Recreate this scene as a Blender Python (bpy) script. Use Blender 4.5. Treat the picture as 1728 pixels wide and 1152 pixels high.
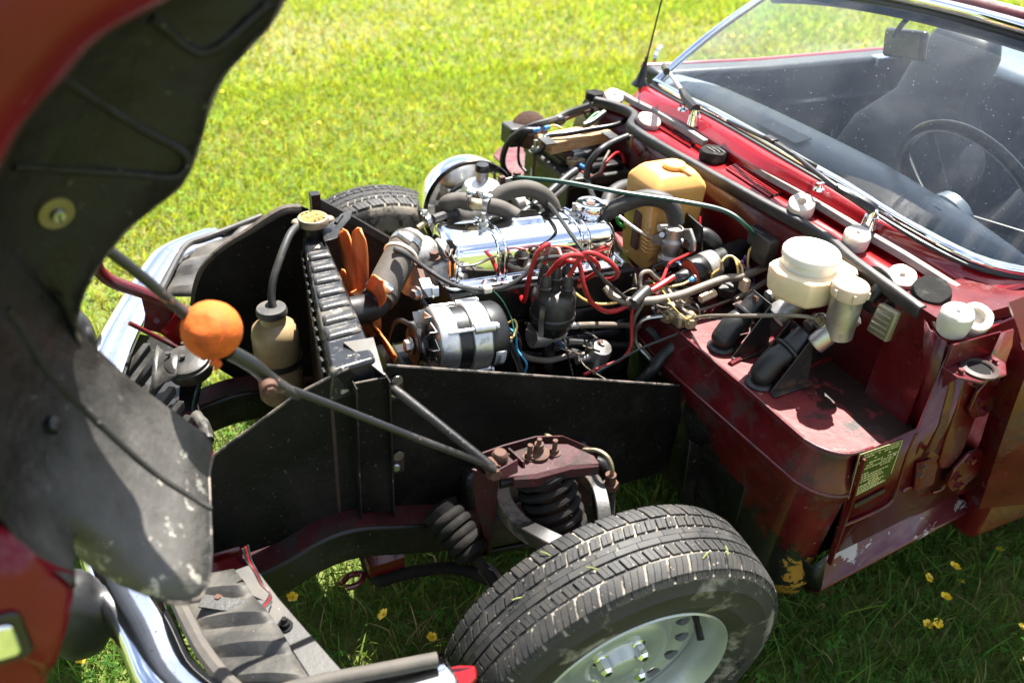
import bpy, bmesh, math, random
import numpy as np
from mathutils import Vector, Matrix, noise

for o in list(bpy.data.objects):
    bpy.data.objects.remove(o, do_unlink=True)
SC = bpy.context.scene
COL = SC.collection
random.seed(7)

# ------------------------------------------------------------------ camera
# car frame: x forward, y to the car's left (towards the camera), z up, origin under the front axle
CAM = Vector((0.6295, 1.3861, 1.5585))
YAW, PITCH, ROLL, FPX = 0.48183, 0.59558, 0.06865, 1498.5
_f = Vector((-math.sin(YAW) * math.cos(PITCH), -math.cos(YAW) * math.cos(PITCH), -math.sin(PITCH)))
_r = _f.cross(Vector((0, 0, 1))).normalized()
_u = _r.cross(_f)
RIGHT = math.cos(ROLL) * _r + math.sin(ROLL) * _u
UP = -math.sin(ROLL) * _r + math.cos(ROLL) * _u
cam_d = bpy.data.cameras.new('camera')
cam_o = bpy.data.objects.new('camera', cam_d)
COL.objects.link(cam_o)
m = Matrix.Identity(4)
for i in range(3):
    m[i][0], m[i][1], m[i][2], m[i][3] = RIGHT[i], UP[i], -_f[i], CAM[i]
cam_o.matrix_world = m
cam_d.sensor_width = 36
cam_d.lens = FPX / 1728 * 36
cam_d.clip_start = 0.02
cam_d.clip_end = 500
cam_d.dof.use_dof = True
cam_d.dof.focus_distance = 1.66
cam_d.dof.aperture_fstop = 3.2
SC.camera = cam_o

# ------------------------------------------------------------------ sky, sun, exposure
SUN = Vector((-0.36, -0.34, 1.0)).normalized()      # towards the sun
elev = math.asin(SUN.z)
world = bpy.data.worlds.new('World')
SC.world = world
world.use_nodes = True
nt = world.node_tree
bg = nt.nodes['Background']
sky = nt.nodes.new('ShaderNodeTexSky')
sky.sky_type = 'NISHITA'
sky.sun_disc = False
sky.sun_elevation = elev
sky.sun_rotation = math.atan2(SUN.x, SUN.y)
sky.air_density = 1.0
sky.dust_density = 1.6
# even summer cloud cover over the whole sky
tc = nt.nodes.new('ShaderNodeTexCoord')
mp = nt.nodes.new('ShaderNodeMapping'); mp.inputs['Scale'].default_value = (1, 1, 2.2)
ns = nt.nodes.new('ShaderNodeTexNoise'); ns.inputs['Scale'].default_value = 2.6; ns.inputs['Detail'].default_value = 7
ns.inputs['Roughness'].default_value = 0.6
rp = nt.nodes.new('ShaderNodeValToRGB'); rp.color_ramp.elements[0].position = 0.47; rp.color_ramp.elements[1].position = 0.66
mx = nt.nodes.new('ShaderNodeMix'); mx.data_type = 'RGBA'
mx.inputs[7].default_value = (9.0, 9.3, 9.8, 1)
nt.links.new(tc.outputs['Generated'], mp.inputs[0]); nt.links.new(mp.outputs[0], ns.inputs[0])
nt.links.new(ns.outputs[0], rp.inputs[0]); nt.links.new(rp.outputs[0], mx.inputs[0])
nt.links.new(sky.outputs[0], mx.inputs[6]); nt.links.new(mx.outputs[2], bg.inputs[0])
bg.inputs[1].default_value = 0.062
sl = bpy.data.lights.new('sun', 'SUN')
sl.energy = 5.0
sl.angle = math.radians(0.53)
sl.color = (1.0, 0.955, 0.88)
so = bpy.data.objects.new('sun', sl)
COL.objects.link(so)
so.rotation_euler = (-SUN).to_track_quat('-Z', 'Y').to_euler()
so.location = (0, 0, 6)
vs = SC.view_settings
vs.view_transform = 'Standard'
vs.look = 'None'
vs.gamma = 1
vs.exposure = 2.1
SC.render.engine = 'CYCLES'
SC.cycles.max_bounces = 8
SC.cycles.transparent_max_bounces = 12
SC.cycles.caustics_reflective = False
SC.cycles.caustics_refractive = False
SC.cycles.sample_clamp_indirect = 6

# ------------------------------------------------------------------ unprojection: a picture position on a known plane
def P(px, py, x=None, y=None, z=None, d=None):
    r = RIGHT * ((px - 864) / FPX) - UP * ((py - 576) / FPX) + _f
    if x is not None: t = (x - CAM.x) / r.x
    elif y is not None: t = (y - CAM.y) / r.y
    elif z is not None: t = (z - CAM.z) / r.z
    else: t = d
    return CAM + r * t
def PL(pts, **k):
    return [P(a, b, **k) for a, b in pts]

# ------------------------------------------------------------------ mesh building
V = Vector
def frame(ax):
    ax = V(ax).normalized()
    t = V((0, 0, 1)) if abs(ax.z) < 0.9 else V((1, 0, 0))
    u = ax.cross(t).normalized()
    return u, ax.cross(u).normalized(), ax
def smooth_path(pts, sub=6, closed=False):
    pts = [V(p) for p in pts]
    n = len(pts)
    if n < 3: return pts
    out = []
    rng = range(n) if closed else range(n - 1)
    for i in rng:
        p1, p2 = pts[i], pts[(i + 1) % n]
        p0 = pts[i - 1] if (closed or i > 0) else p1 * 2 - p2
        p3 = pts[(i + 2) % n] if (closed or i + 2 < n) else p2 * 2 - p1
        for k in range(sub):
            t = k / sub
            out.append(0.5 * ((2 * p1) + (p2 - p0) * t + (2 * p0 - 5 * p1 + 4 * p2 - p3) * t * t + (3 * p1 - p0 - 3 * p2 + p3) * t ** 3))
    if not closed: out.append(pts[-1])
    return out
WLOC = {}
class MB:
    def __init__(s):
        s.v = []; s.f = []
    def add(s, vs, fs):
        b = len(s.v)
        s.v += [V(p) for p in vs]
        s.f += [[i + b for i in f] for f in fs]
        return s
    def obox(s, o, a, b, c):
        o, a, b, c = V(o), V(a), V(b), V(c)
        vs = [o, o + a, o + a + b, o + b, o + c, o + a + c, o + a + b + c, o + b + c]
        return s.add(vs, [[0, 3, 2, 1], [4, 5, 6, 7], [0, 1, 5, 4], [1, 2, 6, 5], [2, 3, 7, 6], [3, 0, 4, 7]])
    def box(s, c, sz, rot=None):
        a, b, d = V((sz[0], 0, 0)), V((0, sz[1], 0)), V((0, 0, sz[2]))
        if rot is not None: a, b, d = rot @ a, rot @ b, rot @ d
        return s.obox(V(c) - (a + b + d) / 2, a, b, d)
    def hexa(s, p8):
        return s.add(p8, [[0, 3, 2, 1], [4, 5, 6, 7], [0, 1, 5, 4], [1, 2, 6, 5], [2, 3, 7, 6], [3, 0, 4, 7]])
    def ring(s, rings, closed=True, caps=True, ringclosed=True):
        n = len(rings[0]); b = len(s.v)
        for r in rings: s.v += [V(p) for p in r]
        m_ = n if ringclosed else n - 1
        for i in range(len(rings) - 1):
            for j in range(m_):
                k = (j + 1) % n
                s.f.append([b + i * n + j, b + i * n + k, b + (i + 1) * n + k, b + (i + 1) * n + j])
        if caps:
            s.f.append([b + j for j in range(n)][::-1])
            s.f.append([b + (len(rings) - 1) * n + j for j in range(n)])
        return s
    def cyl(s, p0, p1, r0, r1=None, n=20, caps=True):
        p0, p1 = V(p0), V(p1)
        r1 = r0 if r1 is None else r1
        u, w, _ = frame(p1 - p0)
        cs = [(math.cos(2 * math.pi * i / n), math.sin(2 * math.pi * i / n)) for i in range(n)]
        return s.ring([[p0 + (u * c + w * q) * r0 for c, q in cs], [p1 + (u * c + w * q) * r1 for c, q in cs]], caps=caps)
    def hexb(s, p, ax, r, h):
        p = V(p); ax = V(ax).normalized()
        return s.cyl(p, p + ax * h, r, n=6)
    def bolt(s, p, ax, r, h, wash=True):
        p = V(p); ax = V(ax).normalized()
        if wash: s.cyl(p, p + ax * h * .25, r * 1.45, n=16); p = p + ax * h * .25
        s.cyl(p, p + ax * h * .75, r, n=6)
        return s
    def tube(s, pts, r, n=10, sub=6, caps=True, smooth=True, flat=None):
        rr = r if isinstance(r, (list, tuple)) else None
        q = smooth_path(pts, sub) if smooth else [V(p) for p in pts]
        m_ = len(q); rings = []
        t0 = (q[1] - q[0]).normalized()
        u, w, _ = frame(t0)
        for i, p in enumerate(q):
            t = ((q[min(i + 1, m_ - 1)] - q[max(i - 1, 0)])).normalized()
            u = (u - t * u.dot(t)).normalized(); w = t.cross(u)
            if rr:
                k = i / (m_ - 1) * (len(rr) - 1); a = min(int(k), len(rr) - 2)
                ri = rr[a] + (rr[a + 1] - rr[a]) * (k - a)
            else: ri = r
            rings.append([p + (u * math.cos(2 * math.pi * j / n) + w * math.sin(2 * math.pi * j / n)) * ri for j in range(n)])
        return s.ring(rings, caps=caps)
    def strip(s, pts, wv, th):
        """flat band along pts; wv: width vector(s), th: thickness vector(s)"""
        rings = []
        for i, p in enumerate(pts):
            a = V(wv[i]) if isinstance(wv, list) else V(wv)
            b = V(th[i]) if isinstance(th, list) else V(th)
            p = V(p)
            rings.append([p, p + a, p + a + b, p + b])
        return s.ring(rings)
    def lathe(s, prof, o, ax, n=36, closed=False, u0=None):
        o = V(o)
        u, w, ax = frame(ax)
        rings = []
        for r, h in prof:
            rings.append([o + ax * h + (u * math.cos(2 * math.pi * i / n) + w * math.sin(2 * math.pi * i / n)) * max(r, 1e-5) for i in range(n)])
        if closed:
            rings.append(rings[0])
            return s.ring(rings, caps=False)
        return s.ring(rings, caps=True)
    def prism(s, poly, vec):
        poly = [V(p) for p in poly]; vec = V(vec); n = len(poly)
        b = len(s.v)
        s.v += poly + [p + vec for p in poly]
        s.f.append([b + i for i in range(n)][::-1]); s.f.append([b + n + i for i in range(n)])
        for i in range(n):
            j = (i + 1) % n
            s.f.append([b + i, b + j, b + n + j, b + n + i])
        return s
    def ell(s, c, r, nu=20, nv=12, rot=None):
        c = V(c); rings = []
        if not isinstance(r, (tuple, list)): r = (r, r, r)
        for i in range(nv + 1):
            a = -math.pi / 2 + math.pi * i / nv
            rg = []
            for j in range(nu):
                b = 2 * math.pi * j / nu
                p = V((r[0] * max(math.cos(a), 1e-4) * math.cos(b), r[1] * max(math.cos(a), 1e-4) * math.sin(b), r[2] * math.sin(a)))
                if rot is not None: p = rot @ p
                rg.append(c + p)
            rings.append(rg)
        return s.ring(rings)
    def jitter(s, amp, sc):
        for i, p in enumerate(s.v):
            nv = noise.noise_vector(p * sc)
            s.v[i] = p + nv * amp
        return s
    def build(s, name, mat, parent=None, label=None, cat=None, group=None, kind=None, bevel=0, seg=2, solid=0, subd=0, ang=38, soff=0, weld=False):
        c = sum((p for p in s.v), V()) / max(1, len(s.v))
        lo = V([min(p[i] for p in s.v) for i in range(3)]); hi = V([max(p[i] for p in s.v) for i in range(3)])
        c = (lo + hi) / 2
        if parent is None: c.z = lo.z
        me = bpy.data.meshes.new(name)
        me.from_pydata([p - c for p in s.v], [], s.f)
        bm = bmesh.new(); bm.from_mesh(me)
        if weld: bmesh.ops.remove_doubles(bm, verts=bm.verts, dist=1e-5)
        bmesh.ops.recalc_face_normals(bm, faces=bm.faces)
        la = math.radians(ang)
        for f in bm.faces: f.smooth = True
        for e in bm.edges:
            if len(e.link_faces) == 2 and e.calc_face_angle(0) > la: e.smooth = False
        bm.to_mesh(me); bm.free()
        return finish(name, me, mat, parent, c, label, cat, group, kind, bevel, seg, solid, subd, soff)
def finish(name, me, mat, parent, c, label=None, cat=None, group=None, kind=None, bevel=0, seg=2, solid=0, subd=0, soff=0):
    o = bpy.data.objects.new(name, me)
    COL.objects.link(o)
    if isinstance(mat, (list, tuple)):
        for q in mat: me.materials.append(q)
    elif mat is not None: me.materials.append(mat)
    WLOC[o.name] = c.copy()
    if parent is not None:
        o.parent = parent
        o.location = c - WLOC[parent.name]
    else: o.location = c
    if label: o['label'] = label
    if cat: o['category'] = cat
    if group: o['group'] = group
    if kind: o['kind'] = kind
    if solid:
        md = o.modifiers.new('solid', 'SOLIDIFY'); md.thickness = solid; md.offset = soff
    if bevel:
        md = o.modifiers.new('bevel', 'BEVEL'); md.width = bevel; md.segments = seg; md.limit_method = 'ANGLE'; md.angle_limit = math.radians(35)
    if subd:
        md = o.modifiers.new('sub', 'SUBSURF'); md.levels = subd; md.render_levels = subd
    return o
def empty(name, loc, label=None, cat=None, group=None, parent=None):
    o = bpy.data.objects.new(name, None)
    COL.objects.link(o)
    o.empty_display_size = .05
    WLOC[o.name] = V(loc)
    o.location = V(loc) - (WLOC[parent.name] if parent else V())
    if parent: o.parent = parent
    if label: o['label'] = label
    if cat: o['category'] = cat
    if group: o['group'] = group
    return o
def text_mesh(txt, o, ux, uy, size, ext=.0003, align='CENTER'):
    """letters as real thin geometry; origin o, baseline direction ux, up direction uy"""
    cu = bpy.data.curves.new('t', 'FONT'); cu.body = txt; cu.size = size; cu.extrude = ext; cu.align_x = align; cu.resolution_u = 2
    ob = bpy.data.objects.new('t', cu); COL.objects.link(ob)
    dg = bpy.context.evaluated_depsgraph_get()
    me = bpy.data.meshes.new_from_object(ob.evaluated_get(dg))
    bpy.data.objects.remove(ob)
    ux = V(ux).normalized(); uy = V(uy); uy = (uy - ux * uy.dot(ux)).normalized(); uz = ux.cross(uy)
    b = MB()
    b.add([V(o) + ux * v.co.x + uy * v.co.y + uz * v.co.z for v in me.vertices], [list(p.vertices) for p in me.polygons])
    return b

# ------------------------------------------------------------------ procedural materials
def lin(c):
    return tuple(((x / 12.92) if x <= .04045 else ((x + .055) / 1.055) ** 2.4) for x in c)
def pm(name, col, rough=.5, metal=0., var=.18, vs=14, bump=.06, bs=90, dirt=None, dsc=9, dlo=.52, dhi=.64, coat=0., spec=.5, trans=0., rvar=.12, speck=None, spsc=160, splo=.70, sss=0, chip=None, chsc=30, chlo=.63, aniso=None, wob=0., wsc=7):
    m = bpy.data.materials.new(name); m.use_nodes = True
    n = m.node_tree.nodes; l = m.node_tree.links
    b = n['Principled BSDF']
    tc = n.new('ShaderNodeTexCoord')
    def nz(sc, det=5, ro=.6):
        t = n.new('ShaderNodeTexNoise'); t.inputs['Scale'].default_value = sc; t.inputs['Detail'].default_value = det; t.inputs['Roughness'].default_value = ro
        l.new(tc.outputs['Object'], t.inputs[0]); return t
    def mixc(fac, a, bcol):
        q = n.new('ShaderNodeMix'); q.data_type = 'RGBA'
        l.new(fac, q.inputs[0])
        if isinstance(a, tuple): q.inputs[6].default_value = (*a[:3], 1)
        else: l.new(a, q.inputs[6])
        q.inputs[7].default_value = (*bcol[:3], 1)
        return q.outputs[2]
    def ramp(src, lo, hi):
        r = n.new('ShaderNodeMapRange'); r.inputs[1].default_value = lo; r.inputs[2].default_value = hi; l.new(src, r.inputs[0]); return r.outputs[0]
    big = nz(vs)
    hi = tuple(min(1, c * (1 + var)) for c in col); lo = tuple(c * (1 - var) for c in col)
    cout = mixc(ramp(big.outputs[0], .3, .7), lo, hi)
    rsrc = None
    if dirt:
        dn = nz(dsc, 9, .68)
        df = ramp(dn.outputs[0], dlo, dhi)
        cout = mixc(df, cout, dirt); rsrc = df
    if chip:
        cn = nz(chsc, 8, .7)
        cf = ramp(cn.outputs[0], chlo, chlo + .015)
        cout = mixc(cf, cout, chip)
    if speck:
        sn = nz(spsc, 3, .5)
        cout = mixc(ramp(sn.outputs[0], splo, splo + .03), cout, speck)
    l.new(cout, b.inputs['Base Color'])
    rn = ramp(big.outputs[0], .2, .8)
    mr = n.new('ShaderNodeMapRange'); mr.inputs[3].default_value = max(0, rough - rvar); mr.inputs[4].default_value = min(1, rough + rvar); l.new(big.outputs[0], mr.inputs[0])
    if rsrc is not None:
        mm = n.new('ShaderNodeMix'); mm.data_type = 'FLOAT'; l.new(rsrc, mm.inputs[0]); l.new(mr.outputs[0], mm.inputs[2]); mm.inputs[3].default_value = max(rough, .75)
        l.new(mm.outputs[0], b.inputs['Roughness'])
        if metal:
            m2 = n.new('ShaderNodeMix'); m2.data_type = 'FLOAT'; l.new(rsrc, m2.inputs[0]); m2.inputs[2].default_value = metal; m2.inputs[3].default_value = 0.
            l.new(m2.outputs[0], b.inputs['Metallic'])
    else:
        l.new(mr.outputs[0], b.inputs['Roughness'])
        b.inputs['Metallic'].default_value = metal
    b.inputs['Specular IOR Level'].default_value = spec
    if coat: b.inputs['Coat Weight'].default_value = coat; b.inputs['Coat Roughness'].default_value = .06
    if trans: b.inputs['Transmission Weight'].default_value = trans
    if sss:
        b.inputs['Subsurface Weight'].default_value = sss; b.inputs['Subsurface Radius'].default_value = (.02, .012, .006); b.inputs['Subsurface Scale'].default_value = .6
    if bump:
        bn = nz(bs, 4); bp = n.new('ShaderNodeBump'); bp.inputs['Strength'].default_value = bump; bp.inputs['Distance'].default_value = .004
        l.new(bn.outputs[0], bp.inputs['Height'])
        if wob:
            wn = nz(wsc, 2, .5); wb_ = n.new('ShaderNodeBump'); wb_.inputs['Strength'].default_value = wob; wb_.inputs['Distance'].default_value = .03
            l.new(wn.outputs[0], wb_.inputs['Height']); l.new(wb_.outputs[0], bp.inputs['Normal'])
        l.new(bp.outputs[0], b.inputs['Normal'])
    return m

M = {}
DUST = (.23, .20, .165); RUST = (.075, .032, .018); RUSTL = (.34, .13, .05)
M['wing'] = pm('dark_red_wing_paint', (.125, .003, .009), .26, var=.2, vs=6, bump=.01, bs=20, spec=.3, coat=.08, rvar=.04, wob=.12, wsc=9)
M['red'] = pm('red_paint', (.235, .0045, .0075), .24, var=.12, vs=6, bump=.015, bs=30, coat=.7, rvar=.06, speck=(.45, .2, .2), spsc=120, splo=.76)
M['maroon'] = pm('maroon_paint', (.086, .0030, .0052), .30, var=.35, vs=9, bump=.06, bs=60, coat=.3, wob=.10, dirt=(.040, .010, .010), dsc=8, dlo=.52, dhi=.68, speck=(.16, .075, .06), spsc=120, splo=.69)
M['maroon_worn'] = pm('worn_maroon_paint', (.092, .0040, .0065), .36, var=.4, vs=12, bump=.12, bs=45, coat=.25, wob=.12, dirt=(.040, .014, .011), dsc=11, dlo=.50, dhi=.62, chip=(.16, .05, .035), chsc=18, chlo=.665, speck=(.5, .3, .26), spsc=130, splo=.73)
M['shelf'] = pm('faded_red_paint', (.155, .024, .024), .42, var=.35, vs=10, bump=.16, bs=50, coat=.15, dirt=(.035, .012, .009), dsc=9, dlo=.53, dhi=.60, chip=(.24, .11, .08), chsc=14, chlo=.63, speck=(.5, .32, .28), spsc=120, splo=.72)
M['black'] = pm('black_paint', (.006, .006, .0058), .40, var=.4, vs=12, bump=.12, bs=120, spec=.4, dirt=(.024, .021, .018), dsc=8, dlo=.52, dhi=.75, speck=(.12, .11, .09), spsc=170, splo=.68)
M['black_panel'] = pm('black_fibre_panel', (.0036, .0035, .0033), .50, var=.5, vs=9, bump=.3, bs=130, spec=.18, wob=.2, wsc=6, dirt=(.012, .0100, .0078), dsc=6, dlo=.50, dhi=.66, speck=(.07, .062, .05), spsc=170, splo=.69, chip=(.09, .042, .028), chsc=30, chlo=.685)
M['edge'] = pm('worn_bare_edge', (.13, .105, .085), .6, metal=.2, var=.4, vs=40, dirt=(.012, .011, .010), dsc=24, dlo=.46, dhi=.54, bump=.2)
M['rubber'] = pm('black_rubber', (.012, .012, .012), .44, var=.3, vs=20, bump=.05, dirt=(.040, .038, .034), dsc=14, dlo=.5, dhi=.8)
M['hose'] = pm('grey_black_rubber_hose', (.018, .0175, .0165), .62, var=.3, vs=30, bump=.08, bs=200, dirt=(.07, .06, .048), dsc=25, dlo=.5, dhi=.75)
M['dustyhose'] = pm('dusty_rubber_hose', (.062, .054, .044), .75, var=.25, vs=30, bump=.12, bs=180, dirt=(.05, .045, .04), dsc=22)
M['tyre'] = pm('tyre_rubber', (.024, .0237, .0232), .60, var=.35, vs=20, bump=.12, bs=260, spec=.35, dirt=(.042, .038, .032), dsc=15, dlo=.47, dhi=.68, speck=(.24, .20, .15), spsc=150, splo=.69)
M['tyre_dust'] = pm('dusty_tyre_groove', (.30, .265, .21), .9, var=.3, vs=24, bump=.2, bs=150, dirt=(.035, .033, .03), dsc=26, dlo=.46, dhi=.56)
M['sidewall'] = pm('dusty_tyre_sidewall', (.024, .021, .018), .68, var=.3, vs=9, bump=.1, bs=120, dirt=(.20, .18, .14), dsc=7, dlo=.50, dhi=.57)
M['chrome'] = pm('chrome', (.86, .87, .88), .055, metal=1, var=.05, bump=.004, bs=40, rvar=.03)
M['chrome_pitted'] = pm('pitted_chrome', (.80, .81, .83), .09, metal=1, var=.08, bump=.02, bs=60, rvar=.05, speck=(.10, .08, .07), spsc=210, splo=.70)
M['steel'] = pm('zinc_plated_steel', (.42, .42, .40), .32, metal=1, var=.25, vs=40, bump=.05)
M['alu'] = pm('cast_aluminium', (.40, .39, .365), .45, metal=.85, var=.25, vs=30, bump=.12, bs=150, dirt=(.12, .10, .085), dsc=22, dlo=.54, dhi=.70)
M['alu_clean'] = pm('brushed_aluminium', (.52, .52, .50), .36, metal=.9, var=.15, vs=50, bump=.08, bs=200, dirt=(.2, .18, .15), dsc=25, dlo=.6, dhi=.75)
M['alu_strip'] = pm('aluminium_strip', (.20, .197, .187), .55, metal=.2, var=.15, vs=30, bump=.05, dirt=(.15, .13, .10), dsc=18, dlo=.50, dhi=.66)
M['blackplastic'] = pm('black_plastic', (.010, .010, .0105), .35, var=.2, bump=.03)
M['dustyplastic'] = pm('dusty_black_plastic', (.022, .021, .019), .45, var=.3, bump=.08, dirt=(.065, .058, .05), dsc=16, dlo=.48, dhi=.7)
M['engine'] = pm('oily_black_engine', (.007, .007, .007), .33, var=.4, bump=.12, bs=70, dirt=(.05, .042, .035), dsc=12, dlo=.54, dhi=.7)
M['rust'] = pm('rusty_metal', RUST, .8, var=.4, vs=30, bump=.3, bs=120, dirt=(.06, .035, .025), dsc=20)
M['brown'] = pm('rusty_brown_panel', (.030, .015, .010), .6, var=.45, vs=12, bump=.14, bs=90, dirt=(.010, .008, .007), dsc=9, speck=(.12, .08, .05), spsc=120, splo=.70)
M['orange'] = pm('orange_fan_plastic', (.62, .185, .045), .42, var=.14, vs=12, bump=.02, dirt=(.25, .06, .018), dsc=10, dlo=.5, dhi=.7, sss=.15)
M['ball'] = pm('orange_foam_ball', (.57, .108, .004), .8, var=.18, vs=24, bump=.25, bs=240, dirt=(.27, .045, .004), dsc=18, dlo=.50, dhi=.66)
M['white'] = pm('white_plastic', (.72, .69, .62), .42, var=.05, vs=8, bump=.02, sss=.3)
M['cream'] = pm('cream_plastic', (.62, .49, .35), .42, var=.06, bump=.02, sss=.25)
M['amber'] = pm('yellowed_plastic', (.66, .36, .105), .36, var=.12, vs=7, bump=.05, sss=.5, dirt=(.36, .17, .05), dsc=10, dlo=.54, dhi=.75)
M['amber_old'] = pm('aged_milky_plastic', (.30, .22, .115), .42, var=.2, vs=8, bump=.04, sss=.3, dirt=(.18, .13, .07), dsc=9)
M['foam'] = pm('white_foam_rubber', (.56, .52, .46), .85, var=.08, bump=.2, bs=160, dirt=(.34, .27, .19), dsc=28, dlo=.62, dhi=.75, sss=.2)
M['pinkfoam'] = pm('pinkish_foam_rubber', (.52, .40, .35), .85, var=.06, bump=.10, bs=200, sss=.2)
M['sponge'] = pm('black_sponge', (.014, .014, .013), .92, var=.3, bump=.35, bs=260, spec=.2, dirt=(.05, .048, .042), dsc=30)
M['wood'] = None
M['redwire'] = pm('red_wire', (.30, .010, .012), .36, var=.15, vs=40, bump=.02, dirt=(.30, .05, .04), dsc=30, dlo=.56, dhi=.7)
M['greenwire'] = pm('dark_green_sheath', (.012, .06, .04), .38, var=.2, bump=.02)
M['bluewire'] = pm('blue_wire', (.03, .22, .36), .4, var=.1)
M['yellowwire'] = pm('yellow_wire', (.62, .42, .12), .45, var=.15)
M['purplewire'] = pm('purple_wire', (.16, .09, .28), .45, var=.15)
M['brightgreen'] = pm('green_wire', (.05, .36, .07), .45)
M['blackwire'] = pm('black_wire', (.018, .018, .018), .42, var=.2, dirt=(.08, .07, .06), dsc=30, dlo=.58, dhi=.75)
M['greywire'] = pm('tan_grey_pipe', (.17, .142, .11), .5, metal=.25, var=.25, vs=40, dirt=(.12, .10, .08), dsc=30)
M['bluecrimp'] = pm('blue_crimp', (.02, .16, .42), .35)
M['brass'] = pm('tarnished_brass', (.33, .27, .17), .45, metal=.8, var=.3, vs=40, bump=.15, dirt=(.14, .11, .08), dsc=26)
M['coilred'] = pm('red_coil_cap', (.42, .055, .025), .4, var=.2, dirt=(.22, .045, .03), dsc=20)
M['silverwheel'] = pm('silver_wheel_paint', (.46, .48, .445), .32, metal=.5, var=.06, vs=6, bump=.02, dirt=(.33, .32, .27), dsc=6, dlo=.56, dhi=.8)
M['grime_shade'] = pm('shaded_black_rubber', (.0075, .0070, .0065), .78, var=.4, vs=18, bump=.15, bs=90, spec=.18, dirt=(.018, .0145, .011), dsc=14, dlo=.48, dhi=.64)  # near-black: shade on spring, gaiter, roll bar and track rod put into colour
M['olive'] = pm('olive_grey_panel', (.045, .040, .022), .5, var=.35, vs=9, bump=.1, dirt=(.022, .019, .012), dsc=8)  # uneven olive-grey tone for the far bulkhead wing
M['liner'] = pm('black_wing_liner', (.0060, .0060, .0055), .45, var=.5, vs=14, bump=.8, bs=45, spec=.3, wob=.3, wsc=9, dirt=(.014, .012, .010), dsc=10, dlo=.46, dhi=.7, speck=(.07, .065, .05), spsc=80, splo=.70)
def liner_sheen(m):  # lower liner paler: its sunlit sheen put into the colour, with pale flecks
    n = m.node_tree.nodes; l = m.node_tree.links; bs = n['Principled BSDF']; src = bs.inputs['Base Color'].links[0].from_socket
    tc = n.new('ShaderNodeTexCoord'); sx = n.new('ShaderNodeSeparateXYZ'); l.new(tc.outputs['Object'], sx.inputs[0])
    t = n.new('ShaderNodeTexNoise'); t.inputs['Scale'].default_value = 11; t.inputs['Detail'].default_value = 9; t.inputs['Roughness'].default_value = .7; l.new(tc.outputs['Object'], t.inputs[0])
    a = n.new('ShaderNodeMath'); a.operation = 'MULTIPLY_ADD'; l.new(sx.outputs[2], a.inputs[0]); a.inputs[1].default_value = -3.6; a.inputs[2].default_value = -.55
    c = n.new('ShaderNodeMath'); c.operation = 'ADD'; l.new(a.outputs[0], c.inputs[0]); l.new(t.outputs[0], c.inputs[1])
    r = n.new('ShaderNodeMapRange'); r.inputs[1].default_value = .35; r.inputs[2].default_value = .9; l.new(c.outputs[0], r.inputs[0])
    mx = n.new('ShaderNodeMix'); mx.data_type = 'RGBA'; l.new(r.outputs[0], mx.inputs[0]); l.new(src, mx.inputs[6]); mx.inputs[7].default_value = (.080, .076, .070, 1)
    t2 = n.new('ShaderNodeTexNoise'); t2.inputs['Scale'].default_value = 38; t2.inputs['Detail'].default_value = 8; t2.inputs['Roughness'].default_value = .7; l.new(tc.outputs['Object'], t2.inputs[0])
    d = n.new('ShaderNodeMath'); d.operation = 'MULTIPLY_ADD'; l.new(r.outputs[0], d.inputs[0]); d.inputs[1].default_value = .16; l.new(t2.outputs[0], d.inputs[2])
    r2 = n.new('ShaderNodeMapRange'); r2.inputs[1].default_value = .74; r2.inputs[2].default_value = .78; l.new(d.outputs[0], r2.inputs[0])
    m2 = n.new('ShaderNodeMix'); m2.data_type = 'RGBA'; l.new(r2.outputs[0], m2.inputs[0]); l.new(mx.outputs[2], m2.inputs[6]); m2.inputs[7].default_value = (.34, .32, .28, 1)
    l.new(m2.outputs[2], bs.inputs['Base Color'])
liner_sheen(M['liner'])
M['greypanel'] = pm('dusty_black_front_panel', (.030, .0285, .026), .55, var=.35, vs=10, bump=.14, bs=130, dirt=(.095, .085, .07), dsc=8, dlo=.45, dhi=.7, speck=(.3, .27, .23), spsc=150, splo=.72)
M['dash'] = pm('dark_blue_black_vinyl', (.085, .105, .130), .40, var=.2, bump=.1, bs=400)
M['dashtop'] = pm('sky_hazed_dash_vinyl', (.125, .155, .190), .38, var=.15, bump=.12, bs=400)  # dark vinyl made paler and bluer: the glass's sky haze put into colour
M['fabric'] = pm('dark_seat_vinyl', (.014, .017, .022), .5, var=.25, bump=.1, bs=300)
M['yellowlabel'] = pm('yellow_label', (.34, .16, .012), .5, var=.12, dirt=(.5, .3, .05), dsc=60)
M['whitelabel'] = pm('white_label', (.50, .49, .46), .5, var=.06)
M['ink'] = pm('black_ink', (.010, .010, .010), .85, spec=.15)
M['greenplate'] = pm('green_plate', (.045, .062, .008), .40, metal=.3, var=.25, vs=30, dirt=(.22, .12, .02), dsc=26, dlo=.56, dhi=.68)
M['platetext'] = pm('pale_plate_print', (.50, .46, .20), .5, var=.1)
M['clearcover'] = pm('cloudy_clear_plastic', (.27, .25, .16), .28, var=.1, bump=.03, coat=.3)
M['ivory'] = pm('ivory_connector', (.70, .58, .36), .45, var=.08)
M['washer'] = pm('yellow_zinc_washer', (.20, .165, .08), .4, metal=.6, var=.15)
M['mirror'] = pm('dark_mirror_shell', (.02, .022, .026), .3)

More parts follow.
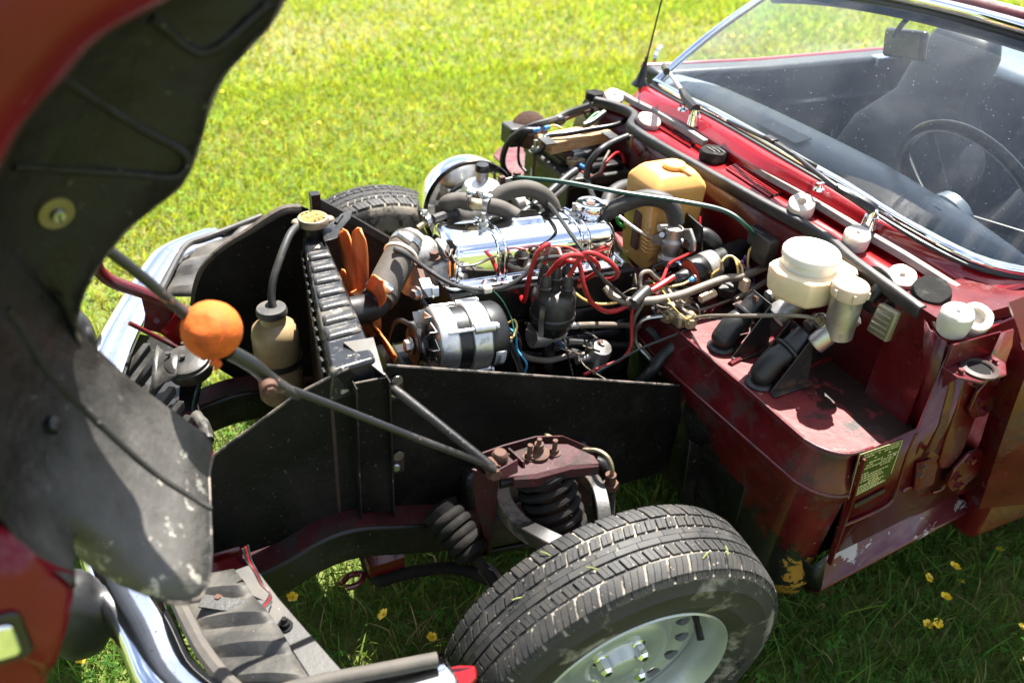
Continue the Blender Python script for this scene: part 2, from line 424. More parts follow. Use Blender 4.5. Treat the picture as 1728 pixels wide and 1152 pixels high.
def wood_mat():
    m = bpy.data.materials.new('pine_wood'); m.use_nodes = True
    n = m.node_tree.nodes; l = m.node_tree.links; b = n['Principled BSDF']
    tc = n.new('ShaderNodeTexCoord'); mp = n.new('ShaderNodeMapping'); mp.inputs['Scale'].default_value = (9, 75, 75)
    mp.inputs['Rotation'].default_value = (0, 0, .05)
    t = n.new('ShaderNodeTexNoise'); t.inputs['Scale'].default_value = 1.6; t.inputs['Detail'].default_value = 6; t.inputs['Distortion'].default_value = .6
    r = n.new('ShaderNodeValToRGB')
    r.color_ramp.elements[0].position = .35; r.color_ramp.elements[0].color = (.36, .19, .07, 1)
    r.color_ramp.elements[1].position = .62; r.color_ramp.elements[1].color = (.52, .34, .165, 1)
    l.new(tc.outputs['Object'], mp.inputs[0]); l.new(mp.outputs[0], t.inputs[0]); l.new(t.outputs[0], r.inputs[0]); l.new(r.outputs[0], b.inputs['Base Color'])
    b.inputs['Roughness'].default_value = .7
    return m
M['wood'] = wood_mat()
def glass_mat():
    m = bpy.data.materials.new('dusty_windscreen_glass'); m.use_nodes = True
    n = m.node_tree.nodes; l = m.node_tree.links
    for q in list(n):
        if q.type != 'OUTPUT_MATERIAL': n.remove(q)
    out = [q for q in n if q.type == 'OUTPUT_MATERIAL'][0]
    tr = n.new('ShaderNodeBsdfTransparent'); tr.inputs[0].default_value = (.86, .92, .92, 1)
    gl = n.new('ShaderNodeBsdfGlossy'); gl.inputs['Roughness'].default_value = .02
    df = n.new('ShaderNodeBsdfDiffuse'); df.inputs[0].default_value = (.62, .66, .68, 1)
    fr = n.new('ShaderNodeFresnel'); fr.inputs[0].default_value = 1.6
    m1 = n.new('ShaderNodeMixShader'); m2 = n.new('ShaderNodeMixShader')
    l.new(fr.outputs[0], m1.inputs[0]); l.new(tr.outputs[0], m1.inputs[1]); l.new(gl.outputs[0], m1.inputs[2])
    tc = n.new('ShaderNodeTexCoord')
    t = n.new('ShaderNodeTexNoise'); t.inputs['Scale'].default_value = 260; t.inputs['Detail'].default_value = 2
    l.new(tc.outputs['Object'], t.inputs[0])
    a = n.new('ShaderNodeMapRange'); a.inputs[1].default_value = .70; a.inputs[2].default_value = .76; a.inputs[4].default_value = .5; l.new(t.outputs[0], a.inputs[0])
    t2 = n.new('ShaderNodeTexNoise'); t2.inputs['Scale'].default_value = 5; t2.inputs['Detail'].default_value = 5
    l.new(tc.outputs['Object'], t2.inputs[0])
    a2 = n.new('ShaderNodeMapRange'); a2.inputs[1].default_value = .35; a2.inputs[2].default_value = .75; a2.inputs[3].default_value = .022; a2.inputs[4].default_value = .065; l.new(t2.outputs[0], a2.inputs[0])
    mx = n.new('ShaderNodeMath'); mx.operation = 'MAXIMUM'; l.new(a.outputs[0], mx.inputs[0]); l.new(a2.outputs[0], mx.inputs[1])
    l.new(mx.outputs[0], m2.inputs[0]); l.new(m1.outputs[0], m2.inputs[1]); l.new(df.outputs[0], m2.inputs[2])
    l.new(m2.outputs[0], out.inputs[0])
    return m
M['glass'] = glass_mat()
def attr_mat(name, transl, rough=.55):
    m = bpy.data.materials.new(name); m.use_nodes = True
    n = m.node_tree.nodes; l = m.node_tree.links; b = n['Principled BSDF']
    at = n.new('ShaderNodeAttribute'); at.attribute_name = 'tint'
    l.new(at.outputs[0], b.inputs['Base Color']); b.inputs['Roughness'].default_value = rough; b.inputs['Specular IOR Level'].default_value = .12
    tl = n.new('ShaderNodeBsdfTranslucent')
    hs = n.new('ShaderNodeHueSaturation'); hs.inputs['Value'].default_value = 1.75; hs.inputs['Hue'].default_value = .482; l.new(at.outputs[0], hs.inputs['Color']); l.new(hs.outputs[0], tl.inputs[0])
    mx = n.new('ShaderNodeMixShader'); mx.inputs[0].default_value = transl
    out = [q for q in n if q.type == 'OUTPUT_MATERIAL'][0]
    l.new(b.outputs[0], mx.inputs[1]); l.new(tl.outputs[0], mx.inputs[2]); l.new(mx.outputs[0], out.inputs[0])
    return m
M['grass'] = attr_mat('grass_blade', .5)
def ground_mat():
    m = bpy.data.materials.new('lawn_soil'); m.use_nodes = True
    n = m.node_tree.nodes; l = m.node_tree.links; b = n['Principled BSDF']
    tc = n.new('ShaderNodeTexCoord')
    t = n.new('ShaderNodeTexNoise'); t.inputs['Scale'].default_value = 1.3; t.inputs['Detail'].default_value = 8; t.inputs['Roughness'].default_value = .7
    l.new(tc.outputs['Object'], t.inputs[0])
    r = n.new('ShaderNodeValToRGB'); e = r.color_ramp.elements
    e[0].position = .3; e[0].color = (.11, .15, .022, 1); e[1].position = .72; e[1].color = (.30, .27, .11, 1)
    e.new(.5).color = (.15, .19, .03, 1)
    l.new(t.outputs[0], r.inputs[0])
    t2 = n.new('ShaderNodeTexNoise'); t2.inputs['Scale'].default_value = 55; t2.inputs['Detail'].default_value = 6; l.new(tc.outputs['Object'], t2.inputs[0])
    mx = n.new('ShaderNodeMix'); mx.data_type = 'RGBA'; mx.blend_type = 'MULTIPLY'; mx.inputs[0].default_value = .75
    l.new(r.outputs[0], mx.inputs[6]); l.new(t2.outputs[0], mx.inputs[7])
    l.new(mx.outputs[2], b.inputs['Base Color']); b.inputs['Roughness'].default_value = .9
    bp = n.new('ShaderNodeBump'); bp.inputs['Strength'].default_value = .7; bp.inputs['Distance'].default_value = .02; l.new(t2.outputs[0], bp.inputs['Height']); l.new(bp.outputs[0], b.inputs['Normal'])
    return m
M['ground'] = ground_mat()
# ================================================================== ground
def sheet(name, poly, mat, **k):
    b = MB(); b.add(poly, [list(range(len(poly)))]); return b.build(name, mat, **k)
g = MB()
N = 60
xs = [(-1 + 2 * i / N) for i in range(N + 1)]
for i in range(N + 1):
    for j in range(N + 1):
        x = math.copysign(abs(xs[i]) ** 3, xs[i]) * 150; y = math.copysign(abs(xs[j]) ** 3, xs[j]) * 150
        g.v.append(V((x, y, -.012 + .03 * noise.noise(V((x * .35, y * .35, 0))) * min(1, (abs(x) + abs(y)) / 6))))
for i in range(N):
    for j in range(N):
        a = i * (N + 1) + j
        g.f.append([a, a + N + 1, a + N + 2, a + 1])
ground = g.build('ground', M['ground'], kind='structure', label='sunlit lawn soil under the short grass', ang=180)

# ================================================================== the car
CAR = empty('sports_car', (0, 0, 0), 'dark red open sports car with its bonnet tipped forward and engine bay exposed', 'car')
def crown(a, b):
    def fn(px, py):
        p = P(px, py, z=a)
        for _ in range(8): p = P(px, py, z=a - b * p.y * p.y)
        return p
    return fn
def resample(pts, n):
    pts = [V(p) for p in pts]; d = [0]
    for a, b in zip(pts, pts[1:]): d.append(d[-1] + (b - a).length)
    out = []; k = 0
    for i in range(n):
        t = d[-1] * i / (n - 1)
        while k < len(pts) - 2 and d[k + 1] < t: k += 1
        f = (t - d[k]) / max(1e-9, d[k + 1] - d[k]); out.append(pts[k].lerp(pts[k + 1], min(1, f)))
    return out
def grid(b, rows):
    n = len(rows[0]); s = len(b.v)
    for r in rows: b.v += [V(p) for p in r]
    for i in range(len(rows) - 1):
        for j in range(n - 1):
            b.f.append([s + i * n + j, s + i * n + j + 1, s + (i + 1) * n + j + 1, s + (i + 1) * n + j])
    return b

# ---- scuttle (cowl) panel
zf, zr = crown(.838, .12), crown(.858, .12)
front_px = [(1067, 163), (1100, 180), (1156, 204), (1197, 229), (1263, 270), (1300, 290), (1379, 333), (1440, 370), (1471, 388), (1548, 426), (1622, 468), (1680, 502)]
rear_px = [(1098, 147), (1125, 163), (1156, 180), (1197, 199), (1275, 243), (1360, 293), (1421, 328), (1498, 377), (1572, 420), (1647, 455), (1728, 472), (1800, 476)]
cf = resample(smooth_path([zf(*p) for p in front_px], 4), 40)
cr = resample(smooth_path([zr(*p) for p in rear_px], 4), 40)
b = MB()
rows = []
for k in range(6):
    t = k / 5
    rows.append([a.lerp(c, t) + V((0, 0, .010 * math.sin(math.pi * t))) for a, c in zip(cf, cr)])
drop = [p + V((.004, 0, -.004)) for p in cf]; drop2 = [p + V((.004, 0, -.030)) for p in cf]
grid(b, [drop2, drop] + rows)
scut = b.build('scuttle_panel', M['red'], CAR, solid=.002, ang=50)
# chrome trim and gasket at the foot of the windscreen
tp = [p + V((-.012, 0, .012)) for p in cr]
b = MB(); b.tube(tp, .0105, n=10, smooth=False); ws_trim = b.build('windscreen_trim', M['chrome'], CAR)
b = MB(); b.tube([p + V((.001, 0, .003)) for p in cr], .005, n=8, smooth=False); b.build('windscreen_gasket', M['rubber'], CAR)
# ---- plenum deck below the scuttle edge
dk = crown(.806, .06)
deck_px = [(1000, 163), (1040, 172), (1070, 190), (1068, 210), (1090, 226), (1200, 290), (1300, 344), (1345, 368), (1400, 397), (1445, 437), (1500, 478), (1545, 517), (1568, 545), (1606, 578)]
da = resample([dk(*p) for p in deck_px], 40)
db = [p + V((-.012, 0, -.028)) for p in cf]
b = MB(); grid(b, [da, [a.lerp(c, .5) for a, c in zip(da, db)], db])
deck = b.build('plenum_deck', M['red'], CAR, solid=.002, ang=50)
# near end ledge with lip
e0 = dk(1606, 578); e1 = dk(1692, 543); e2 = dk(1760, 515)
b = MB(); b.add([e0, e1, e2, drop2[-1] + V((0, .02, 0)), db[-2]], [[0, 1, 2, 3, 4]])
b.build('ledge', M['maroon'], CAR, solid=.0022)
b = MB(); b.tube([dk(1562, 540) + V((0, 0, .002)), dk(1580, 565), e0, e1, e2], .0028, n=8, sub=5); b.build('ledge_lip', M['red'], CAR)
from mathutils.bvhtree import BVHTree
_db = MB(); grid(_db, [da, [a.lerp(c, .5) for a, c in zip(da, db)], db]); grid(_db, [db, drop2, drop] + rows); DBV = BVHTree.FromPolygons([tuple(p) for p in _db.v], _db.f)
def ondeck(px_, py_, lift=.0015):
    h = DBV.ray_cast(CAM, (P(px_, py_, d=1.0) - CAM).normalized())
    return (h[0] if h[0] is not None else dk(px_, py_)) + V((0, 0, lift))
# ---- vent grilles in the deck
def vent(c00, c10, c11, c01, n, split):
    c = [ondeck(*q, .0022) for q in (c00, c10, c11, c01)]
    pl = MB(); pl.prism(c, (0, 0, .0012)); vo = pl.build('vent_grille', M['ink'], CAR)
    bb = MB()
    for i in range(n):
        t0 = (i + .0) / n; t1 = (i + .42) / n
        a0, a1 = c[0].lerp(c[1], t0), c[0].lerp(c[1], t1); d0, d1 = c[3].lerp(c[2], t0), c[3].lerp(c[2], t1)
        bb.prism([a0 + V((0, 0, .0014)), a1 + V((0, 0, .0014)), d1 + V((0, 0, .0014)), d0 + V((0, 0, .0014))], (0, 0, .0022))
    for t in split:
        a, d_ = c[0].lerp(c[3], t - .035), c[1].lerp(c[2], t - .035); e, f_ = c[0].lerp(c[3], t + .035), c[1].lerp(c[2], t + .035)
        bb.prism([a + V((0, 0, .0016)), d_ + V((0, 0, .0016)), f_ + V((0, 0, .0016)), e + V((0, 0, .0016))], (0, 0, .0028))
    bb.build('grille_bars', M['red'], vo)
vent((1110, 218), (1164, 251), (1176, 243), (1118, 210), 20, [0, 1])
vent((1224, 287), (1298, 336), (1318, 329), (1244, 279), 24, [0, .33, .66, 1])
# ---- aluminium strips standing along the scuttle edge
def strip(pxs, h, nm, w=.006):
    q = smooth_path([crown(.822, .09)(*p) for p in pxs], 5)
    bb = MB(); bb.strip(q, V((w * 2.2, 0, 0)), V((-.003, 0, h)))
    o = bb.build(nm, M['alu_strip'], CAR, bevel=.0012)
    return o
strip([(1047, 162), (1075, 178), (1105, 193), (1150, 219), (1192, 246)], .014, 'edging_strip')
strip([(1262, 279), (1300, 302), (1350, 330), (1400, 360), (1460, 397), (1530, 438), (1600, 482), (1658, 517)], .013, 'edging_strip')
# ---- bulkhead rubber seal
sp = crown(.800, .0)
seal_px = [(1003, 172), (1030, 178), (1058, 188), (1071, 198), (1064, 213), (1075, 224), (1100, 240), (1200, 297), (1290, 347), (1330, 368), (1375, 392), (1405, 412), (1440, 443), (1500, 487), (1556, 528)]
sq = smooth_path([sp(*p) for p in seal_px], 4)
b = MB(); rings = []
for i, p in enumerate(sq):
    t = (sq[min(i + 1, len(sq) - 1)] - sq[max(0, i - 1)]); t.z = 0; t.normalize(); nrm = V((t.y, -t.x, 0))
    if nrm.x < 0: nrm = -nrm
    wob = .0015 * noise.noise(p * 40)
    prof = [(-.009, -.006), (.010, -.010), (.012, .004), (.008, .012), (-.004, .014 + wob), (-.010, .008)]
    rings.append([p + nrm * a + V((0, 0, c)) for a, c in prof])
b.ring(rings)
b.build('bulkhead_seal', M['rubber'], CAR, bevel=.002, label='long black rubber seal along the bulkhead top edge')
# ---- bulkhead wall under the seal
low = []
for p in sq:
    low.append(V((min(-.585, p.x), p.y, .592)))
b = MB(); top = [p + V((-.004, 0, -.004)) for p in sq]
cor_t = V((-.546, .640, .797)); cor_b = V((-.578, .636, .592))
top = top + [V((-.552, .60, .796)), cor_t]; low = low + [V((-.590, .60, .592)), cor_b]
grid(b, [top, [a.lerp(c, .5) + V((-.006, 0, 0)) for a, c in zip(top, low)], low])
low2 = [p + V((0, 0, -.16)) for p in low[:26]]
grid(b, [low[:26], low2])
b.build('bulkhead', M['maroon'], CAR, solid=.002, ang=30)
b = MB(); b.add([P(978, 180, x=-.60), P(1006, 172, x=-.60), P(1060, 196, x=-.612), P(1070, 212, x=-.615), P(1075, 330, x=-.615), P(1010, 330, x=-.605), P(955, 250, x=-.60)], [list(range(7))]); b.build('wing_bulkhead', M['olive'], CAR, solid=.003)
# raised swage ring around the clutch cylinder opening and black grommet
wc = P(1500, 500, x=-.588)
b = MB(); b.lathe([(.045, 0), (.045, .004), (.036, .006), (.03, .004), (.0, .004)], P(1478, 490, x=-.592), (1, 0, 0), n=28); b.build('bulkhead_grommet', M['black'], CAR)
# ---- footwell shelf
outline = [(-.590, -.205), (-.452, -.205), (-.425, -.09), (-.366, .10), (-.357, .20), (-.368, .40), (-.372, .555)]
for k in range(1, 7):
    a = math.pi / 2 * k / 6
    outline.append((-.372 - .065 * (1 - math.cos(a)), .555 + .080 * math.sin(a)))
outline += [(-.470, .636), (-.540, .636), (-.565, .630), (-.580, .618), (-.596, .60)]
b = MB(); b.prism([V((x, y, .592)) for x, y in outline], (0, 0, .004))
def grime_shade(m, col, gx, gy, gz, bias, lo, hi, sc=10):  # on the shelf and toe board this lays dirt and peeled paint
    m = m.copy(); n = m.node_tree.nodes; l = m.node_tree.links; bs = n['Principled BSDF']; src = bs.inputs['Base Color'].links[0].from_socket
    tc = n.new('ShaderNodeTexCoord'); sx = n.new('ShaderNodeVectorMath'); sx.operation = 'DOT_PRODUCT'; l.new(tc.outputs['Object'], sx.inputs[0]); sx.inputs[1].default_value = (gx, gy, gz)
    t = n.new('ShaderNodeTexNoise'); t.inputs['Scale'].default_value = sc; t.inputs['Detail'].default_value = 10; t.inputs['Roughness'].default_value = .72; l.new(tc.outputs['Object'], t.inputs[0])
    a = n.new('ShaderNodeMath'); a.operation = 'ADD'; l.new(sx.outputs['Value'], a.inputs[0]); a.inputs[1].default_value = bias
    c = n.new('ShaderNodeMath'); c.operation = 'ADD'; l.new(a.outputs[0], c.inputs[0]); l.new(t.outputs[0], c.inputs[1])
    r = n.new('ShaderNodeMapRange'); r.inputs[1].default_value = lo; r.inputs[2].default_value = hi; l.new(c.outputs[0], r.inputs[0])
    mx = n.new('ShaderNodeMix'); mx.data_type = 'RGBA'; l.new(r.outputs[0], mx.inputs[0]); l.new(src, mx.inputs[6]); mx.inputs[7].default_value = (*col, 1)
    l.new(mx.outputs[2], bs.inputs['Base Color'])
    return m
M['shelf'] = grime_shade(M['shelf'], (.022, .012, .009), -1.6, 0, 0, .05, .53, .58, 13)
shelf = b.build('footwell_shelf', M['shelf'], CAR, label='faded red footwell shelf carrying the master cylinders')
b = MB(); b.tube([V((x, y, .5955)) for x, y in outline[1:-4]], .0035, n=8, sub=3); b.build('shelf_lip', M['maroon_worn'], shelf)
# swage ridges on the shelf
b = MB()
b.tube([P(1152, 548, z=.597), P(1225, 512, z=.598), P(1300, 470, z=.597)], .005, n=8)
b.tube([P(1232, 615, z=.597), P(1300, 575, z=.600), P(1370, 520, z=.597)], .006, n=8)
b.tube([P(1330, 640, z=.596), P(1390, 608, z=.598), P(1440, 600, z=.596)], .004, n=8)
b.build('shelf_ridge', M['maroon_worn'], shelf)
# ---- toe board: front face of the footwell box, wrapping round the near corner
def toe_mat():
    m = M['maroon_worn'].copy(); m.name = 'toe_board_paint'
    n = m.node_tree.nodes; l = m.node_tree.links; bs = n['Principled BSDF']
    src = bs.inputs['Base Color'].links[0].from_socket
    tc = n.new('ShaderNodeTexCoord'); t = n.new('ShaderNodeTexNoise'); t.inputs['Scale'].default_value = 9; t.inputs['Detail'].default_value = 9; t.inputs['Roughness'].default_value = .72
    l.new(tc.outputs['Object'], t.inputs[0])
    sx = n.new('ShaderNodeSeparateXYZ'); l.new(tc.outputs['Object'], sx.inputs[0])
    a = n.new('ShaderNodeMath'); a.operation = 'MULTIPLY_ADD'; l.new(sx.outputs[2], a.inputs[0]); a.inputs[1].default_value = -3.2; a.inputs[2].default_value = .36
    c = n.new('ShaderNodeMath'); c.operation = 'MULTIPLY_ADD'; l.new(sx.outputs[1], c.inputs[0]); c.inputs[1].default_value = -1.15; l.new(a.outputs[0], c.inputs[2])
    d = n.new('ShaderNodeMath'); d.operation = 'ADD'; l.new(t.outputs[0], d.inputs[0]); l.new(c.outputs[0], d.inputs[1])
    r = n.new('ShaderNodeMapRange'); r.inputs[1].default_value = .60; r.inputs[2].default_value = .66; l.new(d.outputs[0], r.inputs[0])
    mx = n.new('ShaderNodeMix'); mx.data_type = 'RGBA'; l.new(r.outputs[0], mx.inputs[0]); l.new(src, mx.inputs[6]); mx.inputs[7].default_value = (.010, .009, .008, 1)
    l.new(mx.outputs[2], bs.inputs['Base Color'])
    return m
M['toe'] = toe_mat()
M['toe'] = grime_shade(M['toe'], (.34, .17, .02), 0, 1.5, -.6, -.50, .70, .71, 22)
edge = [V((x, y, .592)) for x, y in outline[1:-5]]
cen = V((-.6, .2, 0))
def off(p, dz, push):
    d_ = V((p.x - cen.x, (p.y - cen.y) * .25 if p.y < .5 else (p.y - cen.y), 0)).normalized()
    return V((p.x, p.y, p.z + dz)) + d_ * push
rows = [edge]
for dz, ps in ((-.012, -.004), (-.055, .004), (-.075, .014), (-.085, .015), (-.11, .006), (-.20, -.008), (-.30, -.02), (-.335, -.012), (-.39, -.03)):
    rows.append([off(p, dz, ps) for p in edge])
b = MB(); grid(b, rows)
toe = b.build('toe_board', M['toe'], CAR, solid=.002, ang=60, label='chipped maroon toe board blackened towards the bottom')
cr_ = [off(p, -.080, .0165) for p in edge]
b = MB(); b.tube(cr_, .0032, n=8, smooth=False); b.build('pressed_crease', M['maroon_worn'], toe)
# ---- A-post side panel
sy = .640
def S(px, py, y=sy): return P(px, py, y=y)
poly = [S(1449, 768), S(1548, 722), V((-.552, .645, .79)), V((-.70, .645, .79)), S(1700, 640, .645), S(1612, 832, .63), S(1398, 938, .635)]
b = MB(); b.add(poly, [list(range(len(poly)))])
post = b.build('door_pillar', M['maroon'], CAR, solid=.003, label='maroon front door pillar panel with pressed ribs')
def rib(pxs, r, y=sy, mat='maroon', par=None, name='pressed_rib', flat=.5):
    bb = MB(); bb.tube([S(a, c, y) + V((0, .001, 0)) for a, c in pxs], r, n=8, sub=5)
    return bb.build(name, M[mat], par or post)
def emboss(pxs, th=.005):
    bb = MB(); bb.prism([S(a, c, sy + .0012) for a, c in pxs], (0, th, 0)); return bb.build('pressed_panel', M['maroon'], post, bevel=.004, seg=3)
emboss([(1603, 592), (1613, 594), (1609, 655), (1594, 722), (1566, 772), (1556, 768), (1582, 715), (1597, 650)])
emboss([(1622, 640), (1654, 655), (1646, 695), (1618, 768), (1600, 786), (1584, 788), (1580, 778), (1594, 735), (1610, 690)])
rib([(1545, 730), (1528, 770), (1512, 825), (1500, 848), (1470, 865), (1412, 890)], .0034)
rib([(1522, 828), (1535, 820), (1552, 818), (1562, 800)], .0034)
rib([(1572, 830), (1590, 822), (1600, 800)], .0034)
# seam edge of the side panel
b = MB(); b.strip([S(1449, 768) + V((0, .004, 0)), S(1425, 850) + V((0, .004, 0)), S(1392, 945) + V((0, .004, 0))], V((0, .010, 0)), V((-.004, 0, 0)))
b.build('panel_flange', M['maroon'], post)
# identification plate
A, B_, C_, D_ = S(1450, 766, .6445), S(1523, 741, .6445), S(1500, 806, .6445), S(1430, 842, .6445)
b = MB(); b.prism([A, B_, S(1503, 797, .6445), S(1494, 811, .6445), D_], (0, .0008, 0))
plate = b.build('identification_plate', M['greenplate'], CAR, label='olive green maker plate covered in rows of small print')
def bil(u, v, lift=.0011): return A.lerp(B_, u).lerp(D_.lerp(C_, u), v) + V((0, lift, 0))
b = MB()
def quad(u0, u1, v0, v1): b.prism([bil(u0, v0), bil(u1, v0), bil(u1, v1), bil(u0, v1)], (0, .0003, 0))
quad(.0, 1, 0, .012); quad(0, .012, 0, 1); quad(.985, 1, 0, .86); quad(0, .9, .985, 1)
random.seed(3)
rowsv = [(.05, .12, .95), (.11, .14, .95), (.19, .4, .8), (.27, .2, .97), (.33, .25, .95), (.39, .22, .9), (.45, .6, .85), (.51, .15, .4), (.57, .2, .85), (.63, .12, .7), (.69, .12, .75), (.75, .2, .65), (.80, .12, .8), (.85, .1, .75), (.90, .08, .7), (.945, .06, .85)]
for v, u0, u1 in rowsv:
    u = u0
    while u < u1:
        w = random.uniform(.025, .085)
        if random.random() < .9: quad(u, min(u + w, u1), v, v + .026)
        u += w + .018
b.build('plate_print', M['platetext'], plate, kind='stuff')
b = MB(); b.lathe([(.006, 0), (.006, .0004), (.0046, .0004), (.0046, 0)], bil(.10, .2, .001), (0, 1, 0), n=20, closed=True)
b.build('plate_emblem', M['platetext'], plate)
for u, v in ((.9, .33), (.1, .65)):
    b = MB(); b.lathe([(.0034, 0), (.0030, .0015), (.0015, .0022), (0, .0023)], bil(u, v, .001), (0, 1, 0), n=14); b.build('rivet', M['steel'], plate)
b = MB(); b.prism([S(1441, 851, .6435), S(1492, 824, .6435), S(1494, 829, .6435), S(1442, 857, .6435)], (0, .001, 0)); b.build('stamped_strip', M['brown'], post)
# check strap bracket
b = MB(); b.prism([S(1545, 780, .645), S(1575, 770, .645), S(1580, 782, .645), S(1572, 815, .645), S(1540, 826, .645)], (0, .004, 0))
b.strip([S(1552, 777, .65), S(1566, 770, .667), S(1580, 778, .66)], V((-.002, .0, .012)), V((.002, .0, .002)))
br = b.build('strap_bracket', M['maroon'], post, bevel=.001)
b = MB()
for q in ((1556, 787), (1551, 800)): b.bolt(S(*q, .649), (0, 1, 0), .005, .006)
b.build('bracket_bolt', M['rust'], post)
# bonnet catch cup bracket
c0 = P(1648, 618, y=.675)
b = MB(); pts = []
for dx, dy in ((.055, -.02), (.055, .01), (.03, .034), (-.03, .034), (-.055, .012), (-.055, -.02)): pts.append(c0 + V((dx, dy, 0)))
b.prism(pts, (0, 0, -.004)); b.prism([pts[0] + V((0, .001, 0)), pts[5] + V((0, .001, 0)), pts[5] + V((0, .001, .045)), pts[0] + V((0, .001, .045))], (0, .003, 0))
b.prism([pts[0], pts[0] + V((0, .03, -.002)), pts[0] + V((-.02, -.0, -.05))], (-.003, 0, 0))
cat = b.build('catch_bracket', M['maroon'], CAR, bevel=.002, label='maroon bonnet catch bracket with a round hole')
b = MB(); b.lathe([(.030, .0005), (.030, .004), (.022, .006), (.020, .004), (.019, -.015), (.017, -.015), (.018, .0005)], c0 + V((.004, .008, 0)), (0, 0, 1), n=24, closed=True)
b.build('catch_cup', M['brown'], cat)
b = MB(); b.cyl(c0 + V((.004, .008, .0006)), c0 + V((.004, .008, .0016)), .018); b.build('cup_hole', M['ink'], cat)
b = MB()
for dx in (.042, -.036): b.bolt(c0 + V((dx, .004, 0)), (0, 0, 1), .005, .008)
b.build('catch_bolt', M['maroon_worn'], cat)
# ---- hinges
for i, (hx, hy, s) in enumerate(((1662, 665, 1), (1622, 793, .95))):
    c = P(hx, hy, y=.652)
    pts = [c + V((a * s, 0, d * s)) for a, d in ((.036, -.022), (.036, .018), (.012, .052), (-.028, .052), (-.05, .02), (-.05, -.025), (-.02, -.048), (.012, -.048))]
    bb = MB(); bb.prism(pts, (0, .007, 0)); h = bb.build('door_hinge', M['maroon'], CAR, bevel=.002)
    for a, d in ((.022, -.002), (.002, -.03), (0, .036)):
        bb = MB(); bb.bolt(c + V((a * s, .007, d * s)), (0, 1, 0), .0075, .009); bb.build('hinge_bolt', M['maroon_worn'], h)
    bb = MB(); bb.cyl(c + V((-.062, .02, -.04)), c + V((-.062, .02, .045)), .011); bb.build('hinge_barrel', M['maroon'], h)
# ---- sill under the pillar
l0, l1 = P(1385, 995, y=.652), P(1645, 857, y=.628)
i0, i1 = P(1396, 936, y=.632), P(1612, 832, y=.616)
k0 = P(1330, 905, y=.58)
b = MB(); grid(b, [[i0, i1], [i0.lerp(l0, .1) + V((0, 0, -.003)), i1.lerp(l1, .1) + V((0, 0, -.003))], [l0 + V((0, -.004, .003)), l1 + V((0, -.004, .003))], [l0, l1], [l0 + V((0, -.004, -.012)), l1 + V((0, -.004, -.012))], [l0 + V((0, -.06, -.05)), l1 + V((0, -.06, -.05))]])
sillm = pm('chipped_sill_paint', (.085, .008, .014), .36, var=.2, vs=8, bump=.06, coat=.3, chip=(.40, .35, .36), chsc=12, chlo=.575, dirt=(.05, .02, .02), dsc=12, dlo=.56, dhi=.7, speck=(.5, .42, .42), spsc=90, splo=.70)
b.build('sill', sillm, CAR, solid=.002, label='maroon sill with flaked paint below the door pillar')
b = MB(); b.add([i0, l0, P(1362, 1000, y=.62), P(1300, 905, x=-.41), P(1372, 955, x=-.42)], [[0, 1, 2, 3, 4]]); b.build('sill_end', M['black'], CAR, solid=.002)
# dark hollow behind the hinges
b = MB(); b.box((-.72, .56, .57), (.30, .10, .48)); b.build('pillar_cavity', M['maroon'], CAR)
# ---- near door, swung a little open
dpx = [(1652, 858), (1690, 745), (1728, 640), (1762, 560)]
ys = [.672, .70, .715, .72]
fr = [P(px_, py_, y=yy) for (px_, py_), yy in zip(dpx, ys)]
fr = smooth_path(fr, 5)
rows = []
for t in (0, .25, .5, .75, 1):
    rows.append([p + V((-.80 * t, .16 * t + .02 * math.sin(math.pi * t), 0)) for p in fr])
b = MB(); grid(b, rows)
inn = [[p + V((-.02, -.05, 0)) for p in r] for r in rows]
grid(b, inn[::-1])
grid(b, [rows[0], inn[0]]); grid(b, [[r[-1] for r in rows], [r[-1] for r in inn]]); grid(b, [[r[0] for r in inn], [r[0] for r in rows]])
door = b.build('door', M['maroon'], CAR, weld=True, ang=40, label='dark red driver door standing slightly open')
q = P(1703, 510, y=.70)
b = MB(); b.prism([P(1702, 510, y=.69), P(1728, 500, y=.69), P(1760, 560, y=.72), P(1728, 590, y=.72), P(1715, 545, y=.705)], (-.004, -.004, -.004)); b.build('door_top_corner', M['red'], door)
b = MB(); b.box((-1.4, .60, .34), (1.1, .12, .22)); b.box((-1.4, -.60, .34), (1.1, .12, .22)); b.build('side_sills', M['maroon'], CAR, bevel=.02, kind='stuff')
# underside of the car: floor pan so no light leaks through
b = MB(); b.box((-1.15, 0, .28), (1.3, 1.16, .03)); b.build('floor_pan', M['black'], CAR)
b = MB(); b.box((-.60, .20, .42), (.02, .80, .34)); b.build('footwell_rear', M['black'], CAR)
# ================================================================== windscreen and cabin
top_px = [(1292, -4), (1420, -22), (1530, 4), (1620, 28), (1728, 58), (1800, 78), (1900, 110)]
topx = [-.965, -.955, -.95, -.95, -.955, -.96, -.97]
tp_ = [P(a, c, x=xx) for (a, c), xx in zip(top_px, topx)]
# the header runs level across the car from the far upper corner
hl = V((-1.0, -.44, 1.07)); hr = V((-.985, .56, 1.150))
hdr = [hl.lerp(hr, k / 20) + V((.05, 0, .045)) * (1 - (k / 10 - 1) ** 2) for k in range(21)]
base = [p + V((-.012, 0, .010)) for p in resample(cr, 21)]
rows = []
for k in range(7):
    t = k / 6
    rows.append([a.lerp(c, t) + V((.010 * math.sin(math.pi * t), 0, .008 * math.sin(math.pi * t))) for a, c in zip(base, hdr)])
b = MB(); grid(b, rows)
b.build('windscreen', M['glass'], CAR, label='dusty windscreen glass reflecting the sky', ang=180)
# pillars
for s in (0, -1):
    q = [r[s] for r in rows]
    bb = MB(); bb.tube([p + V((0, 0, .0)) for p in q], .010, n=10, sub=3); bb.build('windscreen_pillar', M['chrome'], CAR)
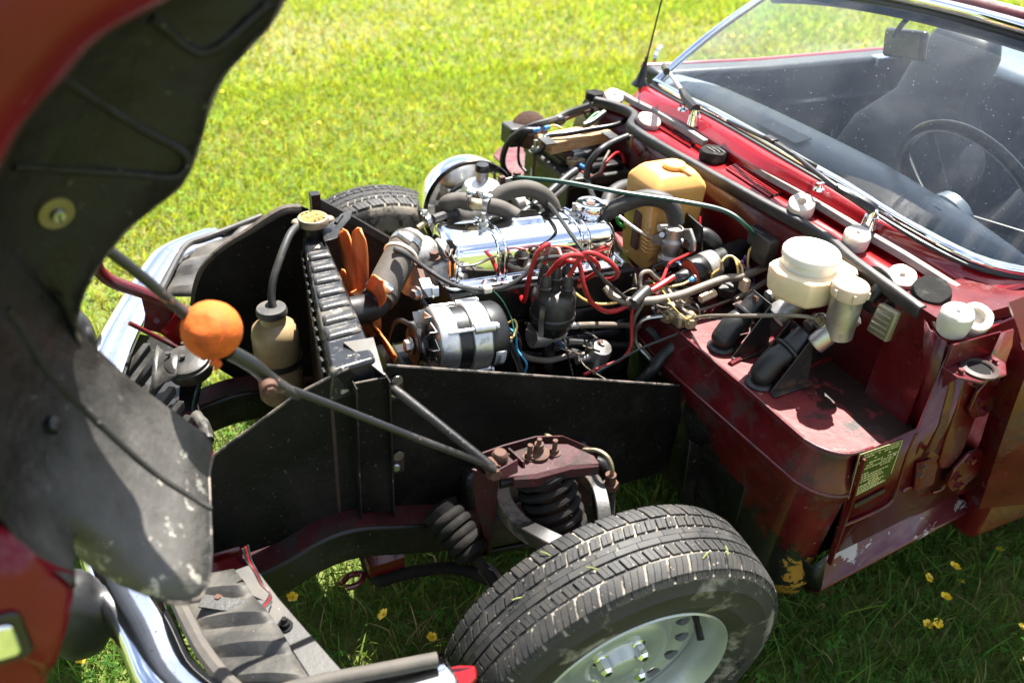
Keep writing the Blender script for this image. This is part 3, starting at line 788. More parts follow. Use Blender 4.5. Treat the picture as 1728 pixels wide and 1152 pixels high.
# header rail: black lower band, chrome face, maroon top, chrome rear edge
for nm, dx, dz, r, mt in (('header_lining', -.010, -.012, .020, 'blackplastic'), ('header_trim', .004, .012, .0125, 'chrome'), ('header_rail', -.022, .020, .016, 'maroon'), ('header_rear_trim', -.045, .026, .007, 'chrome')):
    bb = MB(); bb.tube([p + V((dx, 0, dz)) for p in hdr], r, n=12, sub=2); bb.build(nm, M[mt], CAR)
# dashboard
dfn = crown(.862, .10)
de_px = [(1150, 128), (1215, 146), (1300, 184), (1400, 232), (1505, 284), (1540, 306), (1632, 362), (1720, 425), (1800, 490)]
de = resample([dfn(*p) for p in de_px], 21)
ds = [p + V((-.03, 0, -.004)) for p in resample(cr, 21)]
rows_d = []
for k in range(5):
    t = k / 4
    rows_d.append([a.lerp(c, t) + V((0, 0, .014 * math.sin(math.pi * t))) for a, c in zip(ds, de)])
rows_d.append([p + V((-.020, 0, -.012)) for p in de]); rows_d.append([p + V((-.026, 0, -.035)) for p in de]); rows_d.append([p + V((.01, 0, -.20)) for p in de])
b = MB(); grid(b, rows_d); dash = b.build('dashboard', M['dashtop'], CAR, solid=.003, label='dark blue grey padded dashboard behind the windscreen', ang=50)
def slot(a, c, w, mat='ink', h=.004):
    p, q = dfn(*a), dfn(*c); p.z += .014; q.z += .014
    bb = MB(); p.z -= .012; q.z -= .012; bb.tube([p, p.lerp(q, .5), q], w * .45, n=8); return bb.build('demister_vent', M[mat], dash)
slot((1408, 262), (1585, 362), .018); slot((1176, 152), (1268, 196), .016)
p0 = dfn(1305, 218); b = MB(); b.strip([dfn(1300, 212) + V((0, 0, .014)), dfn(1368, 246) + V((0, 0, .014))], V((.045, 0, -.006)), V((0, 0, .003))); b.build('dashboard_speaker_lid', M['dashtop'], dash, bevel=.002)
# steering wheel
sc_ = P(1634, 342, y=.300)
ax = V((-.90, 0, .44)).normalized()
u, w, _ = frame(ax)
R0 = .178
b = MB(); pts = [sc_ + (u * math.cos(2 * math.pi * i / 48) + w * math.sin(2 * math.pi * i / 48)) * R0 for i in range(49)]
b.tube(pts, .0125, n=10, smooth=False); stw = b.build('steering_wheel', M['blackplastic'], CAR, label='black three spoked steering wheel behind the windscreen')
b = MB(); b.lathe([(.0, .012), (.035, .010), (.05, 0), (.052, -.02), (.03, -.035), (.0, -.035)], sc_ - ax * .035, ax, n=28); b.build('wheel_hub', M['dash'], stw)
for a in (0, 2.2, 4.1):
    e = sc_ + (u * math.cos(a) + w * math.sin(a)) * R0; s_ = sc_ - ax * .035 + (u * math.cos(a) + w * math.sin(a)) * .04
    tn = (-u * math.sin(a) + w * math.cos(a))
    bb = MB(); bb.strip([s_ - tn * .012, e - tn * .009], tn * .022, ax * .003); bb.build('wheel_spoke', M['blackplastic'], stw)
b = MB(); b.cyl(sc_ - ax * .06, sc_ - ax * .38, .03); b.build('steering_column', M['blackplastic'], CAR)
b = MB(); b.tube([sc_ - ax * .07, sc_ - ax * .05 + V((0, -.09, .03)), sc_ - ax * .03 + V((0, -.16, .06))], .005); b.build('indicator_stalk', M['blackplastic'], CAR)
# seats
def seat(yc, xb, lab):
    st = empty('seat', (xb, yc, .3), parent=CAR); st['label'] = lab
    bk = V((-.26, 0, 1)).normalized()
    bb = MB(); rg = []
    for k, (h, wd, th) in enumerate(((0, .20, .07), (.1, .235, .08), (.3, .24, .08), (.40, .215, .075), (.46, .165, .065), (.51, .125, .055), (.57, .115, .06), (.65, .108, .055), (.69, .09, .045), (.71, .06, .02))):
        c = V((xb, yc, .295)) + bk * h
        rg.append([c + V((math.copysign(abs(math.cos(a)) ** .55, math.cos(a)) * th, math.copysign(abs(math.sin(a)) ** .6, math.sin(a)) * wd, 0)) for a in [2 * math.pi * j / 24 for j in range(24)]])
    bb.ring(rg); bb.build('seat_back', M['fabric'], st, ang=60)
    bb = MB(); rg = []
    for k, (xo, wd, th) in enumerate(((.02, .22, .05), (.1, .235, .075), (.3, .24, .085), (.44, .23, .08), (.5, .2, .05))):
        c = V((xb + xo, yc, .40 + .03 * k / 4))
        rg.append([c + V((0, math.copysign(abs(math.sin(a)) ** .5, math.sin(a)) * wd, math.copysign(abs(math.cos(a)) ** .5, math.cos(a)) * th)) for a in [2 * math.pi * j / 24 for j in range(24)]])
    bb.ring(rg); bb.build('seat_cushion', M['fabric'], st, ang=60)
seat(.285, -1.41, 'dark driver seat with tall headrest behind the steering wheel')
seat(-.285, -1.40, 'dark passenger seat on the far side of the cabin')
# far door, rear deck and tunnel
b = MB(); rg = []
fd = [(-.80, .83), (-1.2, .815), (-1.78, .81), (-1.78, .34), (-.80, .34)]
b.prism([V((x, -.60, z)) for x, z in fd], (0, -.07, 0)); fdo = b.build('door', M['fabric'], CAR, bevel=.012, label='far passenger door with dark trim and chrome strip')
b = MB(); b.strip([V((-.86, -.5985, .70)), V((-1.70, -.5985, .69))], V((0, .004, 0)), V((0, 0, .010))); b.build('trim_strip', M['chrome'], fdo)
b = MB(); b.prism([V((x, -.671, z)) for x, z in fd], (0, -.02, 0)); b.build('door_skin', M['red'], fdo, bevel=.006)
b = MB(); b.box((-1.62, -.60, .80), (.05, .03, .03)); b.build('door_latch', M['chrome'], fdo, bevel=.004)
b = MB(); b.box((-1.95, 0, .60), (.30, 1.28, .50)); b.box((-2.5, 0, .62), (1.0, 1.34, .36)); b.build('rear_deck', M['dash'], CAR, bevel=.03)
b = MB(); b.box((-1.2, 0, .38), (1.2, .22, .2)); b.build('transmission_tunnel', M['dash'], CAR, bevel=.03)
# interior mirror
mc = P(1527, 75, x=-1.00)
rot = Matrix.Rotation(.35, 3, 'Z') @ Matrix.Rotation(-.25, 3, 'Y')
b = MB(); b.box(mc, (.018, .165, .062), Matrix.Rotation(.22, 3, 'X') @ Matrix.Rotation(-.35, 3, 'Z')); im = b.build('interior_mirror', M['mirror'], CAR, bevel=.008, seg=3, label='dark interior mirror hanging from the header rail')
b = MB(); b.tube([P(1540, 24, x=-.985), P(1522, 42, x=-.99), P(1509, 62, x=-.99)], .006); b.build('mirror_stalk', M['blackplastic'], im)
# far door mirror
fm = P(1113, 122, y=-.73)
b = MB(); b.lathe([(.0, .0), (.040, .0), (.046, -.008), (.03, -.02), (.0, -.024)], P(1116, 104, y=-.73), (-.55, .83, .1), n=28); fmo = b.build('door_mirror', M['chrome'], CAR, label='small chrome door mirror beyond the windscreen')
b = MB(); b.tube([P(1115, 108, y=-.735), P(1108, 121, y=-.74), P(1122, 133, y=-.72)], .007); b.ell(P(1098, 122, y=-.74), (.022, .012, .011)); b.build('mirror_arm', M['chrome'], fmo)
# ---- wipers
def wiper(piv, path, blade, nm):
    p0 = crown(.862, .1)(*piv)
    bb = MB(); bb.cyl(p0 + V((0, 0, -.02)), p0 + V((0, 0, .004)), .015, .013); bb.cyl(p0, p0 + V((0, 0, .016)), .011, .009); wo = bb.build('wiper', M['chrome'], CAR, label=nm)
    bb = MB(); bb.tube([p0 + V((0, 0, .016))] + path[:2], [.0125, .012, .008], n=8); bb.build('wiper_knuckle', M['blackplastic'], wo)
    bb = MB(); bb.tube(path, [.007, .005, .0045], n=8); bb.build('wiper_arm', M['blackplastic'] if blade else M['alu_clean'], wo)
    if blade:
        bb = MB(); bb.tube(blade, .0042, n=6); bb.build('wiper_blade', M['rubber'], wo)
        c = blade[1]; bb = MB(); bb.box(c + V((0, 0, .004)), (.018, .03, .008)); bb.build('blade_clip', M['blackplastic'], wo, bevel=.002)
    return p0, wo
wfn = crown(.885, .1); w2 = crown(.900, .1)
p0, wo = wiper((1172, 196), [wfn(1160, 170), w2(1150, 152), crown(.93, .1)(1121, 112)], None, 'wiper arm without blade, raised on the far side')
b = MB(); b.cyl(crown(.93, .1)(1121, 112), crown(.94, .1)(1125, 121), .008); b.build('arm_end', M['dustyplastic'], wo)
wiper((1470, 368), [wfn(1462, 345), w2(1410, 315), w2(1330, 254), w2(1306, 238)], [wfn(1228, 204), w2(1300, 238), w2(1340, 262), wfn(1378, 281)], 'black wiper parked along the windscreen foot')
# washer jets
for q in ((1381, 322), (1151, 190)):
    c = zr(*q); c.z = .855
    b = MB(); b.lathe([(.012, 0), (.011, .004), (.006, .006), (.005, .012), (0, .013)], c, (0, 0, 1), n=16); b.box(c + V((0, .0, .012)), (.018, .007, .006)); b.build('washer_jet', M['chrome'], CAR)
# aerial
ab = zr(1080, 144)
b = MB(); b.lathe([(.024, -.002), (.022, .004), (.016, .012), (.011, .03), (.005, .06), (.004, .075)], ab, (P(1092, 95, y=ab.y) - ab), n=18); ae = b.build('aerial', M['blackplastic'], CAR, label='black whip aerial on the far corner of the scuttle')
b = MB(); b.tube([ab + V((0, 0, .06)), P(1090, 105, y=ab.y), P(1118, -5, y=ab.y), P(1150, -130, y=ab.y)], .0022, n=6); b.build('aerial_rod', M['blackplastic'], ae)
# ================================================================== engine
TL = .05
def E(x, y, z): return V((x, y, z + TL * (x - .07)))
YC = -.030
def wire(name, pts, r, mat, parent=None, n=8, label=None, sub=7):
    """pts: (px, py, z)"""
    bb = MB(); bb.tube([P(a, c, z=z) if not isinstance(a, Vector) else a for a, c, z in [(p if len(p) == 3 else (p[0], 0, 0)) for p in pts]], r, n=n, sub=sub)
    return bb.build(name, M[mat], parent or CAR, label=label)
def rrect(hw, hh, r, n=5):
    out = []
    for cx, cy, a0 in ((hw - r, hh - r, 0), (-hw + r, hh - r, 90), (-hw + r, -hh + r, 180), (hw - r, -hh + r, 270)):
        for k in range(n + 1):
            a = math.radians(a0 + 90 * k / n); out.append((cx + r * math.cos(a), cy + r * math.sin(a)))
    return out
# block, head
b = MB(); b.hexa([E(.085, -.13, .20), E(.085, .055, .20), E(-.37, .055, .20), E(-.37, -.13, .20), E(.085, -.13, .60), E(.085, .055, .60), E(-.37, .055, .60), E(-.37, -.13, .60)])
blk = b.build('engine_block', M['engine'], CAR, bevel=.008, label='oily black engine block below the chrome cover')
b = MB()
for k in range(5):
    x = .05 - k * .09; b.obox(E(x, .055, .42), (-.03, 0, 0), (0, .012, 0), (0, 0, .14))
b.tube([E(.08, .062, .40), E(-.36, .062, .40)], .012); b.tube([E(.08, .058, .30), E(-.36, .058, .30)], .016)
b.build('block_casting_ribs', M['engine'], blk, bevel=.004, kind='stuff')
b = MB(); b.prism([E(.075, -.115, .602), E(.075, .058, .602), E(-.345, .058, .602), E(-.345, -.115, .602)], (0, 0, .078)); b.build('cylinder_head', M['engine'], blk, bevel=.006)
# chrome rocker cover
CP = [(.066, .0), (.066, .018), (.0655, .036), (.0645, .054), (.062, .066), (.0565, .0755), (.048, .082), (.036, .0855), (.020, .0875), (0, .0885)]
CP = CP + [(-y, z) for y, z in CP[-2::-1]]
def cover_ring(x, ins, extra=0):
    out = []
    for y, z in CP:
        k = z / .0885
        yy = math.copysign(max(0, abs(y) + extra - ins * .030), y) if y else 0
        out.append(E(x, YC + yy, .684 + max(0, z + extra * k - ins * .026 * k)))
    return out
rings = []
XF, XR = .062, -.312
for dx, ins in ((0, 1.0), (.0008, .75), (.0030, .50), (.0072, .26), (.013, .08), (.019, .015), (.026, 0)): rings.append(cover_ring(XF - dx, ins))
for k in range(1, 14): rings.append(cover_ring(XF - .028 + (XR + .028 - XF + .028) * k / 14, 0))
for dx, ins in ((.026, 0), (.019, .015), (.013, .08), (.0072, .26), (.0030, .50), (.0008, .75), (0, 1.0)): rings.append(cover_ring(XR + dx, ins))
b = MB(); b.ring(rings, ringclosed=False, caps=True)
rc = b.build('rocker_cover', M['chrome'], CAR, ang=50, label='polished chrome rocker cover on top of the engine')
# flange
fo = [E((XF + XR) / 2 + a, YC + c, .681) for a, c in rrect((XF - XR) / 2 + .013, .079, .018)]
b = MB(); b.prism(fo, (0, 0, .006)); b.build('cover_flange', M['chrome'], rc, bevel=.002)
b = MB(); b.tube([p + V((0, 0, .006)) for p in fo] + [fo[0] + V((0, 0, .006))], .003, n=8, smooth=False); b.build('flange_bead', M['chrome'], rc)
# strap ridges
for x in (-.036, -.052, -.222, -.238):
    b = MB(); b.tube(cover_ring(x, 0, .0002)[:], .0034, n=8, sub=3); b.build('cover_ridge', M['chrome'], rc)
# raised boss on the crown
b = MB(); hp = [E(-.125 + a, YC - .012 + c, .768) for a, c in rrect(.045, .030, .010)]; ht = [E(-.125 + a, YC - .012 + c, .783) for a, c in rrect(.032, .019, .008)]
b.ring([hp, ht]); b.build('cover_boss', M['chrome'], rc, bevel=.004, seg=3)
for x, yy in ((-.030, YC), (-.232, YC)):
    b = MB(); c = E(x, yy, .771); b.cyl(c, c + V((0, 0, .005)), .0105); b.cyl(c + V((0, 0, .005)), c + V((0, 0, .014)), .0085, n=6); b.cyl(c + V((0, 0, .014)), c + V((0, 0, .030)), .0042, n=10)
    b.build('cover_nut', M['steel'], rc)
# oil filler cap
oc = E(-.272, YC - .002, .768)
b = MB(); b.lathe([(.024, 0), (.024, .010), (.030, .012), (.0315, .016), (.0315, .026), (.029, .030), (.020, .0305), (.013, .029), (.010, .0275), (0, .0275)], oc, (0, .02, 1), n=32)
oil = b.build('oil_filler_cap', M['chrome_pitted'], CAR, label='round pitted chrome oil filler cap')
b = MB()
for s in (1, -1): b.box(oc + V((s * .030, .004, .0255)), (.016, .018, .008))
b.build('cap_lug', M['chrome_pitted'], oil, bevel=.002, kind='stuff')
b = MB(); b.cyl(oc + V((0, 0, .0278)), oc + V((0, 0, .0286)), .0095); b.build('cap_rust_spot', M['rust'], oil)
# thermostat housing
th = V((.095, -.045, .715))
b = MB(); b.lathe([(.040, -.07), (.036, -.01), (.040, 0), (.040, .012), (.036, .022), (.026, .034), (.012, .040), (0, .041)], th, (0, 0, 1), n=28); b.tube([th + V((0, .005, .014)), P(690, 408, z=.745), P(680, 422, z=.735)], [.026, .028, .030], n=14)
tho = b.build('thermostat_housing', M['alu'], CAR, label='cast aluminium thermostat housing ahead of the chrome cover')
b = MB(); b.obox(th + V((-.055, .0, -.05)), (.05, 0, 0), (0, .045, 0), (0, 0, .052)); b.build('housing_block', M['alu'], tho, bevel=.006)
b = MB(); b.bolt(th + V((-.015, .035, .012)), (0, 0, 1), .009, .014); b.build('housing_bolt', M['rust'], tho)
b = MB(); b.tube([P(705, 385, z=.76), P(722, 373, z=.768), P(742, 365, z=.77)], .006, n=10); b.build('outlet_pipe', M['brass'], tho)
wire('vacuum_hose', [(730, 370, .775), (755, 362, .77), (780, 363, .75), (790, 372, .73)], .009, 'hose')
b = MB(); b.lathe([(.012, -.006), (.0125, 0), (.012, .006)], P(722, 373, z=.768), P(742, 366, z=.77) - P(712, 378, z=.765), n=14); b.bolt(P(717, 362, z=.78), (0, 0, 1), .006, .009); b.build('hose_clip', M['steel'], tho)
# top hose, clips and elbow
hs = [P(690, 405, z=.750), P(676, 432, z=.735), P(655, 472, z=.71), P(638, 506, z=.690)]
b = MB(); b.tube(hs, [.031, .032, .032, .031], n=20); thz = b.build('radiator_hose', M['dustyhose'], CAR, label='thick dusty grey top radiator hose')
b = MB(); b.tube([P(640, 503, z=.690), P(625, 518, z=.68), P(602, 524, z=.685), P(575, 528, z=.69)], .027, n=18); b.build('hose_elbow', M['rubber'], CAR)
def clip(path_a, path_b, r, par, screw):
    d_ = (path_b - path_a).normalized()
    bb = MB(); bb.lathe([(r, -.006), (r + .0018, -.006), (r + .0018, .006), (r, .006)], path_a, d_, n=28, closed=True); co = bb.build('hose_clamp', M['steel'], par)
    return co
c1 = clip(hs[0].lerp(hs[1], .35), hs[1], .0315, thz, None); c2 = clip(hs[2].lerp(hs[3], .62), hs[3], .0315, thz, None)
for q in ((683, 402, .79), (650, 485, .735)):
    b = MB(); c = P(q[0], q[1], z=q[2]); dv = (P(q[0] + 14, q[1] + 10, z=q[2] - .008) - c).normalized()
    b.cyl(c - dv * .014, c + dv * .014, .0075, n=10); b.build('clamp_screw', M['steel'], thz)
b = MB(); cd = (hs[1] - hs[0]).normalized(); b.lathe([(.0335, -.003), (.0352, 0), (.0335, .003)], hs[0].lerp(hs[1], .95), cd, n=28); b.build('cable_tie', M['white'], thz)
# fan
fc = V((.222, -.012, .632))
FANU = [(-.008, .0), (.010, .0)]
fan = empty('cooling_fan', fc, parent=CAR); fan['label'] = 'orange plastic cooling fan behind the radiator'
b = MB(); b.lathe([(.0, .02), (.045, .018), (.05, .0), (.045, -.02), (.0, -.02)], fc, (1, 0, 0), n=24); b.build('fan_hub', M['orange'], fan)
for k in range(8):
    a = math.radians(-4 + 45 * k)
    rad = V((0, math.sin(a), math.cos(a))); tan = V((0, math.cos(a), -math.sin(a)))
    rows = []
    for t in [i / 11 for i in range(12)]:
        r = .04 + .135 * t; w = .016 + .009 * min(1, t * 1.6)
        if t > .80: w *= math.sqrt(max(.02, 1 - ((t - .80) / .205) ** 2))
        pit = math.radians(-22 + 8 * t); wd = tan * math.cos(pit) + V((1, 0, 0)) * math.sin(pit); nr = rad.cross(wd)
        rows.append([fc + rad * r + wd * w * s + nr * .005 * (1 - s * s) for s in (-1, -.5, 0, .5, 1)])
    b = MB(); grid(b, rows); b.build('fan_blade', M['orange'], fan, solid=.003, ang=60)
# ---- radiator
def rz(px_, py_): return P(px_, py_, z=.728)
rf0, rf1 = rz(508, 398), rz(553, 628)          # front lower edge (towards the car's nose)
rr0, rr1 = rz(545, 388), rz(622, 575)          # rear edge
rr1 = V((rr1.x, rf1.y - .01, rr1.z)); rr0 = V((rr0.x, rf0.y, rr0.z))
def rb(u, v, dz=0):  # u along y far->near, v across front->rear
    return rf0.lerp(rf1, u).lerp(rr0.lerp(rr1, u), v) + V((0, 0, dz))
RAD = empty('radiator', rb(.5, .5, -.4), parent=CAR); RAD['label'] = 'black radiator with a ribbed, scuffed top tank'
b = MB(); b.hexa([rb(0, 0, -.40), rb(0, 1, -.40), rb(1, 1, -.40), rb(1, 0, -.40), rb(0, 0, -.06), rb(0, 1, -.06), rb(1, 1, -.06), rb(1, 0, -.06)]); b.build('radiator_core', M['brown'], RAD)
b = MB(); b.hexa([rb(-.01, -.03, -.06), rb(-.01, 1.03, -.06), rb(1.01, 1.03, -.06), rb(1.01, -.03, -.06), rb(0, .06, 0), rb(0, .94, 0), rb(1, .94, 0), rb(1, .06, 0)])
tankm = pm('scuffed_black_tank', (.009, .010, .012), .28, var=.3, bump=.2, bs=60, dirt=(.07, .062, .05), dsc=16, dlo=.52, dhi=.62, chip=(.34, .31, .26), chsc=24, chlo=.625)
b.build('top_tank', tankm, RAD, bevel=.006, seg=3)
for k in range(7):
    u = .20 + k * .098
    b = MB(); pr = [rb(u + .035 * s, .10 + .80 * t, 0) for s, t in ((-1, 0), (1, 0), (1, 1), (-1, 1))]; pt = [rb(u + .022 * s, .16 + .66 * t, .007) for s, t in ((-1, 0), (1, 0), (1, 1), (-1, 1))]
    b.ring([pr, pt]); b.build('tank_rib', pm('dusty_tank_rib', (.026, .025, .024), .36, var=.35, bump=.15, dirt=(.11, .098, .08), dsc=20, dlo=.47, dhi=.60) if k == 0 else bpy.data.materials['dusty_tank_rib'], RAD, bevel=.003)
b = MB()
for k in range(14):
    u = .06 + k * .066; b.box(rb(u, -.05, -.030), (.006, .014, .020))
b.build('tank_seam_tabs', M['black'], RAD, bevel=.002, kind='stuff')
# filler cap with orange sticker
cc = P(528, 369, z=.762)
b = MB(); b.cyl(cc + V((0, 0, -.034)), cc + V((0, 0, -.006)), .020); b.build('filler_neck', M['black'], RAD)
capm = pm('dull_brass_cap', (.24, .195, .13), .5, metal=.5, var=.2, vs=40, bump=.1, dirt=(.12, .10, .07), dsc=30)
b = MB(); b.lathe([(.028, -.012), (.0305, -.010), (.031, .0), (.029, .004), (.026, .0045), (0, .0045)], cc, (0, 0, 1), n=32)
for a in (.15, math.pi + .15):
    dv = V((-math.cos(a) * .9, math.sin(a) * .55, 0)).normalized(); q = cc + dv * .030; b.ell(q + V((0, 0, -.004)), (.012, .012, .006), 14, 8)
rcap = b.build('radiator_cap', capm, CAR, label='brass radiator cap with a round yellow warning sticker')
b = MB(); b.cyl(cc + V((0, 0, .0047)), cc + V((0, 0, .0053)), .0245, n=32); b.build('cap_sticker', M['yellowlabel'], rcap)
ux = (P(548, 362, z=.768) - P(512, 376, z=.768)).normalized(); uy = V((-ux.y, ux.x, 0))
redink = pm('red_ink', (.45, .04, .02), .6)
for txt, dy, s in (('5.0.6', -.003, .0150), ('CAUTION', -.0155, .0070)):
    text_mesh(txt, cc + V((0, 0, .0056)) + uy * dy, ux, uy, s).build('sticker_lettering', redink, rcap, kind='stuff')
b = MB()
for k in (-1, 0, 1):
    for s in (1, -1):
        c = cc + V((0, 0, .0055)) + uy * (.0195 * s) + ux * (.010 * k); b.prism([c - ux * .004 - uy * .002, c + ux * .004 - uy * .002, c + ux * .002 + uy * .002, c - ux * .002 + uy * .002], (0, 0, .0003))
b.build('sticker_print', M['ink'], rcap, kind='stuff')
# bracket beside the cap and gusset at the near end
bq = [rz(546, 400), rz(561, 396), rz(588, 372), rz(594, 360), rz(576, 365), rz(560, 378), rz(545, 392)]
b = MB(); b.prism([p + V((0, 0, .006)) for p in [rz(541, 396), rz(548, 414), rz(570, 408), rz(574, 395), rz(592, 374), rz(595, 361), rz(580, 365), rz(560, 380)]], (0, 0, .003)); b.build('radiator_bracket', M['black'], RAD, bevel=.001)
b = MB(); b.tube([rz(567, 385) + V((0, 0, .010)), rz(577, 372) + V((0, 0, .011))], .004); b.build('bracket_swage', M['black'], RAD)
b = MB(); b.prism([P(579, 577, z=.735), P(604, 573, z=.735), P(630, 569, z=.735), P(648, 632, z=.712)], (0, 0, -.003)); b.build('gusset_plate', M['greypanel'], RAD)
b = MB(); b.prism([P(579, 578, z=.733), P(648, 632, z=.710), P(648, 640, z=.66), P(585, 640, z=.64)], (-.003, 0, 0)); b.build('gusset_side', M['black'], RAD)
# ---- alternator
AC, AR = V((.150, .135, .640)), V((-.022, .135, .628))
axd = (AR - AC).normalized()
ALT = empty('alternator', AC.lerp(AR, .5) - V((0, 0, .07)), parent=CAR); ALT['label'] = 'silver and black alternator with a barcode label'
def al(prof, name, mat, n=40, bev=0):
    bb = MB(); bb.lathe(prof, AC, axd, n=n); return bb.build(name, M[mat], ALT, bevel=bev)
al([(.048, .0), (.064, .004), (.067, .010), (.067, .038), (.064, .042), (.05, .042)], 'front_housing', 'alu_clean', bev=.002)
al([(.0615, .040), (.0615, .068)], 'stator', 'engine')
al([(.058, .066), (.066, .068), (.066, .104), (.062, .108)], 'rear_housing', 'alu_clean', bev=.002)
al([(.060, .106), (.0625, .108), (.0625, .134), (.058, .142), (.045, .147), (0, .147)], 'rear_cover', 'blackplastic', bev=.002)
al([(.035, -.028), (.037, -.026), (.031, -.019), (.037, -.011), (.034, -.008), (.0, -.008)], 'pulley', 'engine')
b = MB(); b.lathe([(.018, 0), (.016, -.006), (0, -.007)], AC + axd * -.028, -axd, n=20); b.bolt(AC - axd * .030, -axd, .012, .012); b.build('pulley_nut', M['steel'], ALT)
u, w, _ = frame(axd)
for k in range(12):
    a = 2 * math.pi * k / 12; rd = u * math.cos(a) + w * math.sin(a); tn = -u * math.sin(a) + w * math.cos(a)
    bb = MB(); bb.prism([AC + rd * .03 - tn * .004 + axd * -.006, AC + rd * .062 - tn * .010 + axd * -.006, AC + rd * .062 + tn * .010 + axd * .0, AC + rd * .03 + tn * .006 + axd * .0], axd * .0015)
    bb.prism([AC + rd * .034 + tn * .006, AC + rd * .062 + tn * .009, AC + rd * .062 + tn * .009 - axd * -.010 - axd * .022, AC + rd * .034 + tn * .006 - axd * .014], tn * .0015)
    bb.build('fan_vane', M['steel'], ALT)
for k in range(4):
    a = 2 * math.pi * k / 4 + 2.35; rd = u * math.cos(a) + w * math.sin(a)
    bb = MB(); bb.cyl(AC + rd * .066 + axd * .02, AC + rd * .066 + axd * .115, .004, n=8); bb.cyl(AC + rd * .064 + axd * .07, AC + rd * .064 + axd * .11, .010, n=10); bb.bolt(AC + rd * .066 + axd * .112, axd, .006, .006); bb.build('through_bolt', M['alu_clean'], ALT)
# label on the rear cover
def altp(t, ang, lift=.063):
    rd = V((0, math.cos(ang), math.sin(ang))); return AC + axd * t + rd * lift
rows = [[altp(t, math.radians(a), .0630) for a in range(-34, 8, 6)] for t in (.112, .133)]
b = MB(); grid(b, rows); lab = b.build('barcode_label', M['whitelabel'], ALT, solid=.0004, ang=180)
b = MB(); random.seed(5); t = .124
for k in range(16):
    a0 = -32 + k * 1.6; wv = random.uniform(.4, 1.1)
    b.add([altp(.115, math.radians(a0), .0635), altp(.115, math.radians(a0 + wv), .0635), altp(.123, math.radians(a0 + wv), .0635), altp(.123, math.radians(a0), .0635)], [[0, 1, 2, 3]])
for k in range(4):
    t0 = .125 + k * .0018; b.add([altp(t0, math.radians(-30), .0635), altp(t0, math.radians(-2), .0635), altp(t0 + .0008, math.radians(-2), .0635), altp(t0 + .0008, math.radians(-30), .0635)], [[0, 1, 2, 3]])
b.build('barcode', M['ink'], ALT, kind='stuff')
# adjuster bracket and bolts
b = MB(); b.strip([P(722, 500, z=.715), P(712, 485, z=.73), P(706, 470, z=.735)], V((-.02, .002, 0)), V((0, .004, 0))); b.build('adjuster_bracket', M['steel'], ALT, bevel=.001)
b = MB(); b.strip([P(712, 482, z=.728), P(704, 455, z=.73), P(690, 430, z=.735)], V((-.010, 0, 0)), V((0, .003, .002))); b.build('adjuster_strap', M['rust'], ALT)
for q in ((704, 494, .72), (729, 491, .72)):
    b = MB(); b.bolt(P(q[0], q[1], z=q[2]), (1, .5, .1) if q[0] < 715 else (-1, .3, 0), .009, .012); b.build('adjuster_bolt', M['steel'], ALT)
b = MB(); b.tube([AC - axd * .018 + V((0, .0, .034)), V((AC.x + .018, .02, .62)), V((AC.x + .018, -.03, .50)), V((AC.x + .018, .02, .44)), AC - axd * .018 + V((0, 0, -.034)), AC - axd * .018 + V((0, .034, 0)), AC - axd * .018 + V((0, .0, .034))], .005, n=6); b.build('fan_belt', M['rubber'], CAR)
b = MB(); b.lathe([(.0, .0), (.06, .0), (.065, .01), (.06, .02), (0, .02)], V((.165, -.03, .46)), (1, 0, 0)); b.build('crank_pulley', M['engine'], CAR)
b = MB(); b.lathe([(.040, .0), (.043, .01), (.043, .09), (.04, .095), (0, .095)], V((.05, .12, .50)), (-.3, .3, -1)); b.build('oil_filter', M['alu'], CAR)
# ---- distributor
DX, DY = -.122, .112
DC = V((DX, DY, 0))
DIS = empty('distributor', V((DX, DY, .52)), parent=CAR); DIS['label'] = 'black distributor with red ignition leads'
b = MB(); b.lathe([(.012, .50), (.014, .585), (.030, .59), (.039, .605), (.040, .632), (0, .632)], DC, (0, 0, 1), n=32); b.build('distributor_body', M['engine'], DIS)
b = MB(); b.lathe([(.043, .618), (.0455, .622), (.0455, .634), (.0435, .636), (.0435, .672), (.0415, .680), (.036, .685), (.020, .688), (0, .688)], DC, (0, 0, 1), n=36); b.build('distributor_cap', M['dustyplastic'], DIS, bevel=.001)
TW = []
for k in range(5):
    if k < 4:
        a = math.radians(20 + 90 * k); c = DC + V((.030 * math.cos(a), .030 * math.sin(a), 0))
    else: c = DC.copy()
    z0 = .682 if k < 4 else .692
    b = MB(); b.lathe([(.0125, z0 - .01), (.0118, z0 + .014), (.0130, z0 + .016), (.0130, z0 + .020), (.0110, z0 + .022), (.0100, z0 + .036), (.0055, z0 + .046), (0, z0 + .046)], c, (0, 0, 1), n=16); b.build('cap_tower', M['dustyplastic'], DIS)
    TW.append(V((c.x, c.y, z0 + .042)))
b = MB(); b.strip([DC + V((.040, .022, .60)), DC + V((.043, .024, .64)), DC + V((.040, .022, .672))], V((-.006, .010, 0)), V((.001, .001, 0))); b.build('cap_clip', M['steel'], DIS)
# tach drive + cable
tc_ = P(908, 566, y=.10)
b = MB(); b.cyl(P(896, 566, y=.10), P(938, 562, y=.10), .026, n=24); b.cyl(P(936, 562, y=.10), P(952, 561, y=.10), .014, n=18); b.cyl(P(950, 550, y=.12), P(975, 549, y=.12), .007, n=12); b.build('drive_gearbox', M['alu'], CAR, bevel=.002)
b = MB(); b.cyl(P(942, 551, y=.12), P(955, 550, y=.12), .011, n=14); b.build('drive_nut', M['steel'], CAR)
b = MB(); b.tube([P(955, 550, y=.12), P(1000, 548, y=.11), P(1060, 549, y=.09), P(1110, 553, y=.07), P(1150, 552, y=.05)], .0065, n=10); b.build('speedometer_cable', M['greywire'], CAR)
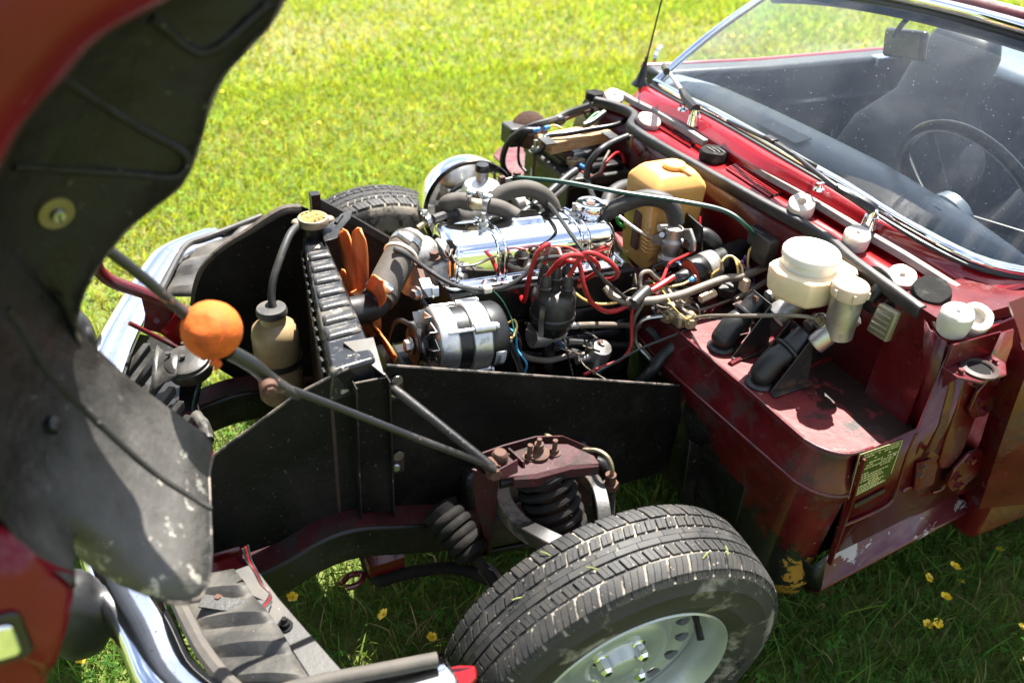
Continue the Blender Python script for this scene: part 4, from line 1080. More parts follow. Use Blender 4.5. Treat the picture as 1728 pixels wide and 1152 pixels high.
# spark plugs
for q in ((872, 487, .64), (1010, 470, .63), (965, 478, .635), (915, 480, .64)):
    c = P(q[0], q[1], z=q[2]); d_ = V((0, .9, .35)).normalized()
    b = MB(); b.cyl(c - d_ * .02, c + d_ * .012, .0085, n=12); b.cyl(c + d_ * .012, c + d_ * .034, .007, .006, n=12); b.cyl(c - d_ * .022, c - d_ * .012, .012, n=6); b.build('spark_plug', M['coilred'], CAR)
# ignition leads
def lead(pts, nm='ignition_lead', r=.0047, mat='redwire'):
    bb = MB(); bb.tube(pts, r, n=9, sub=7); return bb.build(nm, M[mat], CAR)
lead([TW[3], TW[3] + V((0, 0, .02)), P(925, 412, z=.80), P(905, 430, z=.785), P(893, 470, z=.73), P(884, 508, z=.66), P(876, 490, z=.645)])
lead([TW[0] + V((0, 0, .0)), P(945, 440, z=.765), P(968, 430, z=.775), P(1000, 438, z=.76), P(1010, 455, z=.72), P(990, 470, z=.68), P(975, 476, z=.65)])
lead([TW[1], P(985, 428, z=.775), P(1020, 436, z=.765), P(1042, 458, z=.73), P(1035, 470, z=.69), P(1014, 472, z=.64)])
lead([TW[4], P(960, 440, z=.76), P(978, 448, z=.745), P(985, 480, z=.71), P(1000, 512, z=.665), P(1030, 526, z=.64), P(1065, 512, z=.645), P(1080, 495, z=.65), P(1110, 480, z=.66), P(1137, 467, z=.67)], r=.0048)
lead([TW[2], TW[2] + V((0, 0, .02)), P(915, 437, z=.76), P(895, 455, z=.73), P(868, 476, z=.71), P(840, 487, z=.70), P(800, 488, z=.705), P(760, 478, z=.715), P(722, 455, z=.73), P(690, 432, z=.75), P(664, 420, z=.765)], 'coolant_sensor_cable', .0045, 'blackwire')
b = MB(); b.box(P(823, 489, z=.703), (.016, .010, .012)); b.build('cable_clip', M['white'], CAR, bevel=.002)
# alternator wires
wire('alternator_wire', [(832, 490, .70), (848, 508, .68), (862, 535, .65), (868, 560, .63)], .0016, 'greenwire')
wire('alternator_wire', [(858, 545, .63), (868, 540, .64), (872, 552, .63), (866, 568, .62), (858, 570, .62)], .0022, 'yellowwire')
wire('alternator_wire', [(857, 552, .63), (870, 565, .62), (873, 590, .59), (888, 612, .57), (886, 628, .55)], .0026, 'bluewire')
wire('alternator_wire', [(857, 560, .63), (875, 572, .61), (878, 590, .58), (870, 602, .56), (876, 628, .54)], .0026, 'brown')
wire('alternator_wire', [(860, 575, .62), (868, 596, .59), (876, 615, .56), (880, 630, .54)], .006, 'blackwire')
# fuel pump
fp = P(1011, 590, y=.13)
b = MB(); b.lathe([(.012, -.06), (.020, -.04), (.024, -.02), (.026, -.018), (.026, .0), (.024, .010), (.012, .016), (.006, .018), (.006, .022), (0, .022)], fp, (-.1, .25, 1), n=24); b.cyl(fp + V((.01, .0, -.012)), fp + V((.055, .005, -.010)), .009); b.cyl(fp + V((.02, .03, -.03)), fp + V((.005, .005, -.03)), .010)
fpo = b.build('fuel_pump', M['alu'], CAR, label='small round fuel pump behind the black side panel')
b = MB(); b.bolt(fp + V((0, .002, .017)), (-.1, .25, 1), .006, .006); b.build('pump_screw', M['rust'], fpo)
wire('fuel_hose', [(868, 588, .54), (890, 603, .53), (925, 608, .53), (960, 600, .53), (985, 597, .53)], .0065, 'greywire')
wire('fuel_hose', [(985, 597, .53), (950, 590, .52), (930, 610, .48), (925, 640, .44)], .006, 'rubber')
wire('oil_pressure_pipe', [(940, 585, .56), (960, 578, .54), (1010, 580, .52), (1060, 583, .50)], .009, 'rubber')
wire('sender_wire', [(943, 577, .58), (952, 585, .57), (960, 605, .54), (966, 632, .50)], .0018, 'blackwire')
b = MB(); b.cyl(P(944, 578, y=.13), P(951, 586, y=.13), .004); b.build('wire_crimp', M['bluecrimp'], CAR)
b = MB(); b.tube([P(880, 600, y=.07), P(930, 602, y=.07), P(960, 575, y=.065), P(1040, 560, y=.06)], .014); b.build('dipstick_boss', M['engine'], CAR)
b = MB(); b.cyl(P(905, 585, y=.09), P(975, 577, y=.09), .012); b.build('breather_stub', M['engine'], CAR)
# ---- carburettor, air filter, breather hoses
CARB = empty('carburettor', V((-.105, -.20, .62)), parent=CAR); CARB['label'] = 'aluminium carburettor with a domed piston chamber'
cb = P(812, 335, y=-.20)
b = MB(); b.lathe([(.044, -.012), (.046, -.004), (.044, .004), (.043, .020), (.037, .034), (.022, .041), (.0135, .043), (.0135, .066), (0, .066)], cb, (0, 0, 1), n=32); b.build('piston_chamber', M['alu_clean'], CARB)
b = MB(); b.lathe([(.0155, .064), (.0155, .072), (.013, .078), (0, .079)], cb, (0, 0, 1), n=12); b.build('damper_cap', M['blackplastic'], CARB)
for s in (1, -1):
    b = MB(); b.cyl(cb + V((.040 * s, .012 * s, -.01)), cb + V((.040 * s, .012 * s, .014)), .009); b.build('chamber_screw', M['alu'], CARB)
b = MB(); b.cyl(cb + V((0, .07, -.045)), cb + V((0, -.07, -.045)), .028); b.box(cb + V((0, 0, -.045)), (.07, .07, .06)); b.build('carburettor_body', M['alu'], CARB, bevel=.006)
b = MB(); b.cyl(cb + V((.06, .02, -.13)), cb + V((.06, .02, -.06)), .026); b.build('float_chamber', M['alu'], CARB)
b = MB(); b.prism([cb + V((-.05, .075, -.09)), cb + V((.055, .075, -.09)), cb + V((.055, .075, -.02)), cb + V((.04, .075, -.012)), cb + V((-.05, .075, -.02))], (0, .02, 0)); b.build('manifold_flange', M['alu'], CARB, bevel=.005)
b = MB(); b.tube([cb + V((0, .09, -.05)), V((-.10, -.11, .60)), V((-.10, -.08, .58))], .032, n=16); b.build('inlet_manifold', M['alu'], CAR)
b = MB(); b.tube([V((0, -.14, .58)), V((-.15, -.17, .50)), V((-.28, -.14, .58))], .03, n=14); b.build('exhaust_manifold', M['rust'], CAR)
af = V((-.112, -.270, .680)); aa = V((.06, 1, .10)).normalized()
FIL = empty('air_filter', af - V((0, 0, .11)), parent=CAR); FIL['label'] = 'round chrome air filter facing the engine'
b = MB(); b.lathe([(.0, -.066), (.105, -.066), (.110, -.060), (.112, -.05), (.112, -.004), (.110, 0)], af, aa, n=64); b.build('filter_cover', M['chrome'], FIL)
b = MB(); b.lathe([(.112, -.003), (.114, .0), (.112, .003), (.106, .002), (.100, -.004), (.090, -.008), (.078, -.006), (.066, .004), (.062, .004), (.058, -.010), (.050, -.012)], af, aa, n=64)
b.build('filter_backplate', pm('dull_dark_chrome', (.085, .078, .07), .18, metal=1, var=.25, vs=20, bump=.02, dirt=(.06, .045, .035), dsc=14, dlo=.55, dhi=.75), FIL)
b = MB(); b.lathe([(.0, -.009), (.052, -.009)], af, aa, n=40); b.build('filter_throat', M['brown'], FIL)
wire('throttle_bracket', [(836, 330, .75), (850, 325, .765), (862, 305, .785)], .009, 'dustyplastic')
b = MB(); b.box(P(847, 303, z=.79), (.012, .012, .014)); b.cyl(P(847, 305, z=.785), P(848, 318, z=.765), .004); b.bolt(P(872, 298, z=.79), (0, 0, 1), .008, .010); b.build('throttle_linkage', M['rust'], CAR)
wire('choke_cable', [(866, 299, .79), (950, 307, .80), (1050, 325, .80), (1150, 340, .80), (1220, 355, .79), (1258, 380, .77), (1280, 410, .72), (1284, 445, .66)], .0052, 'greenwire', label='dark green sheathed control cable crossing the engine bay')
wire('throttle_wire', [(848, 303, .79), (866, 299, .79)], .001, 'steel')
wire('breather_hose', [(752, 352, .775), (756, 342, .79), (775, 338, .795), (798, 342, .795)], .0165, 'dustyhose', n=14)
wire('breather_hose', [(790, 340, .795), (802, 345, .795), (820, 347, .79)], .012, 'brass', n=14)
wire('breather_hose', [(815, 346, .79), (840, 350, .785), (858, 358, .775), (872, 366, .768)], .0165, 'dustyhose', n=14)
wire('breather_hose', [(760, 358, .765), (785, 368, .745), (806, 365, .73)], .015, 'hose', n=12)
for q, q2, zz in (((795, 340), (805, 344), .795), ((822, 347), (832, 349), .79)):
    a_, b_ = P(*q, z=zz), P(*q2, z=zz); b = MB(); b.lathe([(.0168, -.006), (.0192, -.006), (.0192, .006), (.0168, .006)], a_, b_ - a_, n=24, closed=True); b.cyl(a_ + V((-.006, .004, .018)), a_ + V((.008, -.004, .022)), .006, n=8); b.build('hose_clamp', M['steel'], CAR)
wire('heater_hose', [(832, 340, .775), (850, 326, .79), (885, 318, .80), (912, 326, .79), (930, 345, .76), (936, 366, .73)], .0175, 'dustyhose', n=14)
wire('heater_hose', [(868, 376, .73), (885, 358, .735), (910, 340, .745), (935, 318, .755), (958, 298, .765), (972, 288, .77)], .009, 'rubber', n=10)
b = MB(); b.cyl(P(868, 344, y=-.24), P(884, 338, y=-.24), .02); b.box(P(884, 352, y=-.24), (.03, .03, .03)); b.build('carburettor_elbow', M['white'], CARB, bevel=.004)

# fine wiring tucked round the back of the engine
random.seed(21)
for k in range(14):
    x0, y0 = random.uniform(1040, 1110), random.uniform(440, 520); pts = [(x0, y0, random.uniform(.60, .66))]
    for j in range(4):
        x0 += random.uniform(5, 34); y0 += random.uniform(-18, 26); pts.append((x0, y0, random.uniform(.605, .66)))
    wire('loom_wire', pts, random.choice((.0014, .0018, .0024)), random.choice(('blackwire', 'greywire', 'brown', 'blackwire', 'yellowwire', 'redwire')))
for k in range(7):
    x0, y0 = random.uniform(860, 900), random.uniform(520, 560); pts = [(x0, y0, random.uniform(.58, .63))]
    for j in range(4):
        x0 += random.uniform(10, 50); y0 += random.uniform(-6, 28); pts.append((x0, y0, random.uniform(.50, .57)))
    wire('loom_wire', pts, random.choice((.0014, .0018, .0026)), random.choice(('blackwire', 'greywire', 'brown', 'blackwire')))
# ================================================================== things in the engine bay
# ---- battery
bx0 = V((-.405, -.352, .49))
BAT = empty('battery', bx0 + V((-.09, -.12, 0)), 'black car battery with white labels in the far rear corner of the engine bay', 'battery')
b = MB(); b.hexa([bx0 + V((0, 0, 0)), bx0 + V((0, -.242, 0)), bx0 + V((-.175, -.242, 0)), bx0 + V((-.175, 0, 0)), bx0 + V((0, 0, .165)), bx0 + V((0, -.242, .165)), bx0 + V((-.175, -.242, .165)), bx0 + V((-.175, 0, .165))]); b.build('battery_case', M['blackplastic'], BAT, bevel=.004)
b = MB(); b.prism([bx0 + V((.004, .004, .163)), bx0 + V((.004, -.246, .163)), bx0 + V((-.179, -.246, .163)), bx0 + V((-.179, .004, .163))], (0, 0, .024)); b.build('battery_lid', M['dustyplastic'], BAT, bevel=.005)
b = MB(); b.prism([bx0 + V((-.012, -.07, .186)), bx0 + V((-.012, -.235, .186)), bx0 + V((-.10, -.235, .186)), bx0 + V((-.10, -.07, .186))], (0, 0, .022)); b.prism([bx0 + V((-.075, -.012, .186)), bx0 + V((-.075, -.10, .186)), bx0 + V((-.165, -.10, .186)), bx0 + V((-.165, -.012, .186))], (0, 0, .018)); b.build('vent_cover', M['blackplastic'], BAT, bevel=.004)
wl = MB(); wl.prism([bx0 + V((.0005, -.20, .02)), bx0 + V((.0005, -.045, .02)), bx0 + V((.0005, -.045, .06)), bx0 + V((.0005, -.13, .085)), bx0 + V((.0005, -.20, .14))], (.0006, 0, 0)); wl.build('battery_label', M['whitelabel'], BAT)
text_mesh('540A', bx0 + V((.0014, -.075, .066)), (0, 1, 0), (0, 0, 1), .030).build('label_lettering', M['whitelabel'], BAT, kind='stuff')
text_mesh('54Ah', bx0 + V((.0014, -.085, .034)), (0, 1, 0), (0, 0, 1), .024).build('label_lettering', M['ink'], BAT, kind='stuff')
tp0 = P(966, 276, z=.688)
b = MB(); b.cyl(tp0 + V((0, 0, -.02)), tp0 + V((0, 0, .018)), .010, .009); b.build('terminal_post', M['alu'], BAT)
b = MB(); b.lathe([(.0095, 0), (.017, 0), (.017, .013), (.0095, .013)], tp0, (0, 0, 1), n=20, closed=True); b.box(tp0 + V((-.016, .008, .007)), (.022, .018, .014)); b.bolt(tp0 + V((.014, .004, .012)), (0, 0, 1), .007, .010)
clampo = b.build('terminal_clamp', M['brass'], CAR, bevel=.002)
b = MB(); b.cyl(tp0 + V((-.008, .02, .002)), tp0 + V((-.02, .03, -.004)), .0065); b.build('terminal_crimp', M['bluecrimp'], clampo)
# ---- wooden spacers and clamp rod
wa = [P(925, 268, z=.735), P(1025, 252, z=.735)]
def plank(name, a, c, wv, hz, lab, grp='wood pieces on the battery'):
    bb = MB(); d_ = c - a; bb.obox(a, d_, wv, V((0, 0, hz)))
    o = bb.build(name, M['wood'], label=lab, cat='wood block', group=grp, bevel=.002); return o
a0, a1 = P(930, 262, z=.722), P(1031, 240, z=.722)
d_ = (a1 - a0); wv = V((d_.y, -d_.x, 0)).normalized() * -.030
if wv.y > 0: wv = -wv
plank('wood_block', a0, a1, wv, .030, 'pale pine block lying across the battery, nearer the engine')
plank('wood_block', a0 + wv * 1.35 + V((.006, 0, 0)), a1 + wv * 1.35 + V((.006, 0, 0)), wv * .8, .030, 'pale pine batten behind the clamp rod on the battery')
bb = MB(); c = P(952, 258, z=.708); bb.box(c, (.03, .05, .02)); bb.build('wood_block', M['brown'], label='short dark brown spacer under the near end of the pine block', cat='wood block', group='wood pieces on the battery', bevel=.002)
bb = MB(); c = P(1012, 248, z=.708); bb.box(c, (.04, .05, .018)); bb.build('wood_block', M['brown'], label='dark brown spacer under the bulkhead end of the pine block', cat='wood block', group='wood pieces on the battery', bevel=.002)
b = MB(); b.tube([P(1060, 202, z=.775), P(1035, 212, z=.772), P(1000, 218, z=.768), P(955, 226, z=.764), P(925, 229, z=.762), P(917, 237, z=.757), P(916, 250, z=.74), P(905, 258, z=.725), P(897, 256, z=.722)], .0065, n=10, sub=5)
cl = b.build('battery_clamp', M['blackplastic'], CAR, label='bent black battery clamp rod over the wood')
b = MB(); b.lathe([(.016, 0), (.016, .003), (.009, .003), (.009, .012), (.005, .012), (.005, .03), (0, .03)], P(903, 256, z=.722), (0, 0, 1), n=16); b.build('clamp_nut', M['steel'], cl)
b = MB(); b.cyl(P(903, 258, z=.722), P(903, 258, z=.722) + V((.002, 0, -.22)), .0035); b.build('hold_down_rod', M['rust'], cl)
for q in ((1030, 228), (924, 238)):
    b = MB(); b.box(P(*q, z=.768), (.028, .045, .003)); b.build('rubber_pad', M['rubber'], cl)
# battery cables
wire('battery_cable', [(1060, 230, .79), (1035, 240, .78), (1015, 252, .775), (1000, 268, .755), (992, 282, .735), (990, 300, .71)], .0085, 'rubber', n=10)
wire('battery_cable', [(1088, 228, .80), (1060, 231, .79), (1030, 240, .78)], .004, 'greywire')
wire('battery_cable', [(972, 286, .71), (968, 298, .70), (950, 318, .71), (930, 335, .72), (905, 352, .74)], .0075, 'hose')
wire('battery_cable', [(990, 298, .71), (996, 318, .70), (1003, 335, .70), (1020, 345, .70)], .0065, 'rubber')
wire('battery_wire', [(982, 290, .70), (995, 298, .70), (1012, 292, .715), (1025, 272, .735), (1040, 258, .74), (1050, 262, .73), (1053, 275, .71)], .0034, 'redwire')
wire('battery_wire', [(997, 300, .70), (1012, 290, .72), (1020, 270, .74), (1028, 255, .75)], .003, 'greywire')
wire('bulkhead_wire', [(1073, 222, .80), (1067, 240, .78), (1075, 258, .75), (1082, 268, .72)], .0024, 'redwire')
wire('bulkhead_wire', [(1093, 245, .78), (1086, 262, .76), (1082, 275, .73)], .0024, 'greenwire')
wire('loom_cable', [(995, 178, .80), (960, 190, .78), (940, 200, .77), (925, 205, .77), (900, 212, .76), (878, 222, .74), (868, 228, .72)], .009, 'hose')
wire('loom_cable', [(1020, 190, .79), (1000, 205, .775), (985, 212, .77)], .009, 'rubber')
wire('loom_wire', [(1022, 188, .79), (1005, 192, .785), (985, 210, .775)], .0024, 'brightgreen')
wire('battery_cable', [(905, 220, .765), (880, 222, .76), (858, 240, .72), (848, 270, .66), (855, 292, .62), (872, 303, .60)], .008, 'rubber', n=10)
wire('battery_wire', [(885, 226, .74), (876, 245, .70), (876, 275, .64), (890, 292, .62)], .004, 'rubber')
b = MB(); b.cyl(P(898, 221, z=.765), P(910, 219, z=.765), .007); b.cyl(P(918, 217, z=.765), P(926, 215, z=.765), .006); b.build('wire_crimp', M['bluecrimp'], CAR)
wire('loom_wire', [(926, 215, .765), (936, 212, .77), (948, 217, .765)], .003, 'yellowwire')
# wiper motor / relay cluster at the far edge with grommeted cable
b = MB(); b.tube([P(1000, 185, x=-.60), P(985, 188, z=.78), P(960, 198, z=.77), P(945, 205, z=.765)], .0065); b.build('bonnet_cable', M['rust'], CAR)
b = MB(); b.lathe([(.030, 0), (.030, .008), (.018, .012), (.018, .002)], P(996, 184, x=-.605), (1, 0, 0), n=22); b.build('cable_grommet', M['rubber'], CAR)
b = MB(); b.ell(P(944, 203, z=.765), (.018, .014, .014)); b.build('cable_boot', M['rubber'], CAR)
wm = P(895, 222, z=.72)
b = MB(); b.lathe([(.0, .0), (.045, .0), (.048, .012), (.046, .03), (.03, .036), (0, .036)], wm, (.5, .6, .5), n=28); wmo = b.build('horn', M['rust'], CAR, label='rusty round horn beside the battery on the far side')
b = MB(); b.box(P(868, 226, z=.72), (.05, .06, .05)); b.build('relay', M['dustyplastic'], CAR, bevel=.004)
# far inner wing plate (maroon)
b = MB(); b.prism([P(832, 262, z=.55), P(842, 248, z=.555), P(880, 240, z=.56), P(930, 250, z=.56), P(960, 300, z=.54), P(910, 340, z=.54), P(870, 300, z=.545)], (0, 0, -.006)); b.build('battery_tray_bracket', M['maroon_worn'], CAR, bevel=.003)
b = MB(); b.box(bx0 + V((-.09, -.12, -.006)), (.22, .29, .008)); b.build('battery_tray', M['rust'], CAR)
b = MB(); b.prism([P(960, 395, z=.50), P(1010, 345, z=.60), P(1070, 300, z=.66), P(1070, 330, z=.60), P(1010, 400, z=.50)], (.003, .003, 0)); b.build('tray_support', M['brown'], CAR)
# ---- washer bottle
wb = V((-.470, -.052, .598))
def rr3(hx, hy, r, z, c=wb): return [V((c.x + a, c.y + d_, z)) for a, d_ in rrect(hx, hy, r, 5)]
b = MB(); rg = []
for z, hx, hy, r in ((.600, .048, .044, .010), (.606, .056, .052, .012), (.64, .060, .056, .012), (.785, .066, .060, .012), (.795, .0655, .0595, .012), (.802, .063, .057, .014), (.817, .053, .047, .016), (.823, .047, .041, .016), (.8245, .040, .034, .016)): rg.append(rr3(hx, hy, r, z))
b.ring(rg)
WB = empty('washer_bottle', wb, 'yellowed plastic washer bottle standing against the bulkhead', 'bottle')
b.build('bottle_body', M['amber'], WB, ang=45)
for k in range(9):
    b = MB(); z = .655 + k * .009; pts = [V((wb.x + .063 - .03 * t, wb.y + .0605, z + .0 * t)) for t in (0, .5, 1)]
    b.tube([V((wb.x + .062, wb.y + .030, z)), V((wb.x + .058, wb.y + .054, z)), V((wb.x + .020, wb.y + .0575, z))], .0018, n=6); b.build('moulded_ridge', M['amber'], WB)
b = MB(); bc = wb + V((-.008, .006, .2255)); b.lathe([(.019, 0), (.020, .002), (.0245, .003), (.025, .009), (.023, .0115), (0, .012)], bc, (0, 0, 1), n=28); b.build('bottle_cap', M['amber'], WB)
b = MB(); b.tube([bc + V((-.0, .024, .008)), bc + V((-.012, .034, .0)), bc + V((-.022, .036, -.006))], .0035, n=8); b.build('cap_strap', M['amber'], WB)
b = MB(); b.box(wb + V((.0625, .005, .09)), (.012, .028, .09)); b.build('bottle_recess_motor', M['rust'], WB, bevel=.006)
wire('washer_tube', [(1062, 352, .73), (1072, 336, .75), (1082, 322, .76)], .006, 'brightgreen')
# ---- heater hoses and valve
wire('heater_hose', [(1012, 366, .745), (1045, 348, .77), (1085, 334, .79), (1118, 338, .79), (1135, 352, .775), (1141, 378, .745)], .0175, 'hose', n=16, label='black heater hose arching to the heater valve')
wire('heater_hose', [(1022, 352, .72), (1030, 330, .735), (1050, 316, .74), (1075, 312, .73)], .016, 'hose', n=14)
wire('heater_hose', [(945, 366, .735), (970, 372, .74), (1000, 368, .745)], .012, 'hose', n=12)
wire('throttle_cable', [(912, 330, .77), (935, 355, .775), (960, 390, .775), (985, 425, .76), (1010, 462, .72), (1040, 490, .68), (1062, 508, .655)], .0042, 'blackwire')
wire('throttle_cable', [(870, 305, .78), (895, 315, .775), (915, 335, .77), (930, 350, .77)], .004, 'blackwire')
hv = P(1134, 405, z=.70)
HV = empty('heater_valve', hv - V((0, 0, .05)), parent=CAR); HV['label'] = 'cast aluminium heater valve with levers'
b = MB(); b.lathe([(.022, -.055), (.024, -.05), (.024, -.038), (.017, -.034), (.019, -.02), (.0215, -.012), (.0215, .0), (.017, .006), (.017, .024), (0, .024)], hv, (0, 0, 1), n=24); b.cyl(hv + V((0, 0, -.02)), hv + V((-.045, .0, -.005)), .011); b.build('valve_body', M['alu'], HV, bevel=.001)
b = MB(); b.lathe([(.0175, .018), (.0200, .018), (.0200, .029), (.0175, .029)], hv, (0, 0, 1), n=24, closed=True); b.cyl(hv + V((.012, -.012, .026)), hv + V((.03, -.012, .028)), .008); b.build('hose_clamp', M['steel'], HV)
b = MB(); c = P(1160, 405, z=.71); b.prism([c + V((0, a, d_)) for a, d_ in ((-.028, .012), (.0, .026), (.022, .006), (.024, -.018), (.008, -.022), (-.024, -.002))], (-.008, 0, 0)); b.build('valve_flange', M['alu'], HV, bevel=.003)
b = MB(); c = P(1166, 400, z=.71); b.prism([c + V((-.008, a, d_)) for a, d_ in ((-.04, .036), (.02, .032), (.036, -.03), (.03, -.06), (-.02, -.06), (-.045, -.02))], (-.003, 0, 0)); b.build('valve_plate', M['black'], HV)
b = MB(); b.bolt(P(1158, 408, z=.70) + V((.004, .01, 0)), (1, .3, 0), .007, .008); b.build('flange_bolt', M['rust'], HV)
b = MB(); b.prism([P(1098, 402, z=.70), P(1108, 394, z=.705), P(1126, 397, z=.705), P(1122, 412, z=.695), P(1100, 410, z=.70)], (0, 0, -.004)); b.cyl(P(1117, 398, z=.706), P(1117, 396, z=.715), .006, n=10); b.build('valve_lever', M['steel'], HV)
wire('heater_control_cable', [(1040, 360, .735), (1062, 378, .725), (1085, 394, .715), (1100, 402, .705)], .0034, 'steel')
wire('heater_hose', [(1175, 397, .715), (1190, 397, .715), (1205, 410, .70), (1213, 428, .67)], .0165, 'rubber', n=14)
wire('fuse_wire', [(1181, 365, .75), (1180, 385, .73), (1176, 408, .70), (1172, 422, .69), (1155, 432, .69), (1130, 445, .68), (1118, 470, .67), (1100, 488, .66), (1085, 500, .655)], .0034, 'redwire')
wire('loom_wire', [(1040, 365, .70), (1045, 378, .68), (1062, 388, .66), (1075, 390, .65)], .004, 'brightgreen')
b = MB(); b.cyl(P(1058, 387, z=.64), P(1048, 396, z=.63), .004); b.build('bullet_connector', M['redwire'], CAR)
# ---- ignition coil
k0, k1 = P(1163, 464, z=.655), P(1242, 432, z=.668)
kd = (k1 - k0).normalized()
COIL = empty('ignition_coil', k0.lerp(k1, .5) - V((0, 0, .04)), parent=CAR); COIL['label'] = 'black ignition coil with an orange red end cap'
b = MB(); b.lathe([(.0, .0), (.034, .0), (.0355, .006), (.0355, .03), (.034, .034), (.034, .15), (.030, .155), (0, .155)], k0, kd, n=32); b.build('coil_can', M['black'], COIL)
b = MB(); b.lathe([(.0, -.004), (.026, -.003), (.031, -.001), (.0335, .004), (.0335, .0)], k0, kd, n=32); b.build('coil_cap', M['coilred'], COIL)
b = MB(); b.lathe([(.035, .034), (.0362, .036), (.0362, .062), (.035, .064)], k0, kd, n=32); b.build('coil_bracket', M['alu'], COIL)
b = MB(); b.lathe([(.016, .0), (.0165, -.010), (.014, -.032), (.008, -.038), (.007, -.044), (0, -.044)], k0, kd, n=20); b.build('coil_tower', M['dustyplastic'], COIL)
u, w, _ = frame(kd)
for q, q2 in (((1146, 444), (1152, 448)), ((1163, 474), (1172, 470))):
    b = MB(); b.bolt(P(*q2, z=.665), -kd, .006, .008); b.build('coil_terminal', M['steel'], COIL)
    b = MB(); b.cyl(P(*q, z=.665), P(*q2, z=.665), .005, n=8); b.build('wire_crimp', M['bluecrimp'], COIL)
lead([P(1137, 467, z=.672), P(1120, 478, z=.668), P(1100, 490, z=.66), P(1075, 502, z=.65)], r=.0058)
wire('coil_wire', [(1146, 444, .665), (1125, 443, .66), (1104, 450, .65), (1108, 463, .645), (1125, 472, .64), (1160, 485, .64), (1190, 480, .65), (1200, 474, .655)], .003, 'blackwire')
wire('coil_wire', [(1163, 474, .665), (1150, 480, .66), (1120, 486, .655), (1098, 495, .65)], .0026, 'yellowwire')
for dz, dx in ((0, 0), (.002, 7)):
    wire('loom_wire', [(1200, 474, .66), (1203, 462, .67), (1216, 452, .68), (1218, 442, .695), (1226, 433, .70), (1238, 434, .70), (1244 + dx, 448, .69), (1246 + dx, 462, .675)], .0026, 'yellowwire')
for q in ((1252, 440), (1258, 432), (1264, 428)):
    wire('loom_wire', [(q[0], q[1], .70), (q[0] - 4, q[1] + 12, .68), (q[0] + 4, q[1] + 30, .66), (q[0] + 8, q[1] + 48, .63), (q[0] + 2, q[1] + 55, .62)], .0024, 'purplewire')
wire('loom_wire', [(1275, 412, .72), (1265, 422, .71), (1262, 440, .69), (1262, 460, .66)], .0024, 'yellowwire')
# relay boxes in shade behind
b = MB(); b.box(P(1290, 420, x=-.575), (.03, .05, .06)); b.box(P(1278, 400, x=-.578), (.02, .04, .04)); b.build('relay', M['dustyplastic'], CAR, bevel=.004)
# ---- loom bundles across the shelf
wire('wiring_loom', [(1055, 508, .655), (1080, 508, .655), (1110, 506, .655), (1150, 497, .66), (1190, 482, .665), (1225, 470, .67), (1245, 468, .67), (1270, 460, .67), (1300, 447, .68), (1330, 435, .69)], .0085, 'greywire', n=12, label='tan wrapped wiring loom across the footwell shelf')
wire('wiring_loom', [(1062, 512, .65), (1035, 500, .66), (1022, 485, .67)], .008, 'greywire')
wire('loom_wire', [(1068, 504, .655), (1030, 512, .65), (1005, 512, .655), (985, 505, .665), (965, 490, .68)], .0026, 'yellowwire')
b = MB(); b.tube([P(1068, 513, z=.655), P(1078, 503, z=.66), P(1092, 490, z=.664)], .0125, n=12); b.build('loom_tape', M['dustyplastic'], CAR)
for dz in (0, .004):
    wire('loom_wire', [(1085, 495, .655), (1080, 480, .67), (1083, 462, .685 + dz), (1095, 458, .69), (1104, 466, .68), (1120, 480, .66), (1132, 495, .65), (1142, 510, .64), (1150, 516, .635)], .0042, 'greywire')
wire('loom_wire', [(1078, 490, .66), (1074, 478, .67), (1072, 462, .68)], .002, 'brown')
# red wire down to the fuel pump side
wire('sender_wire', [(1072, 512, .645), (1066, 530, .62), (1066, 560, .58), (1064, 585, .55), (1050, 605, .53), (1020, 618, .53), (985, 632, .53)], .0036, 'redwire')
wire('sender_wire', [(1172, 540, .60), (1160, 555, .60), (1120, 572, .58), (1080, 588, .56), (1040, 610, .54), (1000, 632, .53)], .003, 'blackwire')
wire('shelf_wire', [(1135, 450, .62), (1112, 446, .63), (1090, 455, .63), (1075, 462, .63), (1052, 462, .63)], .003, 'blackwire')
wire('clutch_cable', [(1030, 400, .62), (1042, 430, .60), (1060, 470, .59), (1075, 492, .60)], .006, 'blackwire')
wire('speed_cable', [(1100, 512, .60), (1106, 530, .60), (1120, 540, .60)], .005, 'blackwire')
# connectors
c = P(1195, 500, z=.635)
b = MB(); dv = (P(1212, 492, z=.64) - P(1180, 505, z=.632)).normalized(); b.cyl(P(1182, 505, z=.632), P(1206, 494, z=.638), .009, n=6); b.build('connector', M['ivory'], CAR)
b = MB(); b.hexa([P(1212, 500, z=.62), P(1240, 512, z=.61), P(1252, 498, z=.615), P(1225, 486, z=.622), P(1210, 486, z=.648), P(1238, 492, z=.645), P(1250, 476, z=.648), P(1224, 472, z=.65)]); b.build('relay', M['dustyplastic'], CAR, bevel=.003)
b = MB(); b.box(P(1256, 480, z=.655), (.014, .022, .030)); b.build('connector', M['ivory'], CAR, bevel=.003)
wire('wiring_loom', [(1240, 505, .63), (1270, 488, .64), (1300, 470, .65), (1320, 458, .66)], .006, 'greywire')
